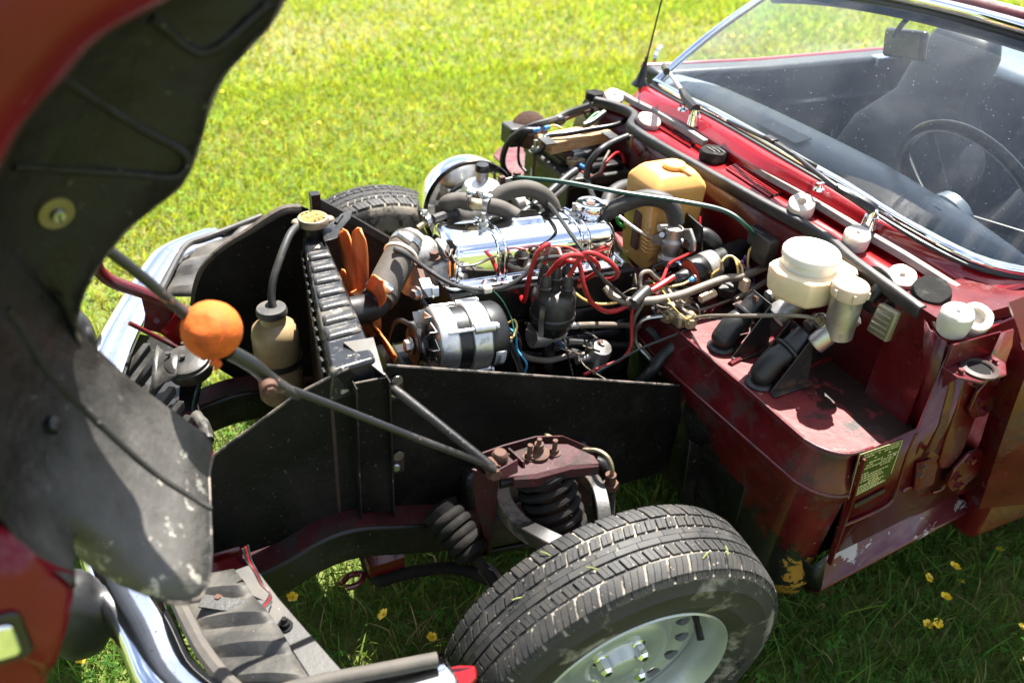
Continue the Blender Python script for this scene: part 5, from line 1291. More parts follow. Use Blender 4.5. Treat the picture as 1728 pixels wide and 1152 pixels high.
# ---- brake union block and pipes
ub = P(1150, 528, z=.615)
UB = empty('brake_union', ub - V((0, 0, .02)), parent=CAR); UB['label'] = 'brass brake union block at the shelf edge'
b = MB(); b.hexa([ub + V((.03, -.04, -.015)), ub + V((.03, .035, -.015)), ub + V((-.02, .035, -.015)), ub + V((-.02, -.04, -.015)), ub + V((.025, -.035, .014)), ub + V((.025, .03, .014)), ub + V((-.015, .03, .014)), ub + V((-.015, -.035, .014))]); b.build('union_block', M['brass'], UB, bevel=.006)
for q, ax_ in (((1130, 533), (.8, .2, 0)), ((1156, 510), (-.2, -.3, .9)), ((1126, 515), (.9, -.3, .2)), ((1162, 542), (.2, .9, .2))):
    b = MB(); c = P(*q, z=.618); b.cyl(c - V(ax_) * .012, c + V(ax_) * .010, .013, n=14); b.bolt(c + V(ax_) * .008, ax_, .009, .012); b.build('union_nut', M['brass'], UB)
b = MB(); b.lathe([(.018, 0), (.018, .04), (.012, .046), (0, .046)], P(1108, 500, z=.605), (-.9, .5, .2), n=18); b.build('pressure_switch', M['alu'], UB)
wire('brake_pipe', [(1130, 533, .62), (1110, 534, .62), (1085, 540, .61), (1073, 560, .58), (1075, 582, .55), (1095, 605, .52), (1115, 632, .48)], .0042, 'steel')
wire('brake_pipe', [(1083, 515, .63), (1070, 540, .60), (1070, 570, .56), (1085, 590, .53), (1108, 615, .50)], .0042, 'greywire')
wire('brake_pipe', [(1120, 492, .63), (1135, 510, .625), (1152, 522, .635), (1165, 532, .628), (1172, 536, .625), (1200, 533, .66), (1260, 533, .705), (1320, 532, .728), (1360, 534, .735), (1386, 541, .728)], .0038, 'greywire', label='thin tan brake pipe running to the clutch cylinder')
wire('brake_pipe', [(1145, 505, .63), (1152, 510, .635), (1170, 520, .628), (1185, 522, .62), (1235, 505, .62)], .003, 'greywire')
wire('shelf_wire', [(1165, 505, .64), (1178, 518, .635), (1180, 535, .62), (1172, 545, .61)], .0026, 'blackwire')
wire('wiring_loom', [(1150, 570, .56), (1135, 585, .55), (1118, 600, .53), (1100, 625, .50), (1080, 645, .47)], .013, 'rubber', n=12)
wire('brake_hose', [(1092, 553, .56), (1105, 565, .55), (1115, 580, .53), (1130, 590, .51)], .008, 'hose')
# ---- master cylinders
def bracket(outer_bot, outer_front, inner_front, tr, tl, xb, lab):
    ob, of, inf = P(*outer_bot, z=.5985), P(*outer_front, z=.5985), P(*inner_front, z=.5985)
    ptr, ptl = P(*tr, x=xb), P(*tl, x=xb)
    ib = V((ob.x, ptl.y - .004, .5985)); ib = V((ptr.x - .02, ptl.y, .5985)); ob = V((ptr.x - .02, ptr.y, .5985)); of = V((of.x, ptr.y + .004, .5985)); inf = V((of.x, ptl.y, .5985))
    bb = MB(); bb.prism([ob, of, of + V((-.006, 0, .010)), ptr], (0, .0025, 0)); bb.prism([ib, inf, inf + V((-.006, 0, .010)), ptl], (0, -.0025, 0)); bb.prism([ib + V((-.002, 0, 0)), ob + V((-.002, 0, 0)), ptr + V((-.002, 0, 0)), ptl + V((-.002, 0, 0))], (-.0025, 0, 0))
    bb.prism([ob, of, of + V((0, .016, 0)), ob + V((0, .016, 0))], (0, 0, .0025))
    o = bb.build('cylinder_bracket', pm('rusted_black_bracket', (.02, .019, .018), .5, var=.3, bump=.12, dirt=(.10, .05, .025), dsc=14, dlo=.53, dhi=.68) if 'rusted_black_bracket' not in bpy.data.materials else bpy.data.materials['rusted_black_bracket'], CAR, bevel=.001, label=lab)
    return ptr, ptl, o
ptr, ptl, bro = bracket((1367, 635), (1304, 668), (1278, 605), (1371, 568), (1335, 541), -.47, 'black triangular bracket of the clutch cylinder')
ptr2, ptl2, bro2 = bracket((1301, 563), (1231, 601), (1215, 552), (1300, 514), (1269, 489), -.47, 'rusty triangular bracket of the brake cylinder')
b = MB(); b.strip([P(1250, 508, z=.672), P(1285, 530, z=.672)], V((.02, 0, -.004)), V((0, 0, .002))); b.build('bracket_strap', M['rust'], bro2)
for q, pr in (((1278, 506), bro2), ((1345, 562), bro)):
    b = MB(); b.bolt(P(*q, x=-.468), (1, 0, .3), .008, .014, wash=False); b.build('bracket_bolt', M['rust'], pr)
for q, pr in (((1296, 500), bro2), ((1362, 550), bro)):
    b = MB(); c = P(*q, x=-.485); b.cyl(c, c + V((-.022, -.002, .008)), .011, n=16); b.bolt(c + V((-.022, -.002, .008)), (-1, 0, .3), .009, .008); b.build('stop_bolt', M['alu_clean'], pr)
# rubber boots
def boot(a, mid, e, lab):
    pa, pm_, pe = a, mid, e
    bb = MB(); bb.tube([pa + V((.004, .0, -.012)), pa, pa.lerp(pm_, .5) + V((.0, 0, .008)), pm_, pe], [.018, .0235, .0225, .021, .020], n=20)
    d0 = (pa - pm_).normalized(); bb.ell(pa + d0 * .002, (.0234, .0234, .022), 20, 12)
    o = bb.build('rubber_boot', M['rubber'], CAR, label=lab)
    bb = MB(); bb.ell(V((pa.x, pa.y, .600)), (.030, .028, .008), 24, 8); bb.build('boot_flange', M['rubber'], o)
    bb = MB(); bb.lathe([(.021, -.005), (.0275, -.002), (.0275, .002), (.021, .006)], pm_.lerp(pe, .25), pe - pm_, n=24); bb.build('boot_collar', M['rubber'], o)
    bb = MB(); bb.cyl(pe - (pe - pm_).normalized() * .004, pe + (pe - pm_).normalized() * .012, .0205, n=20); bb.build('boot_ring', M['engine'], o)
boot(P(1288, 628, z=.622), P(1322, 596, z=.658), P(1350, 572, z=.682), 'smooth black rubber boot of the clutch cylinder, nearer the shelf corner')
boot(P(1222, 568, z=.622), P(1252, 535, z=.655), P(1275, 512, z=.680), 'smooth black rubber boot of the brake cylinder, beside the brass union')
# clutch master cylinder
CM = empty('clutch_master_cylinder', P(1400, 560, x=-.5), parent=CAR); CM['label'] = 'bare aluminium clutch master cylinder with a cream cap'
c0_, c1_ = P(1374, 582, x=-.476), P(1424, 543, x=-.515)
cd_ = (c1_ - c0_).normalized()
b = MB(); b.lathe([(.017, 0), (.019, .004), (.019, .045), (.021, .055), (.021, .085), (.014, .09), (0, .09)], c0_, cd_, n=24); b.build('cylinder_barrel', M['alu_clean'], CM)
rt = P(1432, 496, y=.462); rbm = V((rt.x - .004, rt.y, rt.z - .085))
b = MB(); b.cyl(rbm, rt, .0265, .0275, n=28); b.build('reservoir', M['alu'], CM)
b = MB(); b.lathe([(.030, -.004), (.0315, 0), (.0315, .018), (.029, .022), (.0, .0225)], rt, (0, .03, 1), n=32)
for k in range(6):
    a = math.pi / 3 * k; b.box(rt + V((math.cos(a) * .0315, math.sin(a) * .0315, .008)), (.006, .006, .014))
b.build('reservoir_cap', M['cream'], CM, bevel=.0015)
oq = P(1388, 541, x=-.49); b = MB(); b.lathe([(.0145, -.03), (.0145, .006), (.012, .008), (.010, .004), (.0, .004)], oq, (.9, .12, .35), n=20); b.build('outlet_port', M['alu_clean'], CM)
b = MB(); b.bolt(oq + V((.004, .001, .002)), (.9, .12, .35), .006, .012); b.build('pipe_nut', M['brass'], CM)
b = MB(); b.tube([P(1468, 505, x=-.565), P(1482, 488, x=-.575), P(1492, 478, x=-.588)], .012); b.build('end_plug', M['black'], CM)
# brake master cylinder with big reservoir
BM = empty('brake_master_cylinder', P(1330, 520, x=-.5), parent=CAR); BM['label'] = 'brake master cylinder under a large white fluid reservoir'
b0, b1 = P(1308, 535, x=-.485), P(1362, 495, x=-.545)
b = MB(); b.lathe([(.022, 0), (.024, .01), (.024, .10), (.02, .14), (0, .14)], b0, b1 - b0, n=24); b.build('cylinder_barrel', M['alu'], BM)
rc0 = V((-.522, .318, .745))
def bpl(px_, py_, z): return P(px_, py_, z=z)
topz, botz = .803, .76
out_t = [(1298, 442), (1305, 437), (1330, 428), (1380, 412), (1415, 432), (1448, 452), (1450, 460), (1432, 470), (1400, 478), (1372, 481), (1340, 470), (1312, 458)]
tpts = [bpl(a, c, topz) for a, c in out_t]
cen_ = sum(tpts, V()) / len(tpts)
rings = [[cen_.lerp(p, .80) + V((0, 0, -.058)) for p in tpts], [cen_.lerp(p, .93) + V((0, 0, -.050)) for p in tpts], [cen_.lerp(p, .98) + V((0, 0, -.028)) for p in tpts], [p + V((0, 0, -.004)) for p in tpts], [cen_.lerp(p, .97) + V((0, 0, 0)) for p in tpts]]
b = MB(); b.ring(rings); b.build('fluid_reservoir', pm('milky_fluid_plastic', (.80, .66, .44), .35, var=.10, vs=12, bump=.02, sss=.5), BM, bevel=.004, seg=3)
lc = P(1366, 440, z=.812)
b = MB(); b.lathe([(.047, -.012), (.0485, -.008), (.0485, .006), (.0515, .008), (.052, .018), (.049, .0225), (.046, .0235), (0, .0235)], lc, (0, .02, 1), n=44); b.build('reservoir_lid', M['white'], BM)
b = MB(); b.tube([b0.lerp(b1, .35), P(1318, 498, z=.70), P(1325, 485, z=.715)], [.02, .021, .023], n=16); b.build('cylinder_neck', M['brass'], BM)
b = MB(); b.cyl(P(1372, 500, z=.69), P(1362, 492, z=.70), .012); b.build('cylinder_end_nut', M['alu'], BM)
# small nut on the shelf
b = MB(); b.bolt(P(1390, 588, z=.597), (0, 0, 1), .007, .010); b.build('shelf_nut', M['bluecrimp'], shelf)
# ---- fuse box
fq = [P(a, c, x=-.566) for a, c in ((1486, 510), (1519, 528), (1498, 578), (1464, 556))]
b = MB(); b.prism([p + V((-.018, 0, 0)) for p in [P(1488, 503, x=-.566), P(1533, 525, x=-.566), P(1508, 584, x=-.566), P(1462, 560, x=-.566)]], (.008, 0, 0)); fz = b.build('fuse_box', M['black'], CAR, bevel=.003, label='fuse box with a cloudy clear cover on the bulkhead')
b = MB(); b.prism([p + V((-.008, 0, 0)) for p in fq], (.014, 0, 0)); b.build('fuse_cover', M['clearcover'], fz, bevel=.004)
ctr = sum(fq, V()) / 4
b = MB(); b.prism([ctr.lerp(p, .80) + V((.0066, 0, 0)) for p in fq], (.0008, 0, 0)); b.build('cover_window', pm('cover_window_plastic', (.17, .155, .10), .2, var=.1, coat=.3), fz)
for k in range(4):
    t = (k + .6) / 4.2; a_ = ctr.lerp(fq[0].lerp(fq[3], t), .72); c_ = ctr.lerp(fq[1].lerp(fq[2], t), .72)
    b = MB(); b.cyl(a_ + V((.0074, 0, 0)), c_ + V((.0074, 0, 0)), .0022, n=8); b.build('fuse', M['clearcover'], fz)
# ---- foam plugs and sponges lying on the plenum deck
def foam(px_, py_, z, r, h, axis, lab, mat='foam', hole=.35, cut=False, sx=1.0):
    c = ondeck(px_, py_ + 8, 0) if px_ < 1580 else P(px_, py_ + 6, z=.803)
    prof = [(r * hole, h * .55), (r * hole, h), (r * .82, h * 1.0), (r * .95, h * .93), (r, h * .75), (r * 1.0, h * .3), (r * .93, .0), (0, 0)] if hole else [(0, h), (r * .8, h), (r * .95, h * .9), (r, h * .6), (r * .97, h * .2), (r * .85, 0), (0, 0)]
    if hole: prof = [(0, h * .55)] + prof
    bb = MB(); bb.lathe(prof, c, axis, n=28); bb.jitter(.0016, 60)
    if sx != 1: 
        for i, p in enumerate(bb.v): bb.v[i] = c + V(((p.x - c.x), (p.y - c.y) * sx, (p.z - c.z)))
    o = bb.build('foam_plug', M[mat], label=lab, cat='foam plug', group='foam plugs on the scuttle' if mat != 'sponge' else 'black sponges on the scuttle')
    return o, c
foam(1350, 352, .805, .026, .034, (.35, .25, 1), 'white foam plug with a square hole beside the aluminium strip, above the brake reservoir')
foam(1440, 408, .800, .025, .038, (.25, .25, 1), 'white foam plug standing behind the seal next to the brake reservoir', hole=.16)
foam(1518, 468, .800, .026, .022, (.35, .30, 1), 'round white foam disc with an orange stain beside the black sponge', hole=.2)
foam(1606, 550, .806, .026, .042, (.2, .1, 1), 'tall white foam plug on the near corner of the ledge', hole=.14)
foam(1637, 540, .806, .027, .030, (.35, .45, .9), 'white foam ring leaning against the tall plug on the ledge', hole=.52)
foam(1092, 205, .806, .026, .024, (.1, .3, 1), 'pinkish white folded foam plug near the far vent grille', 'pinkfoam', hole=.12, sx=1.3)
foam(1032, 166, .800, .026, .030, (.1, .5, 1), 'pinkish white foam plug at the far end of the seal', 'pinkfoam', hole=.15)
def sponge(px_, py_, z, r, h, lab, axis=(0, 0, 1)):
    bb = MB(); c = ondeck(px_, py_ + 8, 0); bb.lathe([(0, 0), (r * .9, 0), (r, h * .15), (r, h * .8), (r * .92, h), (r * .5, h * 1.02), (0, h * .95)], c, axis, n=26); bb.jitter(.002, 70)
    o = bb.build('sponge_plug', M['sponge'], label=lab, cat='foam plug', group='black sponges on the scuttle'); return o, c
so1, sc1 = sponge(1202, 262, .812, .031, .024, 'grooved black sponge disc between the two vent grilles')
b = MB()
for k in range(3): 
    c = sc1 + V((.008 - .010 * k, -.002 + .004 * k, .0255)); b.ell(c, (.0035, .018, .0018), 10, 6)
b.build('sponge_groove', M['dustyplastic'], so1, kind='stuff')
sponge(1564, 505, .803, .033, .040, 'torn black rubber sponge between the white plugs near the seal end', (.3, .2, 1))
sponge(1003, 160, .802, .024, .020, 'small black sponge cube at the far end of the bulkhead')
# ================================================================== side valances of the engine bay
def panel(name, pxs, y, mat, edge=None, lab=None, th=-.003, par=None):
    q = [P(a, c, y=y) for a, c in pxs]
    bb = MB(); bb.prism(q, (0, th, 0)); o = bb.build(name, M[mat], par or CAR, label=lab)
    if edge:
        e = [P(a, c, y=y) + V((0, th / 2, 0)) for a, c in edge]
        bb = MB(); bb.tube(e, .0024, n=6, smooth=False); bb.build('panel_edge', M['edge'], o)
    return o
pn = panel('engine_valance', [(652, 617), (800, 627), (1000, 641), (1147, 651), (1150, 700), (1125, 795), (1000, 830), (800, 845), (735, 868), (664, 897)], .27, 'black_panel', [(652, 617), (1147, 651)], 'black near side engine valance, rear panel')
pf = panel('engine_valance', [(590, 622), (603, 636), (606, 868), (560, 882), (470, 915), (375, 948), (357, 930), (352, 860), (353, 800), (362, 768), (430, 718), (500, 667), (545, 643)], .275, 'black_panel', [(352, 860), (353, 800), (362, 768), (500, 667), (545, 643), (590, 622)], 'black near side engine valance, front panel')
q0, q1, q2, q3 = P(597, 645, y=.283), P(653, 634, y=.283), P(662, 895, y=.283), P(606, 866, y=.283)
b = MB(); b.prism([q0, q1, q2, q3], (0, .003, 0)); ch = b.build('valance_channel', M['black_panel'], CAR)
for a_, c_ in ((q0, q3), (q1, q2)):
    b = MB(); b.obox(a_ + V((-.001, -.012, 0)), c_ - a_, V((.003, 0, 0)), V((0, .030, 0))); b.build('channel_flange', M['black'], ch, bevel=.001)
b = MB(); b.tube([q0 + V((0, .003, 0)), q1 + V((0, .003, 0))], .0016, n=6, smooth=False); b.build('panel_edge', M['edge'], ch)
for q in ((668, 650), (671, 776)):
    c = P(*q, y=.2735); b = MB(); b.box(c + V((0, 0, -.006)), (.024, .002, .045)); lt = b.build('fastener_plate', M['brown'], pn)
    b = MB(); b.lathe([(.0, .0015), (.0095, .0015), (.010, 0)], c + V((-.002, .001, .010)), (0, 1, 0), n=18); b.lathe([(.008, .0), (.0085, .007), (.006, .009), (0, .009)], c + V((.004, .001, -.010)), (.2, 1, 0), n=12); b.build('fastener', M['steel'], pn)
# far side
panel('engine_valance', [(538, 333), (600, 366), (665, 403), (760, 452), (760, 560), (540, 600), (530, 420)], -.27, 'brown', None, 'rusty brown far side engine valance', .003)
b = MB(); b.strip([P(538, 334, y=-.268), P(600, 367, y=-.268), P(665, 405, y=-.268)], V((0, .002, -.022)), V((0, .004, 0))); b.build('valance_stiffener', M['dustyplastic'], CAR, bevel=.001)
b = MB(); b.box(P(532, 345, y=-.272), (.018, .02, .05)); b.build('valance_end', M['black'], CAR)
fr_px = [(508, 347), (470, 352), (420, 385), (378, 412), (342, 445), (327, 480), (323, 520), (335, 600), (400, 640), (545, 660), (535, 400), (520, 352)]
panel('engine_valance', fr_px, -.235, 'black_panel', None, 'black far side front valance with a worn edge', .003)
b = MB(); b.tube([P(a, c, y=-.235) for a, c in ((507, 352), (480, 354), (450, 370), (420, 390), (378, 416), (345, 447), (330, 480), (324, 515))], [.010, .010, .009, .007, .006, .005, .004], n=8); b.build('valance_edging', pm('worn_edging_rubber', (.07, .055, .042), .8, var=.4, bump=.4, bs=80, dirt=(.02, .018, .016), dsc=30), CAR)
# chassis rails
M['maroon_shaded'] = pm('shaded_maroon_paint', (.034, .0035, .0050), .6, var=.4, vs=18, bump=.2, bs=70, spec=.3, dirt=(.017, .011, .009), dsc=14, dlo=.48, dhi=.62, speck=(.10, .05, .04), spsc=130, splo=.68)  # maroon darkened in colour for the shade over the turret; rail tops too
def rail(y, pxs, w, h, name, lab):
    q = smooth_path([P(a, c, y=y) for a, c in pxs], 5); bb = MB(); rg = []
    for p in q: rg.append([p + V((0, -w / 2, 0)), p + V((0, w / 2, 0)), p + V((0, w / 2, -h)), p + V((0, -w / 2, -h))])
    bb.ring(rg); o = bb.build(name, M['black'], CAR, bevel=.006, label=lab)
    bb = MB(); bb.strip([p + V((0, -w / 2 + .003, .0015)) for p in q], V((0, w - .006, 0)), V((0, 0, .003))); bb.build('rail_top', M['maroon_shaded'], o)
    return o
rail(.29, [(340, 985), (400, 962), (470, 930), (540, 890), (600, 872), (680, 868), (800, 860), (1000, 830)], .06, .075, 'chassis_rail', 'maroon topped black chassis rail curving under the near valance')
rail(-.17, [(300, 690), (350, 668), (400, 652), (470, 646), (560, 650), (700, 640)], .06, .075, 'chassis_rail', 'maroon topped chassis rail on the far side')
b = MB(); b.box((.565, .06, .385), (.06, .44, .05)); b.build('front_crossmember', M['maroon'], CAR, bevel=.006)
b = MB(); b.box((.0, .27, .35), (.26, .05, .18)); b.box((.02, 0, .30), (.12, .60, .08)); b.build('suspension_subframe', M['engine'], CAR, bevel=.01)
b = MB(); b.box((-.40, .33, .36), (.05, .30, .20)); b.build('outrigger', M['black'], CAR, bevel=.01)
b = MB(); b.prism([P(1165, 745, y=.34), P(1195, 760, y=.34), P(1180, 850, y=.34), P(1150, 850, y=.34)], (0, -.02, 0)); b.build('underside_bracket', M['black'], CAR, bevel=.003)
# ---- suspension turret
TZ = .575
def T(px_, py_, z=TZ): return P(px_, py_, z=z)
TUR = empty('suspension_turret', T(905, 775, .3), parent=CAR); TUR['label'] = 'maroon suspension turret above the near coil spring'
b = MB(); b.prism([T(805, 782), T(850, 766), T(905, 748), T(958, 748), T(1003, 768), T(1012, 782), T(962, 785), T(905, 800), T(845, 806)], (0, 0, -.005)); b.build('turret_top', M['maroon_shaded'], TUR, bevel=.002)
b = MB(); b.prism([P(a, c, y=.378) for a, c in ((800, 770), (850, 752), (905, 737), (950, 736), (1000, 757), (1012, 775), (950, 770), (900, 775), (806, 800))], (0, -.003, 0)); b.build('turret_back_wall', M['maroon_shaded'], TUR)
b = MB(); b.prism([T(860, 755, .585), T(885, 778, .585), T(887, 795, .57), T(866, 778, .57)], (.003, 0, 0)); b.build('turret_gusset', M['maroon_shaded'], TUR)
b = MB(); b.prism([T(838, 792, .592), T(873, 773, .592), T(873, 795, .575), T(842, 806, .575)], (0, .003, 0)); b.build('brace_tab', M['maroon_shaded'], TUR, bevel=.001)
b = MB(); b.prism([P(800, 790, y=.40), P(842, 806, y=.43), P(838, 850, y=.43), P(828, 935, y=.40), P(812, 935, y=.40), P(806, 850, y=.40)], (.004, 0, 0)); b.build('turret_leg', M['maroon_shaded'], TUR)
b = MB(); b.prism([P(975, 790, y=.41), P(1010, 785, y=.41), P(1008, 812, y=.41), P(985, 870, y=.40), P(970, 900, y=.39)], (-.004, 0, 0)); b.build('turret_leg', M['maroon_shaded'], TUR)
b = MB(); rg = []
b.strip([T(866, 802), T(905, 800), T(960, 785), T(1008, 780)], V((0, .006, -.004)), V((0, .0, -.018))); b.build('turret_lip', M['maroon_shaded'], TUR)
for q in ((893, 772), (935, 764)):
    b = MB(); c = T(*q); b.bolt(c, (0, 0, 1), .008, .010); b.cyl(c + V((0, 0, .008)), c + V((0, 0, .028)), .0045, n=8); b.build('mounting_stud', M['rust'], TUR)
b = MB(); c = T(908, 768); b.lathe([(.018, 0), (.019, .006), (.013, .009), (.009, .010), (.009, .018), (.008, .018), (.008, .026), (.004, .027), (.004, .036), (0, .036)], c, (0, 0, 1), n=6 * 3); b.build('damper_nut', M['rust'], TUR)
b = MB(); c = T(843, 776, .58); b.lathe([(.014, 0), (.014, .012), (.010, .018), (0, .018)], c, (0, 0, 1), n=14); b.build('turret_bolt', M['rust'], TUR)
b = MB(); c = P(832, 793, y=.432); b.cyl(c + V((0, -.02, 0)), c + V((0, .004, 0)), .012); b.bolt(c + V((0, .004, 0)), (.1, 1, .1), .010, .012); b.build('brace_bolt', M['rust'], TUR)
# spring and damper
s0, s1 = P(915, 795, y=.425), P(948, 905, y=.475)
sd = (s1 - s0); u, w, ax = frame(sd); L = sd.length + .02
b = MB(); pts = []
for k in range(7 * 20 + 1):
    a = 2 * math.pi * k / 20; t = k / 140; pts.append(s0 + ax * (L * t - .008) + (u * math.cos(a) + w * math.sin(a)) * .044)
b.tube(pts, .0078, n=8, smooth=False); b.build('coil_spring', M['grime_shade'], CAR, label='black coil spring under the maroon turret')
b = MB(); b.cyl(s0, s0 + ax * .17, .023, n=20); b.build('damper', M['rust'], CAR)
b = MB(); b.cyl(s0 - ax * .006, s0 + ax * .004, .048, n=24); b.build('spring_seat', M['black'], CAR)
# wishbone arms
def arm(pts, w_, th, nm='wishbone_arm'):
    q = smooth_path(pts, 6); bb = MB(); rg = []
    for i, p in enumerate(q):
        t = (q[min(i + 1, len(q) - 1)] - q[max(0, i - 1)]).normalized(); sdv = t.cross(V((0, .25, 1))).normalized(); upv = sdv.cross(t).normalized()
        rg.append([p - sdv * w_ / 2, p + sdv * w_ / 2, p + sdv * w_ / 2 - upv * th, p - sdv * w_ / 2 - upv * th])
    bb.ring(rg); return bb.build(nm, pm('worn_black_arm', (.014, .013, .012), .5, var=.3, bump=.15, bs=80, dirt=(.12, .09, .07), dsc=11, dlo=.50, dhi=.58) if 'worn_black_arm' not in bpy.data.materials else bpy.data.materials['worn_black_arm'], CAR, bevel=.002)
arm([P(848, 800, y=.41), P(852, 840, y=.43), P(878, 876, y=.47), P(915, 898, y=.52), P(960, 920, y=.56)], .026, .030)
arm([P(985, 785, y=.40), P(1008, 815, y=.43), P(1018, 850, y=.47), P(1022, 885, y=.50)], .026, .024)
b = MB(); b.cyl(P(840, 812, y=.41), P(870, 806, y=.41), .013); b.cyl(P(975, 790, y=.40), P(1000, 786, y=.40), .013); b.build('wishbone_pivots', M['engine'], CAR, kind='stuff')
b = MB(); b.box((.0, .53, .29), (.07, .05, .24)); b.cyl((0, .55, .29), (0, .60, .29), .055); b.build('stub_axle', M['engine'], CAR, bevel=.01)
b = MB(); b.lathe([(.0, 0), (.115, 0), (.115, .010), (0, .010)], (0, .575, .29), (0, 1, 0)); b.build('brake_disc', M['rust'], CAR)
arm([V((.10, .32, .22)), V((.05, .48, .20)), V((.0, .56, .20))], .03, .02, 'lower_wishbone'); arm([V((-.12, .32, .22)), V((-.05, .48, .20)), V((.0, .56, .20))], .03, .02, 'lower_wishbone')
# brake pipe and hose
b = MB(); b.tube([P(920, 733, y=.30), P(945, 745, y=.33), P(975, 757, y=.37), P(1008, 760, y=.40), P(1026, 772, y=.42), P(1033, 792, y=.43), P(1031, 806, y=.43)], .0042, n=8); b.build('brake_pipe', M['brass'], CAR)
b = MB(); b.cyl(P(1031, 800, y=.43), P(1030, 815, y=.43), .010, n=10); b.cyl(P(1030, 814, y=.43), P(1030, 822, y=.43), .015, n=6); b.build('brake_hose_fitting', M['rust'], CAR)
c_, e_ = P(1030, 822, y=.43), P(1028, 875, y=.45); pts = []
u, w, ax = frame(e_ - c_)
for k in range(16 * 10 + 1): a = 2 * math.pi * k / 10; pts.append(c_.lerp(e_, k / 160) + (u * math.cos(a) + w * math.sin(a)) * .009)
b = MB(); b.tube(pts, .0012, n=5, smooth=False); b.cyl(c_, e_, .006, n=8); b.build('brake_hose', M['dustyplastic'], CAR)
b = MB(); b.tube([P(1005, 778, y=.39), P(1018, 785, y=.40), P(1026, 800, y=.41)], .012); b.build('hose_bracket', M['black'], CAR)
# steering gaiter and track rod
g0, g1 = P(748, 868, y=.335), P(800, 935, y=.405); gd = (g1 - g0).normalized(); gl = (g1 - g0).length
prof = [(.020, -.02), (.038, -.012)]
for k in range(5):
    t0 = gl * (k + .1) / 5; r_ = .037 + .002 * (k % 2) - .001 * k
    prof += [(r_ * .86, t0), (r_ * .97, t0 + gl * .03), (r_, t0 + gl * .07), (r_ * 1.01, t0 + gl * .10), (r_, t0 + gl * .13), (r_ * .97, t0 + gl * .17)]
prof += [(.030, gl), (.020, gl + .006), (.014, gl + .008), (0, gl + .008)]
b = MB(); b.lathe(prof, g0, gd, n=28); b.build('steering_gaiter', M['grime_shade'], CAR, label='ribbed black rubber steering gaiter')
b = MB(); b.cyl(g1, P(850, 1003, y=.50), .0095, n=12); b.build('track_rod', M['grime_shade'], CAR)
b = MB(); b.tube([V((.30, -.10, .21)), V((.30, .15, .20)), P(635, 975, z=.20), P(665, 972, z=.20), P(710, 962, z=.20), P(770, 958, z=.20), P(820, 975, z=.20), P(870, 1000, z=.21)], .0125, n=12); b.build('anti_roll_bar', M['grime_shade'], CAR)
b = MB(); b.box(P(650, 948, z=.225), (.07, .03, .03)); b.tube([P(575, 985, z=.20), P(590, 970, z=.20), P(612, 968, z=.205), P(605, 985, z=.2), P(585, 992, z=.2)], .006); b.build('roll_bar_clamp', M['maroon'], CAR, bevel=.005)
b = MB(); b.cyl(P(770, 940, y=.25), P(900, 915, y=.30), .008); b.build('rear_brace', M['engine'], CAR)
# second brace bar between the valance and the turret
b = MB(); b.tube([P(664, 658, y=.285), P(680, 668, y=.30), P(820, 780, y=.425), P(832, 792, y=.432)], .0085, n=12, sub=3); b.build('turret_brace', M['black'], CAR)
# bonnet stay
STAY = empty('bonnet_stay', P(830, 790, y=.44), parent=CAR); STAY['label'] = 'black bonnet stay rod running from the turret to the raised bonnet'
st = [P(834, 794, y=.445), P(800, 776, y=.445), P(700, 738, y=.44), P(600, 699, y=.43), P(520, 668, y=.425), P(470, 650, y=.42)]
b = MB(); b.tube(st, [.0050, .0056, .0057, .0057, .0057, .0062], n=14, sub=4)
stm = pm('worn_black_rod', (.006, .006, .0055), .36, var=.3, vs=20, bump=.08, coat=.1, dirt=(.018, .016, .014), dsc=12, chip=(.20, .085, .05), chsc=34, chlo=.635)
b.build('lower_rod', stm, STAY)
b = MB(); b.tube([P(505, 668, y=.424), P(460, 643, y=.421), P(425, 615, y=.42), P(388, 594, y=.42)], [.0062, .0100, .0108, .0105], n=14); b.build('stay_socket', stm, STAY)
b = MB(); c = P(453, 650, y=.437); b.cyl(c, c + V((0, .012, 0)), .011); b.bolt(c + V((0, .012, 0)), (0, 1, .1), .007, .006); b.build('stay_bolt', M['rust'], STAY)
b = MB(); b.tube([P(372, 572, y=.42), P(330, 545, y=.42), P(250, 475, y=.42), P(180, 420, y=.42), P(110, 370, y=.42)], .0068, n=12, sub=3); b.build('upper_rod', stm, STAY)
# orange ball pushed onto the stay
bc = P(357, 557, y=.425)
b = MB(); b.ell(bc, .0365, 56, 40); 
for i, p in enumerate(b.v):
    d_ = (p - bc); n_ = noise.noise(d_ * 45) * .0006 + noise.noise(d_ * 160) * .0005; k = d_.normalized().dot((P(330, 540, y=.46) - bc).normalized())
    if k > .93: n_ -= (k - .93) * .035
    b.v[i] = p + d_.normalized() * n_
BALL = b.build('ball', M['ball'], label='orange foam ball pushed onto the bonnet stay', cat='ball', ang=180)
b = MB(); b.tube([bc + V((.006, .022, -.028)), bc + V((.002, .026, -.034)), bc + V((.006, .028, -.040))], [.006, .005, .003], n=8).jitter(.002, 120); b.build('torn_flap', M['ball'], BALL)
b = MB(); gr = [];
for k in range(9):
    t = k / 8; a_ = P(340 + 55 * t, 575 - 40 * t + 14 * math.sin(3.1 * t), y=.425); gr.append(bc + (a_ - bc + V((0, .06, .02))).normalized() * .0364)
b.tube(gr, .0008, n=6); b.build('ball_slit', pm('dark_orange_slit', (.45, .05, .006), .8), BALL)
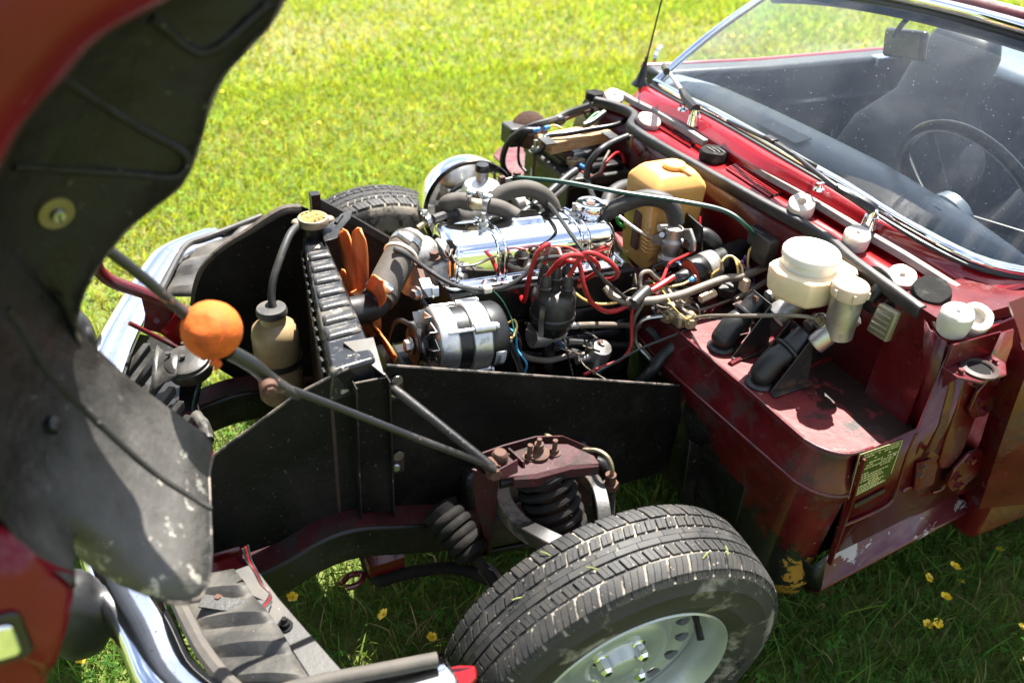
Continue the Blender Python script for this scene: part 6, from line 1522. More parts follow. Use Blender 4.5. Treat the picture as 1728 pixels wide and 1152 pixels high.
# ---- expansion bottle
ex = P(466, 560, y=-.06); et = ex + V((0, 0, .035)); EXB = empty('expansion_bottle', V((ex.x, ex.y, .44)), 'aged milky coolant bottle with a black tube beside the radiator', 'bottle')
b = MB(); base_z = .445
tz = P(463, 520, y=-.06).z; o_ = V((ex.x, ex.y, base_z)); H = tz - base_z
b.lathe([(0, 0), (.040, 0), (.044, .006), (.044, H * .40), (.0425, H * .42), (.0425, H * .46), (.044, H * .48), (.0445, H - .055), (.041, H - .040), (.030, H - .030), (.025, H - .026), (.025, H - .010), (0, H - .010)], o_, (.02, 0, 1), n=36); b.build('bottle_body', M['amber_old'], EXB)
b = MB(); b.lathe([(.027, H - .012), (.029, H - .010), (.029, H - .002), (.027, H + .003), (.018, H + .004), (0, H + .004)], o_, (.02, 0, 1), n=32); b.build('bottle_cap', M['greypanel'], EXB)
b = MB(); b.lathe([(.0448, H * .41), (.0465, H * .41), (.0465, H * .47), (.0448, H * .47)], o_, (.02, 0, 1), n=32, closed=True); b.build('bottle_strap', M['rubber'], EXB)
b = MB(); b.tube([o_ + V((0, 0, H)), P(458, 500, y=-.07), P(462, 470, y=-.085), P(475, 430, y=-.11), P(487, 400, y=-.14), P(498, 385, y=-.165), P(512, 378, y=-.185)], .0075, n=12); b.build('overflow_tube', M['hose'], CAR)
# ---- horn near the grille
hc = P(318, 612, z=.50); HO = empty('horn', hc - V((0, 0, .03)), parent=CAR); HO['label'] = 'dusty black trumpet horn behind the grille'
b = MB(); b.lathe([(0, -.025), (.042, -.025), (.044, -.018), (.044, -.006), (.048, -.004), (.048, .004), (.044, .006), (.044, .012), (.036, .016), (0, .016)], hc, (.15, .12, 1), n=32); b.build('horn_body', M['dustyplastic'], HO, bevel=.001)
fl = [P(262, 602, z=.505), P(258, 590, z=.515), P(270, 622, z=.48), P(286, 655, z=.45)]
b = MB(); a_, e_ = hc + V((.02, .01, .004)), P(262, 622, z=.485)
sdv = V((.25, .9, -.2)).normalized(); rg = []
for t, ww, hh in ((0, .030, .012), (.5, .038, .011), (.85, .050, .014), (1, .060, .022)):
    c = a_.lerp(e_, t); upv = V((0, 0, 1)); rg.append([c + sdv * ww * math.cos(k * math.pi / 6) + upv * hh * math.sin(k * math.pi / 6) for k in range(12)])
b.ring(rg, caps=False); b.build('horn_trumpet', M['dustyplastic'], HO, solid=.002)
for q in ((284, 598), (310, 581), (345, 603), (308, 603)):
    b = MB(); b.bolt(P(*q, z=.518), (0, 0, 1), .0055, .006, wash=False); b.build('horn_screw', M['dustyplastic'], HO)
# ---- front bumper
fe = [(352, 380), (300, 399), (274, 411), (253, 427), (211, 488), (159, 578), (125, 680), (116, 780), (124, 880), (153, 979), (198, 1066), (240, 1160)]
q = [P(a, c, z=.46) for a, c in fe] + [V((.66, .62, .46)), V((.60, .675, .46)), V((.50, .70, .46)), V((.36, .705, .46)), V((.315, .705, .46))]
q = smooth_path(q, 4); rg = []
for i, p in enumerate(q):
    t = (q[min(i + 1, len(q) - 1)] - q[max(0, i - 1)]); t.z = 0; t.normalize(); inn_ = V((-t.y, t.x, 0))
    rg.append([p + inn_ * a + V((0, 0, c)) for a, c in ((.020, -.100), (.006, -.095), (-.002, -.070), (-.004, -.030), (.0, -.006), (.008, .002), (.030, .004), (.055, .0), (.072, -.008), (.076, -.016))])
b = MB(); b.ring(rg, ringclosed=False, caps=False); b.build('front_bumper', M['chrome_pitted'], CAR, solid=.0025, ang=60, label='chrome front bumper curving round the nose')
for q_, nm in (((138, 575), 'far'), ((150, 1030), 'near')):
    c = P(*q_, z=.43) + V((.02, 0, 0)); b = MB(); rg = []
    for k in range(9):
        t = -1 + 2 * k / 8; s = max(.05, (1 - abs(t) ** 3)) ** .5
        rg.append([c + V((a * .05 * s, d_ * .045 * s, t * .085)) for a, d_ in [(math.cos(2 * math.pi * j / 16), math.sin(2 * math.pi * j / 16)) for j in range(16)]])
    b.ring(rg); b.build('overrider', M['rubber'], CAR, ang=80)
# rubber lip and red stub at the near end of the bumper
b = MB(); b.tube([P(440, 1176, z=.475), P(540, 1150, z=.475), P(640, 1131, z=.475), P(738, 1112, z=.475)], .011, n=12); b.build('bumper_lip', M['dustyhose'], CAR)
b = MB(); b.prism([P(735, 1125, z=.455), P(775, 1122, z=.46), P(803, 1120, z=.46), P(806, 1140, z=.45), P(770, 1180, z=.44), P(735, 1175, z=.44)], (0, 0, -.02)); b.build('wing_stub', M['red'], CAR, bevel=.004)
# ---- ribbed apron behind the bumper
def apron(rear, front, z0, z1, n, amp, name, lab, mat='greypanel'):
    ra = resample([P(a, c, z=z0) for a, c in rear], n); fa = resample([P(a, c, z=z1) for a, c in front], n); rows_ = []
    for k in range(8):
        t = k / 7; row = []
        for i, (a, c) in enumerate(zip(ra, fa)):
            ph = (i % 8) / 8; prof_ = (min(ph, .75) / .75) if ph < .75 else (1 - ph) / .25
            row.append(a.lerp(c, t) + V((0, 0, amp * prof_ * math.sin(math.pi * min(1, .15 + .8 * t)))))
        rows_.append(row)
    bb = MB(); grid(bb, rows_); return bb.build(name, M[mat], CAR, solid=.003, ang=35, label=lab)
apron([(395, 960), (425, 1003), (470, 1058), (525, 1160)], [(262, 985), (296, 1027), (330, 1085), (372, 1160)], .462, .435, 33, .016, 'ribbed_apron', 'dusty ribbed front apron on the near side')
apron([(455, 365), (400, 402), (360, 440), (345, 500)], [(352, 392), (310, 418), (282, 460), (268, 500)], .455, .43, 33, .014, 'ribbed_apron', 'dark ribbed front apron on the far side')
b = MB(); b.tube([P(300, 1012, z=.452), P(318, 1050, z=.45), P(345, 1100, z=.45), P(385, 1150, z=.45), P(430, 1190, z=.45)], .012, n=8); b.build('apron_rim', M['dustyhose'], CAR)
b = MB(); b.tube([P(440, 365, z=.465), P(355, 398, z=.465), P(318, 412, z=.462), P(300, 435, z=.46), P(272, 490, z=.455)], .008, n=8); b.build('apron_rim', M['hose'], CAR)
# grille fins between
for k in range(6):
    px_, py_ = 236 + 14 * k, 578 + 24 * k
    a_, e_ = P(px_ + 6, py_, z=.455), P(px_ - 34, py_ + 52, z=.40)
    b = MB(); b.obox(a_, e_ - a_, V((-.012, .022, .010)), V((0, .004, -.016))); b.build('grille_fin', M['greypanel'], CAR, bevel=.002)
b = MB(); b.prism([P(200, 560, z=.38), P(290, 570, z=.38), P(355, 720, z=.38), P(330, 760, z=.38), P(190, 700, z=.38)], (0, 0, -.003)); b.build('grille_back', M['black'], CAR)
# bonnet hinge bracket on the far side
b = MB(); b.tube([P(160, 442, y=-.30), P(168, 458, y=-.30), P(190, 475, y=-.30), P(235, 492, y=-.295), P(290, 515, y=-.29), P(330, 535, y=-.285)], .013, n=12); hb = b.build('hinge_tube', M['maroon'], CAR, label='maroon bonnet hinge tube on the far side')
b = MB(); b.prism([P(236, 492, y=-.285), P(300, 518, y=-.285), P(298, 530, y=-.285), P(270, 562, y=-.285), P(242, 555, y=-.285), P(245, 530, y=-.285)], (0, -.004, 0)); b.cyl(P(264, 541, y=-.282), P(264, 541, y=-.2815), .006); b.build('hinge_plate', M['maroon'], CAR)
b = MB(); b.prism([P(270, 562, y=-.27), P(300, 525, y=-.27), P(345, 545, y=-.27), P(340, 620, y=-.27), P(310, 590, y=-.27)], (0, -.004, 0)); b.build('radiator_side_plate', M['red'], CAR)
b = MB(); b.tube([P(218, 545, y=-.25), P(262, 567, y=-.25), P(310, 592, y=-.25)], .005); b.build('plate_rod', M['maroon_worn'], CAR)
b = MB(); b.prism([P(305, 625, z=.45), P(345, 612, z=.45), P(330, 690, z=.41), P(300, 700, z=.41)], (0, 0, -.01)); b.build('valance_support', M['black'], CAR)
wire('horn_wire', [(340, 640, .46), (330, 665, .44), (325, 690, .42), (330, 705, .42)], .003, 'greenwire')
b = MB(); b.tube([P(330, 700, z=.42), P(345, 722, z=.42), P(352, 745, z=.42)], .012).jitter(.003, 60); b.build('wire_wrap', M['greypanel'], CAR)
# chassis front plate with bolt and wires on the near side
b = MB(); b.prism([P(383, 965, z=.452), P(426, 950, z=.452), P(470, 1008, z=.452), P(580, 1133, z=.452), P(530, 1155, z=.452), P(470, 1062, z=.452), P(428, 1010, z=.452)], (0, 0, -.006)); cpl = b.build('front_outrigger', M['greypanel'], CAR, bevel=.002, label='dusty flat outrigger plate with a bolt')
b = MB(); b.prism([P(383, 966, z=.450), P(428, 1010, z=.450), P(470, 1062, z=.450), P(530, 1155, z=.450), P(530, 1155, z=.38), P(383, 966, z=.38)], (.003, 0, 0)); b.build('outrigger_side', M['black'], CAR)
b = MB(); c = P(481, 1056, z=.453); b.lathe([(.012, 0), (.012, .002), (.008, .003), (.008, .010), (.005, .012), (.004, .018), (0, .018)], c, (0, 0, 1), n=12); b.build('outrigger_bolt', M['ink'], cpl)
b = MB(); c = P(368, 1010, z=.463); b.bolt(c, (0, 0, 1), .005, .006); b.build('apron_bolt', M['rust'], cpl)
b = MB(); b.strip([P(345, 1004, z=.465), P(400, 1012, z=.462), P(460, 1015, z=.458)], V((.012, .02, 0)), V((0, 0, .003))); b.build('apron_strap', M['black'], cpl)
for k, (mt, dx) in enumerate((('blackwire', 0), ('redwire', 4), ('blackwire', 8))):
    wire('indicator_wire', [(410 + dx, 925 - k * 3, .52), (416 + dx, 945, .50), (428 + dx * .6, 962, .49), (440 + dx * .4, 985, .475), (455, 1000, .468), (456 - dx, 1015, .462), (440 - dx, 1030, .462), (425, 1038, .462)], .0016, mt)
b = MB(); b.prism([P(300, 970, z=.43), P(395, 935, z=.43), P(425, 960, z=.43), P(400, 1000, z=.43), P(330, 1005, z=.43)], (0, 0, -.05)); b.build('front_mount', M['maroon'], CAR, bevel=.004)
# ================================================================== wheels
def wheel(c, n, R, label, full=True):
    n = V(n).normalized(); c = V(c)
    up_ = V((0, 0, 1)); fx = up_.cross(n).normalized(); uz = n.cross(fx).normalized()
    def W(a, r, h): return c + (fx * math.cos(a) + uz * math.sin(a)) * r + n * h
    o = empty('wheel', c - V((0, 0, R)), parent=CAR); o['label'] = label
    N = 120
    def rev(prof, name, mat, closed=False, ang=38):
        bb = MB(); rg = [[W(2 * math.pi * i / N, r, h) for i in range(N)] for r, h in prof]
        if closed: rg.append(rg[0])
        bb.ring(rg, caps=False); return bb.build(name, M[mat], o, ang=ang)
    G = R - .0052
    rev([(.176, -.062), (.200, -.074), (.235, -.079), (G - .014, -.072), (G - .004, -.062), (G, -.045), (G + .0008, 0), (G, .045), (G - .004, .062), (G - .014, .072)], 'carcass', 'tyre_dust')
    rev([(G - .014, .072), (.252, .0785), (.2505, .0800), (.2485, .0790), (.235, .080), (.215, .0785), (.213, .0795), (.211, .0785), (.195, .073), (.182, .065), (.177, .060)], 'sidewall', 'sidewall')
    # tread blocks
    def crn(h): return R - .0035 * (h / .06) ** 2 - (.004 * max(0, abs(h) - .052) / .012)
    bb = MB(); NP = 48
    def blk(a0, a1, h0, h1, skew=0):
        hs = [h0, (h0 + h1) / 2, h1]; vs_ = []
        for h in hs:
            sk = skew * (h - h0)
            for a in (a0, a1):
                vs_.append(W(a + sk, G - .003, h)); vs_.append(W(a + sk, crn(h), h))
        fs = []
        for k in range(2):
            b0 = k * 4; b1 = b0 + 4
            fs += [[b0 + 1, b0 + 3, b1 + 3, b1 + 1], [b0, b0 + 1, b1 + 1, b1], [b0 + 3, b0 + 2, b1 + 2, b1 + 3]]
        fs += [[0, 2, 3, 1], [8, 9, 11, 10]]
        bb.add(vs_, fs)
    random.seed(11)
    for i in range(NP):
        p0 = 2 * math.pi * i / NP; pw = 2 * math.pi / NP
        for s in (1, -1):
            ofs = .5 * pw if s > 0 else .1 * pw
            # shoulder: three lugs with fine sipes
            for k in range(3):
                a0 = p0 + ofs + pw * (.05 + .295 * k); blk(a0, a0 + pw * .268, s * .0392, s * .0660, s * 1.2)
            for k in range(2):
                a0 = p0 + ofs * .6 + pw * (.07 + .485 * k); blk(a0, a0 + pw * .18, s * .0152, s * .0342, -s * 1.0); blk(a0 + pw * .20, a0 + pw * .40, s * .0152, s * .0342, -s * 1.0)
        blk(p0, p0 + pw * .97, -.0105, -.0005, .3); blk(p0 + pw * .3, p0 + pw * 1.27, .0003, .0105, .3)
    bb.build('tread', M['tyre'], o, ang=25)
    # shoulder lug lines on the sidewall edge
    bb = MB()
    for i in range(NP):
        a = 2 * math.pi * (i + .5) / NP
        for k in range(3):
            a0 = a + 2 * math.pi / NP * (.05 + .295 * k); a1 = a0 + 2 * math.pi / NP * .268
            for s in ((1, -1) if full else (1,)):
                bb.add([W(a0, crn(.066) - .0002, s * .0658), W(a1, crn(.066) - .0002, s * .0658), W(a1, G - .016, s * .0735), W(a0, G - .016, s * .0735), W(a0, G - .006, s * .060), W(a1, G - .006, s * .060)], [[0, 1, 2, 3], [0, 3, 4], [1, 5, 2]])
    bb.build('shoulder_lugs', M['tyre'], o, kind='stuff')
    if not full: return o
    tx = W(math.radians(-14), .218, .0800); ta = math.radians(-14)
    text_mesh('FB/TOET', tx, (-(-fx * math.sin(ta) + uz * math.cos(ta))), (fx * math.cos(ta) + uz * math.sin(ta)), .016, .0010).build('sidewall_lettering', M['sidewall'], o, kind='stuff')
    # rim
    rm = rev([(.168, -.060), (.168, .040), (.170, .050), (.178, .060), (.1835, .064), (.1840, .068), (.1815, .0705), (.177, .067), (.170, .058), (.163, .048), (.160, .030), (.158, .012), (.150, .008)], 'rim', 'silverwheel')
    # disc with sixteen oval slots
    bb = MB(); NS = 16; K = 24
    for i in range(NS):
        a0 = 2 * math.pi * i / NS; am = math.pi / NS
        sq_, elp = [], []
        for k in range(K):
            t = 2 * math.pi * k / K; cx, cy = math.cos(t), math.sin(t); s = 1 / max(abs(cx), abs(cy))
            sx, sy_ = cx * s, cy * s
            r = .131 + .019 * sy_; aa = a0 + am * sx
            hh = .008 + .010 * math.sin(math.pi * (r - .112) / .05)
            sq_.append(W(aa, r, hh))
            r2 = .131 + .0125 * cy; a2 = a0 + am * .52 * cx
            elp.append(W(a2, r2, .008 + .010 * math.sin(math.pi * (r2 - .112) / .05)))
        ed = [p - n * .010 for p in elp]
        b_ = len(bb.v); bb.v += sq_ + elp + ed
        for k in range(K):
            j = (k + 1) % K
            bb.f.append([b_ + k, b_ + j, b_ + K + j, b_ + K + k]); bb.f.append([b_ + K + k, b_ + K + j, b_ + 2 * K + j, b_ + 2 * K + k])
    bb.build('slotted_disc', M['silverwheel'], o, weld=True)
    rev([(.113, .008), (.106, .010), (.098, .020), (.092, .026), (.080, .028), (.062, .026), (.052, .022), (.046, .026), (.040, .040), (.034, .044), (.0, .045)], 'wheel_centre', 'silverwheel')
    bb = MB(); rg = [[W(2 * math.pi * i / 40, r, h) for i in range(40)] for r, h in ((.0, -.02), (.155, -.02))]; bb.ring(rg, caps=False); bb.build('shadow_disc', M['engine'], o)
    for k in range(4):
        a = math.radians(52 + 90 * k); p = W(a, .0475, .022)
        bb = MB(); bb.lathe([(.017, 0), (.016, .004), (.0125, .006)], p, n, n=20); bb.cyl(p + n * .003, p + n * .024, .0118, n=6); bb.cyl(p + n * .024, p + n * .029, .0118, .007, n=6); bb.build('wheel_nut', M['chrome'], o)
    a = math.radians(40); p = W(a, .158, .028); e = W(a, .142, .072)
    bb = MB(); bb.tube([p, p.lerp(e, .5), e], [.0075, .0052, .0055], n=12); bb.cyl(p.lerp(e, .6), e + (e - p).normalized() * .004, .0062, n=12); bb.build('tyre_valve', M['blackplastic'], o)
    return o
wheel((0.004, .6307, .2905), (.040, 1, -.085), .2925, 'near front wheel with a dusty tyre and slotted silver rim')
wheel((0, -.6250, .2880), (-.02, -1, -.05), .2900, 'far front wheel partly hidden by the air filter', full=False)
# bits of grass stuck to the near tyre
clip_m = pm('cut_grass', (.15, .17, .04), .7, var=.2)
for px_, py_ in ((922, 935), (875, 1010), (1090, 1008), (1178, 950), (1225, 930), (1190, 938), (1310, 900), (1000, 960), (1102, 970), (1060, 990)):
    c = P(px_, py_, z=.57)
    # settle on the tread: march along the ray to the tyre radius
    r_ = (c - CAM).normalized(); best = None
    t = .8
    while t < 2.2:
        q_ = CAM + r_ * t
        if (q_.x - .004) ** 2 + (q_.z - .2905) ** 2 < .2935 ** 2 and abs(q_.y - .63) < .075: best = q_; break
        t += .002
    if best is None: continue
    d_ = V((random.uniform(-1, 1), random.uniform(-1, 1), 0)).normalized() * .009
    b = MB(); up_ = V((best.x - .004, 0, best.z - .29)).normalized() * .002; b.tube([best - d_ + up_, best + up_ * 1.8, best + d_ + up_], .0012, n=5); b.build('grass_clipping', clip_m, label='cut grass clipping stuck to the near front tyre tread', cat='clipping', group='grass clippings on the near tyre')

# ================================================================== raised bonnet
BON = empty('bonnet', (.7, .5, .45), parent=CAR); BON['label'] = 'raised dark red bonnet with a black inner wing liner'
# arch lip as seen on the outer wing (y about .72) and inner wall outline
Lpx = [(330, -30), (278, 0), (167, 62), (104, 132), (45, 196), (0, 274), (-60, 400), (-90, 540), (-80, 700), (-40, 820), (0, 880), (52, 917), (94, 942), (125, 964)]
Lp = resample(smooth_path([P(a, c, y=.72) for a, c in Lpx], 4), 60)
Spx = [(500, -45), (480, 0), (455, 42), (420, 80), (383, 118), (360, 160), (345, 205), (335, 245), (325, 277), (305, 312), (272, 340), (240, 362), (205, 396), (172, 438), (145, 482), (130, 525), (127, 552), (133, 578), (160, 612), (215, 648), (265, 685), (310, 712), (350, 735), (357, 748), (352, 800), (354, 860), (356, 930), (352, 985), (335, 1012), (300, 1021), (255, 1005), (205, 985), (160, 958), (130, 935)]
def ysil(py_):
    return .50 if py_ < 560 else (.50 - .05 * min(1, (py_ - 560) / 180) if py_ < 740 else .45 + .25 * min(1, (py_ - 740) / 280))
Sp = resample([P(a, c, y=ysil(c)) for a, c in Spx], 60)
Mid = []
for i_, (l, s) in enumerate(zip(Lp, Sp)):
    e_ = max(0, (i_ / 59 - .6) / .4); m_ = l.lerp(s, .10 - .04 * e_); m_.y = .56 + .13 * e_; Mid.append(m_)
rows_ = [Lp, [a.lerp(c, .35) + V((0, .03, 0)) for a, c in zip(Lp, Mid)], Mid]
for t in (.2, .4, .6, .8, 1.0):
    rows_.append([a.lerp(c, t) + V((0, -.022 * math.sin(math.pi * t), 0)) for a, c in zip(Mid, Sp)])
b = MB(); grid(b, rows_); b.jitter(.0012, 25); b.build('wing_liner', M['liner'], BON, solid=.003, ang=70)
b = MB(); b.tube(Sp[:], .0022, n=6, smooth=False); b.build('liner_edge', M['edge'], BON)
from mathutils.bvhtree import BVHTree
_lb = MB(); grid(_lb, rows_); LBV = BVHTree.FromPolygons([tuple(p) for p in _lb.v], _lb.f)
def onliner(px_, py_, lift=.002):
    d_ = (P(px_, py_, d=1.0) - CAM).normalized(); h = LBV.ray_cast(CAM, d_)
    if h[0] is None: return P(px_, py_, y=.5), V((0, 1, 0))
    nn = h[1] if h[1].dot(d_) < 0 else -h[1]
    return h[0] + nn * lift, nn
def liner_ridge(pxs, r=.006):
    q = smooth_path([V((a, c, 0)) for a, c in pxs], 6); bb = MB(); bb.tube([onliner(p.x, p.y, 0)[0] for p in q], r, n=8, smooth=False); return bb.build('liner_swage', M['liner'], BON)
liner_ridge([(100, 128), (170, 175), (240, 218), (300, 250), (316, 268), (310, 288), (285, 298), (220, 292), (120, 286), (20, 280)], .0050)
liner_ridge([(252, 28), (285, 55), (320, 82), (345, 88), (375, 75), (420, 35), (455, 5)], .0060)
liner_ridge([(10, 520), (90, 640), (180, 730), (260, 800), (330, 845), (353, 858)], .005)
c, nn = onliner(92, 356)
b = MB(); b.lathe([(0, .003), (.006, .003), (.006, .0045), (.017, .0035), (.018, 0)], c, nn, n=28); wsh = b.build('liner_washer', M['washer'], BON)
b = MB(); b.lathe([(.0075, 0), (.0075, .004), (.006, .006), (0, .006)], c + nn * .003, nn, n=18); b.build('liner_screw', M['steel'], BON)
b = MB(); b.box(c + nn * .0092, (.0016, .001, .012)); b.build('screw_slot', M['ink'], BON)
c, nn = onliner(84, 718); b = MB(); b.lathe([(.010, 0), (.008, .006), (0, .008)], c, nn, n=14); b.build('liner_screw', M['black'], BON)
# outer wing skin around the arch
Opx = [(250, -330), (60, -260), (-120, -160), (-220, -40), (-300, 100), (-360, 260), (-420, 420), (-430, 560), (-420, 720), (-380, 860), (-320, 960), (-230, 1040), (-140, 1090), (70, 1150)]
Op = resample([P(a, c, y=.735) for a, c in Opx], 60)
rows_ = []
for t, yy in ((0, 0), (.04, .012), (.10, .020), (.3, .030), (.6, .028), (1, .0)):
    rows_.append([a.lerp(c, t) + V((0, yy, 0)) for a, c in zip(Lp, Op)])
b = MB(); grid(b, rows_); b.build('wing_skin', M['wing'], BON, solid=.002, ang=60)
low = [P(125, 964, y=.722), P(110, 1040, y=.738), P(92, 1100, y=.74), P(75, 1152, y=.735), P(55, 1230, y=.72)]
left = [P(0, 885, y=.735), P(-40, 980, y=.75), P(-60, 1060, y=.752), P(-80, 1130, y=.75), P(-90, 1230, y=.73)]
b = MB(); grid(b, [[a.lerp(c, t) + V((0, .010 * math.sin(math.pi * t), 0)) for a, c in zip(resample(low, 9), resample(left, 9))] for t in (0, .05, .2, .5, 1)]); b.build('wing_front', M['wing'], BON, solid=.002, ang=60)
# side repeater lamp at the picture's edge
c = P(4, 1075, y=.757)
b = MB(); pts = [c + V((a, 0, d_)) for a, d_ in rrect(.020, .030, .010, 4)]; b.prism(pts, (0, .004, 0)); lamp = b.build('side_lamp', M['blackplastic'], BON, bevel=.002)
b = MB(); pts = [c + V((a, .004, d_)) for a, d_ in rrect(.012, .020, .007, 4)]; b.prism(pts, (0, .004, 0)); b.build('lamp_lens', M['chrome'], BON, bevel=.002)
# main bonnet panel standing upright in front, out of the picture to the left, so its shade falls as it should
rows_ = []
for k in range(9):
    y = .30 - 1.0 * k / 8; bow = .06 * (1 - (y / .70) ** 2)
    rows_.append([V((.84 + bow, y, .56)), V((.79 + bow, y, .70)), V((.70 + bow * .3, y, 1.0)), V((.58 + bow * .3, y, 1.35)), V((.46 + bow * .3, y, 1.62)), V((.38 + bow * .3, y, 1.85))])
b = MB(); grid(b, rows_); b.build('bonnet_panel', M['wing'], BON, solid=.002, ang=60)
b = MB(); grid(b, [[p + V((-.006, 0, -.003)) for p in r] for r in rows_]); b.build('bonnet_lining', M['black'], BON, solid=.002, ang=60)
def mir(p): return V((p.x, -p.y, p.z))
rows_ = []
for t, yy in ((0, 0), (.10, .020), (.3, .030), (.6, .028), (1, .0)):
    rows_.append([mir(a.lerp(c, t) + V((0, yy, 0))) for a, c in zip(Lp, Op)])
b = MB(); grid(b, rows_); b.build('wing_skin', M['wing'], BON, solid=.002, ang=60)
# ================================================================== lawn
rng = np.random.default_rng(4)
def ground_z(x, y):
    return np.zeros_like(x) - .012
def make_blades(name, xy, hgt, wid, bend, cols, lean=None):
    n = len(xy); ang = rng.uniform(0, 2 * np.pi, n); la = rng.uniform(0, 2 * np.pi, n)
    dx, dy = np.cos(ang), np.sin(ang); lx, ly = np.cos(la) * bend, np.sin(la) * bend
    base = np.stack([xy[:, 0], xy[:, 1], np.full(n, -.010)], 1)
    for i in range(0): pass
    fr = [(0, 1.0), (.45, .9), (.8, .55), (1.0, 0)]
    vs_ = []
    for t, wf in fr:
        c = base + np.stack([lx * hgt * t * t, ly * hgt * t * t, hgt * t * (1 - .28 * bend * t)], 1)
        off_ = np.stack([dx * wid * wf * .5, dy * wid * wf * .5, np.zeros(n)], 1)
        if wf > 0: vs_ += [c - off_, c + off_]
        else: vs_ += [c]
    verts = np.stack(vs_, 1).reshape(-1, 3)      # 7 per blade
    b0 = (np.arange(n) * 7)[:, None]
    quads = np.concatenate([b0 + np.array([[0, 1, 3, 2]]), b0 + np.array([[2, 3, 5, 4]])], 1).reshape(-1, 4)
    tris = (b0 + np.array([[4, 5, 6]])).reshape(-1, 3)
    me = bpy.data.meshes.new(name)
    nl = quads.size + tris.size
    me.vertices.add(len(verts)); me.vertices.foreach_set('co', verts.astype(np.float32).ravel())
    me.loops.add(nl); me.loops.foreach_set('vertex_index', np.concatenate([quads.ravel(), tris.ravel()]).astype(np.int32))
    npoly = len(quads) + len(tris); me.polygons.add(npoly)
    ls = np.concatenate([np.arange(len(quads)) * 4, quads.size + np.arange(len(tris)) * 3]).astype(np.int32)
    me.polygons.foreach_set('loop_start', ls)
    me.polygons.foreach_set('use_smooth', np.ones(npoly, bool))
    me.update(calc_edges=True); me.validate()
    ca = me.color_attributes.new('tint', 'FLOAT_COLOR', 'POINT')
    cc_ = np.repeat(np.concatenate([cols, np.ones((n, 1))], 1), 7, 0).astype(np.float32)
    ca.data.foreach_set('color', cc_.ravel())
    return me
def patch_noise(x, y, s):
    return np.array([noise.noise(V((a * s, c * s, 3.1))) for a, c in zip(x, y)])
def sample(n, x0, x1, y0, y1):
    return np.stack([rng.uniform(x0, x1, n), rng.uniform(y0, y1, n)], 1)
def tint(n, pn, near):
    base = np.array([[.085, .155, .024]]) if near else np.array([[.205, .262, .018]])  # darker by the car, lighter beyond: shade and sun put into the tint
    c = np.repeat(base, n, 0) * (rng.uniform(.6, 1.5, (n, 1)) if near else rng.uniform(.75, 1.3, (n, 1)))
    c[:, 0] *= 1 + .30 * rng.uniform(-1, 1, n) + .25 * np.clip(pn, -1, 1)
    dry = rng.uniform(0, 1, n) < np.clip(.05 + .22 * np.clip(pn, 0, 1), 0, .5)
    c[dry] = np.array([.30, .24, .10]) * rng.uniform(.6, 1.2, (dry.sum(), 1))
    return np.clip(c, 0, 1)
def lawn(name, n, box, h, w, bend, near, lab):
    xy = sample(n, *box); pn = patch_noise(xy[:, 0], xy[:, 1], 1.1)
    keep = rng.uniform(0, 1, n) < np.clip(1.0 - .55 * np.clip(pn, 0, 1), .2, 1)
    xy, pn = xy[keep], pn[keep]; n = len(xy)
    hh = rng.gamma(5, h / 5, n) * (1 - .3 * np.clip(pn, -1, 1)); ww = rng.uniform(.6, 1.3, n) * w
    me = make_blades(name, xy, hh, ww, rng.uniform(.1, bend, n), tint(n, pn, near))
    o = finish(name, me, M['grass'], None, V((0, 0, 0)), label=lab, kind='stuff')
    return o
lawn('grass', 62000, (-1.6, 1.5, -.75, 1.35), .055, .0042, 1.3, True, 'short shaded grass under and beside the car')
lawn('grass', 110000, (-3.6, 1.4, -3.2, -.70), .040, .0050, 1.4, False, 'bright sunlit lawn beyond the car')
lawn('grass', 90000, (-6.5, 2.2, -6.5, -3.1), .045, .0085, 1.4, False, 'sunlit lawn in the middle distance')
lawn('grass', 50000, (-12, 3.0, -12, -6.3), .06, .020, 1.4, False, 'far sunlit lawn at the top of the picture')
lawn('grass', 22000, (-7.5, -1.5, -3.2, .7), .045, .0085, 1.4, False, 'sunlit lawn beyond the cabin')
# broad leaved clover and weeds in the near lawn
def clover(n, box, s, name, lab, near):
    xy = sample(n, *box); vs_, fs, cols = [], [], []
    for i in range(n):
        c = V((xy[i, 0], xy[i, 1], rng.uniform(.012, .05))); a0 = rng.uniform(0, 6.28); tl = V((rng.normal() * .35, rng.normal() * .35, 1)).normalized()
        u_, w_, _ = frame(tl); col = (np.array([.055, .150, .022]) if near else np.array([.14, .22, .03])) * rng.uniform(.6, 1.5)  # clover leaves carry the same shade and sun in their colour
        sz = s * rng.uniform(.6, 1.4)
        for k in range(3):
            a = a0 + k * 2.094; d_ = u_ * math.cos(a) + w_ * math.sin(a); e = u_ * math.cos(a + 1.571) + w_ * math.sin(a + 1.571); b_ = len(vs_)
            vs_ += [c, c + d_ * sz * .55 + e * sz * .42, c + d_ * sz * 1.05 + e * sz * .22 + tl * .002, c + d_ * sz * .95, c + d_ * sz * 1.05 - e * sz * .22 + tl * .002, c + d_ * sz * .55 - e * sz * .42]
            fs.append([b_, b_ + 1, b_ + 2, b_ + 3]); fs.append([b_, b_ + 3, b_ + 4, b_ + 5]); cols += [col] * 6
    me = bpy.data.meshes.new(name); me.from_pydata(vs_, [], fs); me.update()
    ca = me.color_attributes.new('tint', 'FLOAT_COLOR', 'POINT'); ca.data.foreach_set('color', np.concatenate([np.array(cols), np.ones((len(cols), 1))], 1).astype(np.float32).ravel())
    finish(name, me, M['grass'], None, V((0, 0, 0)), label=lab, kind='stuff')
clover(4200, (-1.5, 1.4, -.7, 1.3), .010, 'clover', 'small clover leaves among the shaded grass', True)
clover(5000, (-3.4, 1.3, -3.0, -.7), .014, 'clover', 'clover leaves in the bright lawn', False)
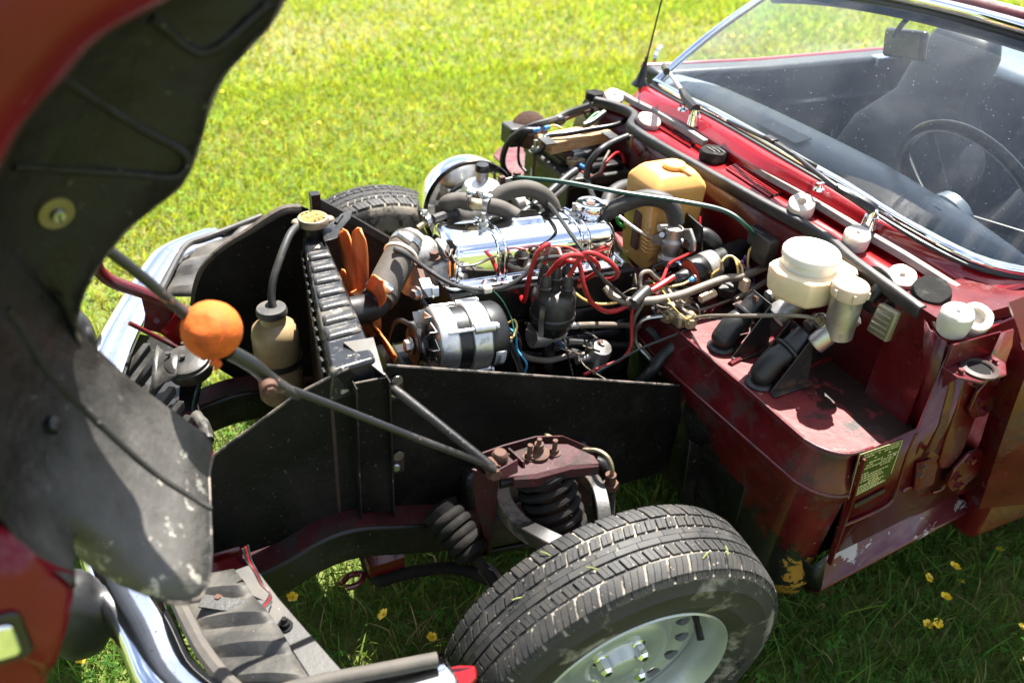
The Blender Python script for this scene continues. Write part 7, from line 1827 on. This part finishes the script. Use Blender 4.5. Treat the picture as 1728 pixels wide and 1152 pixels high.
# buttercups: near ones with petals, far ones as small plain flowers of the same kind
pet = pm('buttercup_petal', (.85, .55, .01), .4, var=.08)
cenm = pm('buttercup_centre', (.55, .32, .01), .7)
stm_ = pm('buttercup_stem', (.08, .16, .03), .6)
def buttercup(name='buttercup'):
    o = empty(name, (0, 0, 0)); h = .05
    for k in range(5):
        a = 2 * math.pi * k / 5; d_ = V((math.cos(a), math.sin(a), 0)); e = V((-math.sin(a), math.cos(a), 0))
        bb = MB(); rows2 = [[V((0, 0, h)) + d_ * r + e * w_ * s + V((0, 0, r * .35 + abs(s) * .001)) for s in (-1, 0, 1)] for r, w_ in ((.001, .001), (.005, .0045), (.009, .0052), (.0115, .003))]
        grid(bb, rows2); bb.build('petal', pet, o)
    bb = MB(); bb.ell((0, 0, h + .002), (.003, .003, .0022), 10, 6); bb.build('flower_centre', cenm, o)
    bb = MB(); bb.tube([V((0, 0, -.01)), V((.004, .002, .02)), V((0, 0, h))], .0011, n=5); bb.build('stem', stm_, o)
    return o
proto = buttercup()
near_fl = [(1552, 957, 'buttercup nearest the sill, at the left of its row'), (1600, 962, 'small buttercup between the sill and the pair of flowers'), (1628, 980, 'single buttercup to the right below the sill'), (1595, 1008, 'buttercup above the close pair in the shaded grass'), (1566, 1043, 'left flower of the close pair of buttercups'), (1577, 1037, 'right flower of the close pair of buttercups'), (1718, 1046, 'buttercup at the right edge of the picture'), (1707, 1070, 'lower buttercup near the right edge of the picture'), (1700, 928, 'small buttercup by the door bottom edge'), (490, 1012, 'buttercup beside the dusty outrigger plate'), (725, 1078, 'buttercup beside the front of the near tyre'), (678, 1042, 'small buttercup in the grass under the chassis'), (128, 1094, 'small buttercup left of the bumper')]
first = True
for px_, py_, lb in near_fl:
    c = P(px_, py_, z=.045); c.z = rng.uniform(-.012, .012)
    if first: o = proto; first = False
    else:
        o = proto.copy(); COL.objects.link(o)
        for ch_ in proto.children:
            q_ = ch_.copy(); COL.objects.link(q_); q_.parent = o
    o.location = c + V((0, 0, 0)); o.rotation_euler = (rng.normal() * .3, rng.normal() * .3, rng.uniform(0, 6.28)); s = rng.uniform(.75, 1.15); o.scale = (s, s, s)
    o['label'] = lb; o['category'] = 'flower'; o['group'] = 'buttercups near the car'
bb = MB(); bb.ell((0, 0, .06), (.011, .011, .005), 8, 4); bb.cyl((0, 0, 0), (0, 0, .06), .001, n=4)
far0 = bb.build('buttercup', pet, label='tiny yellow buttercup head in the sunlit lawn beyond the car', cat='flower', group='buttercups in the far lawn')
for k in range(48):
    while True:
        x, y = rng.uniform(-4.5, 1.0), rng.uniform(-5.0, -.8)
        d_ = V((x, y, .05)) - CAM; zc = d_.dot(_f); pxx = 864 + FPX * d_.dot(RIGHT) / zc; pyy = 576 - FPX * d_.dot(UP) / zc
        if 150 < pxx < 1500 and -5 < pyy < 480: break
    o = far0 if k == 0 else far0.copy()
    if k: COL.objects.link(o)
    o.location = (x, y, -.01); o.rotation_euler = (rng.normal() * .3, rng.normal() * .3, 0); s = rng.uniform(.7, 1.3); o.scale = (s, s, s)
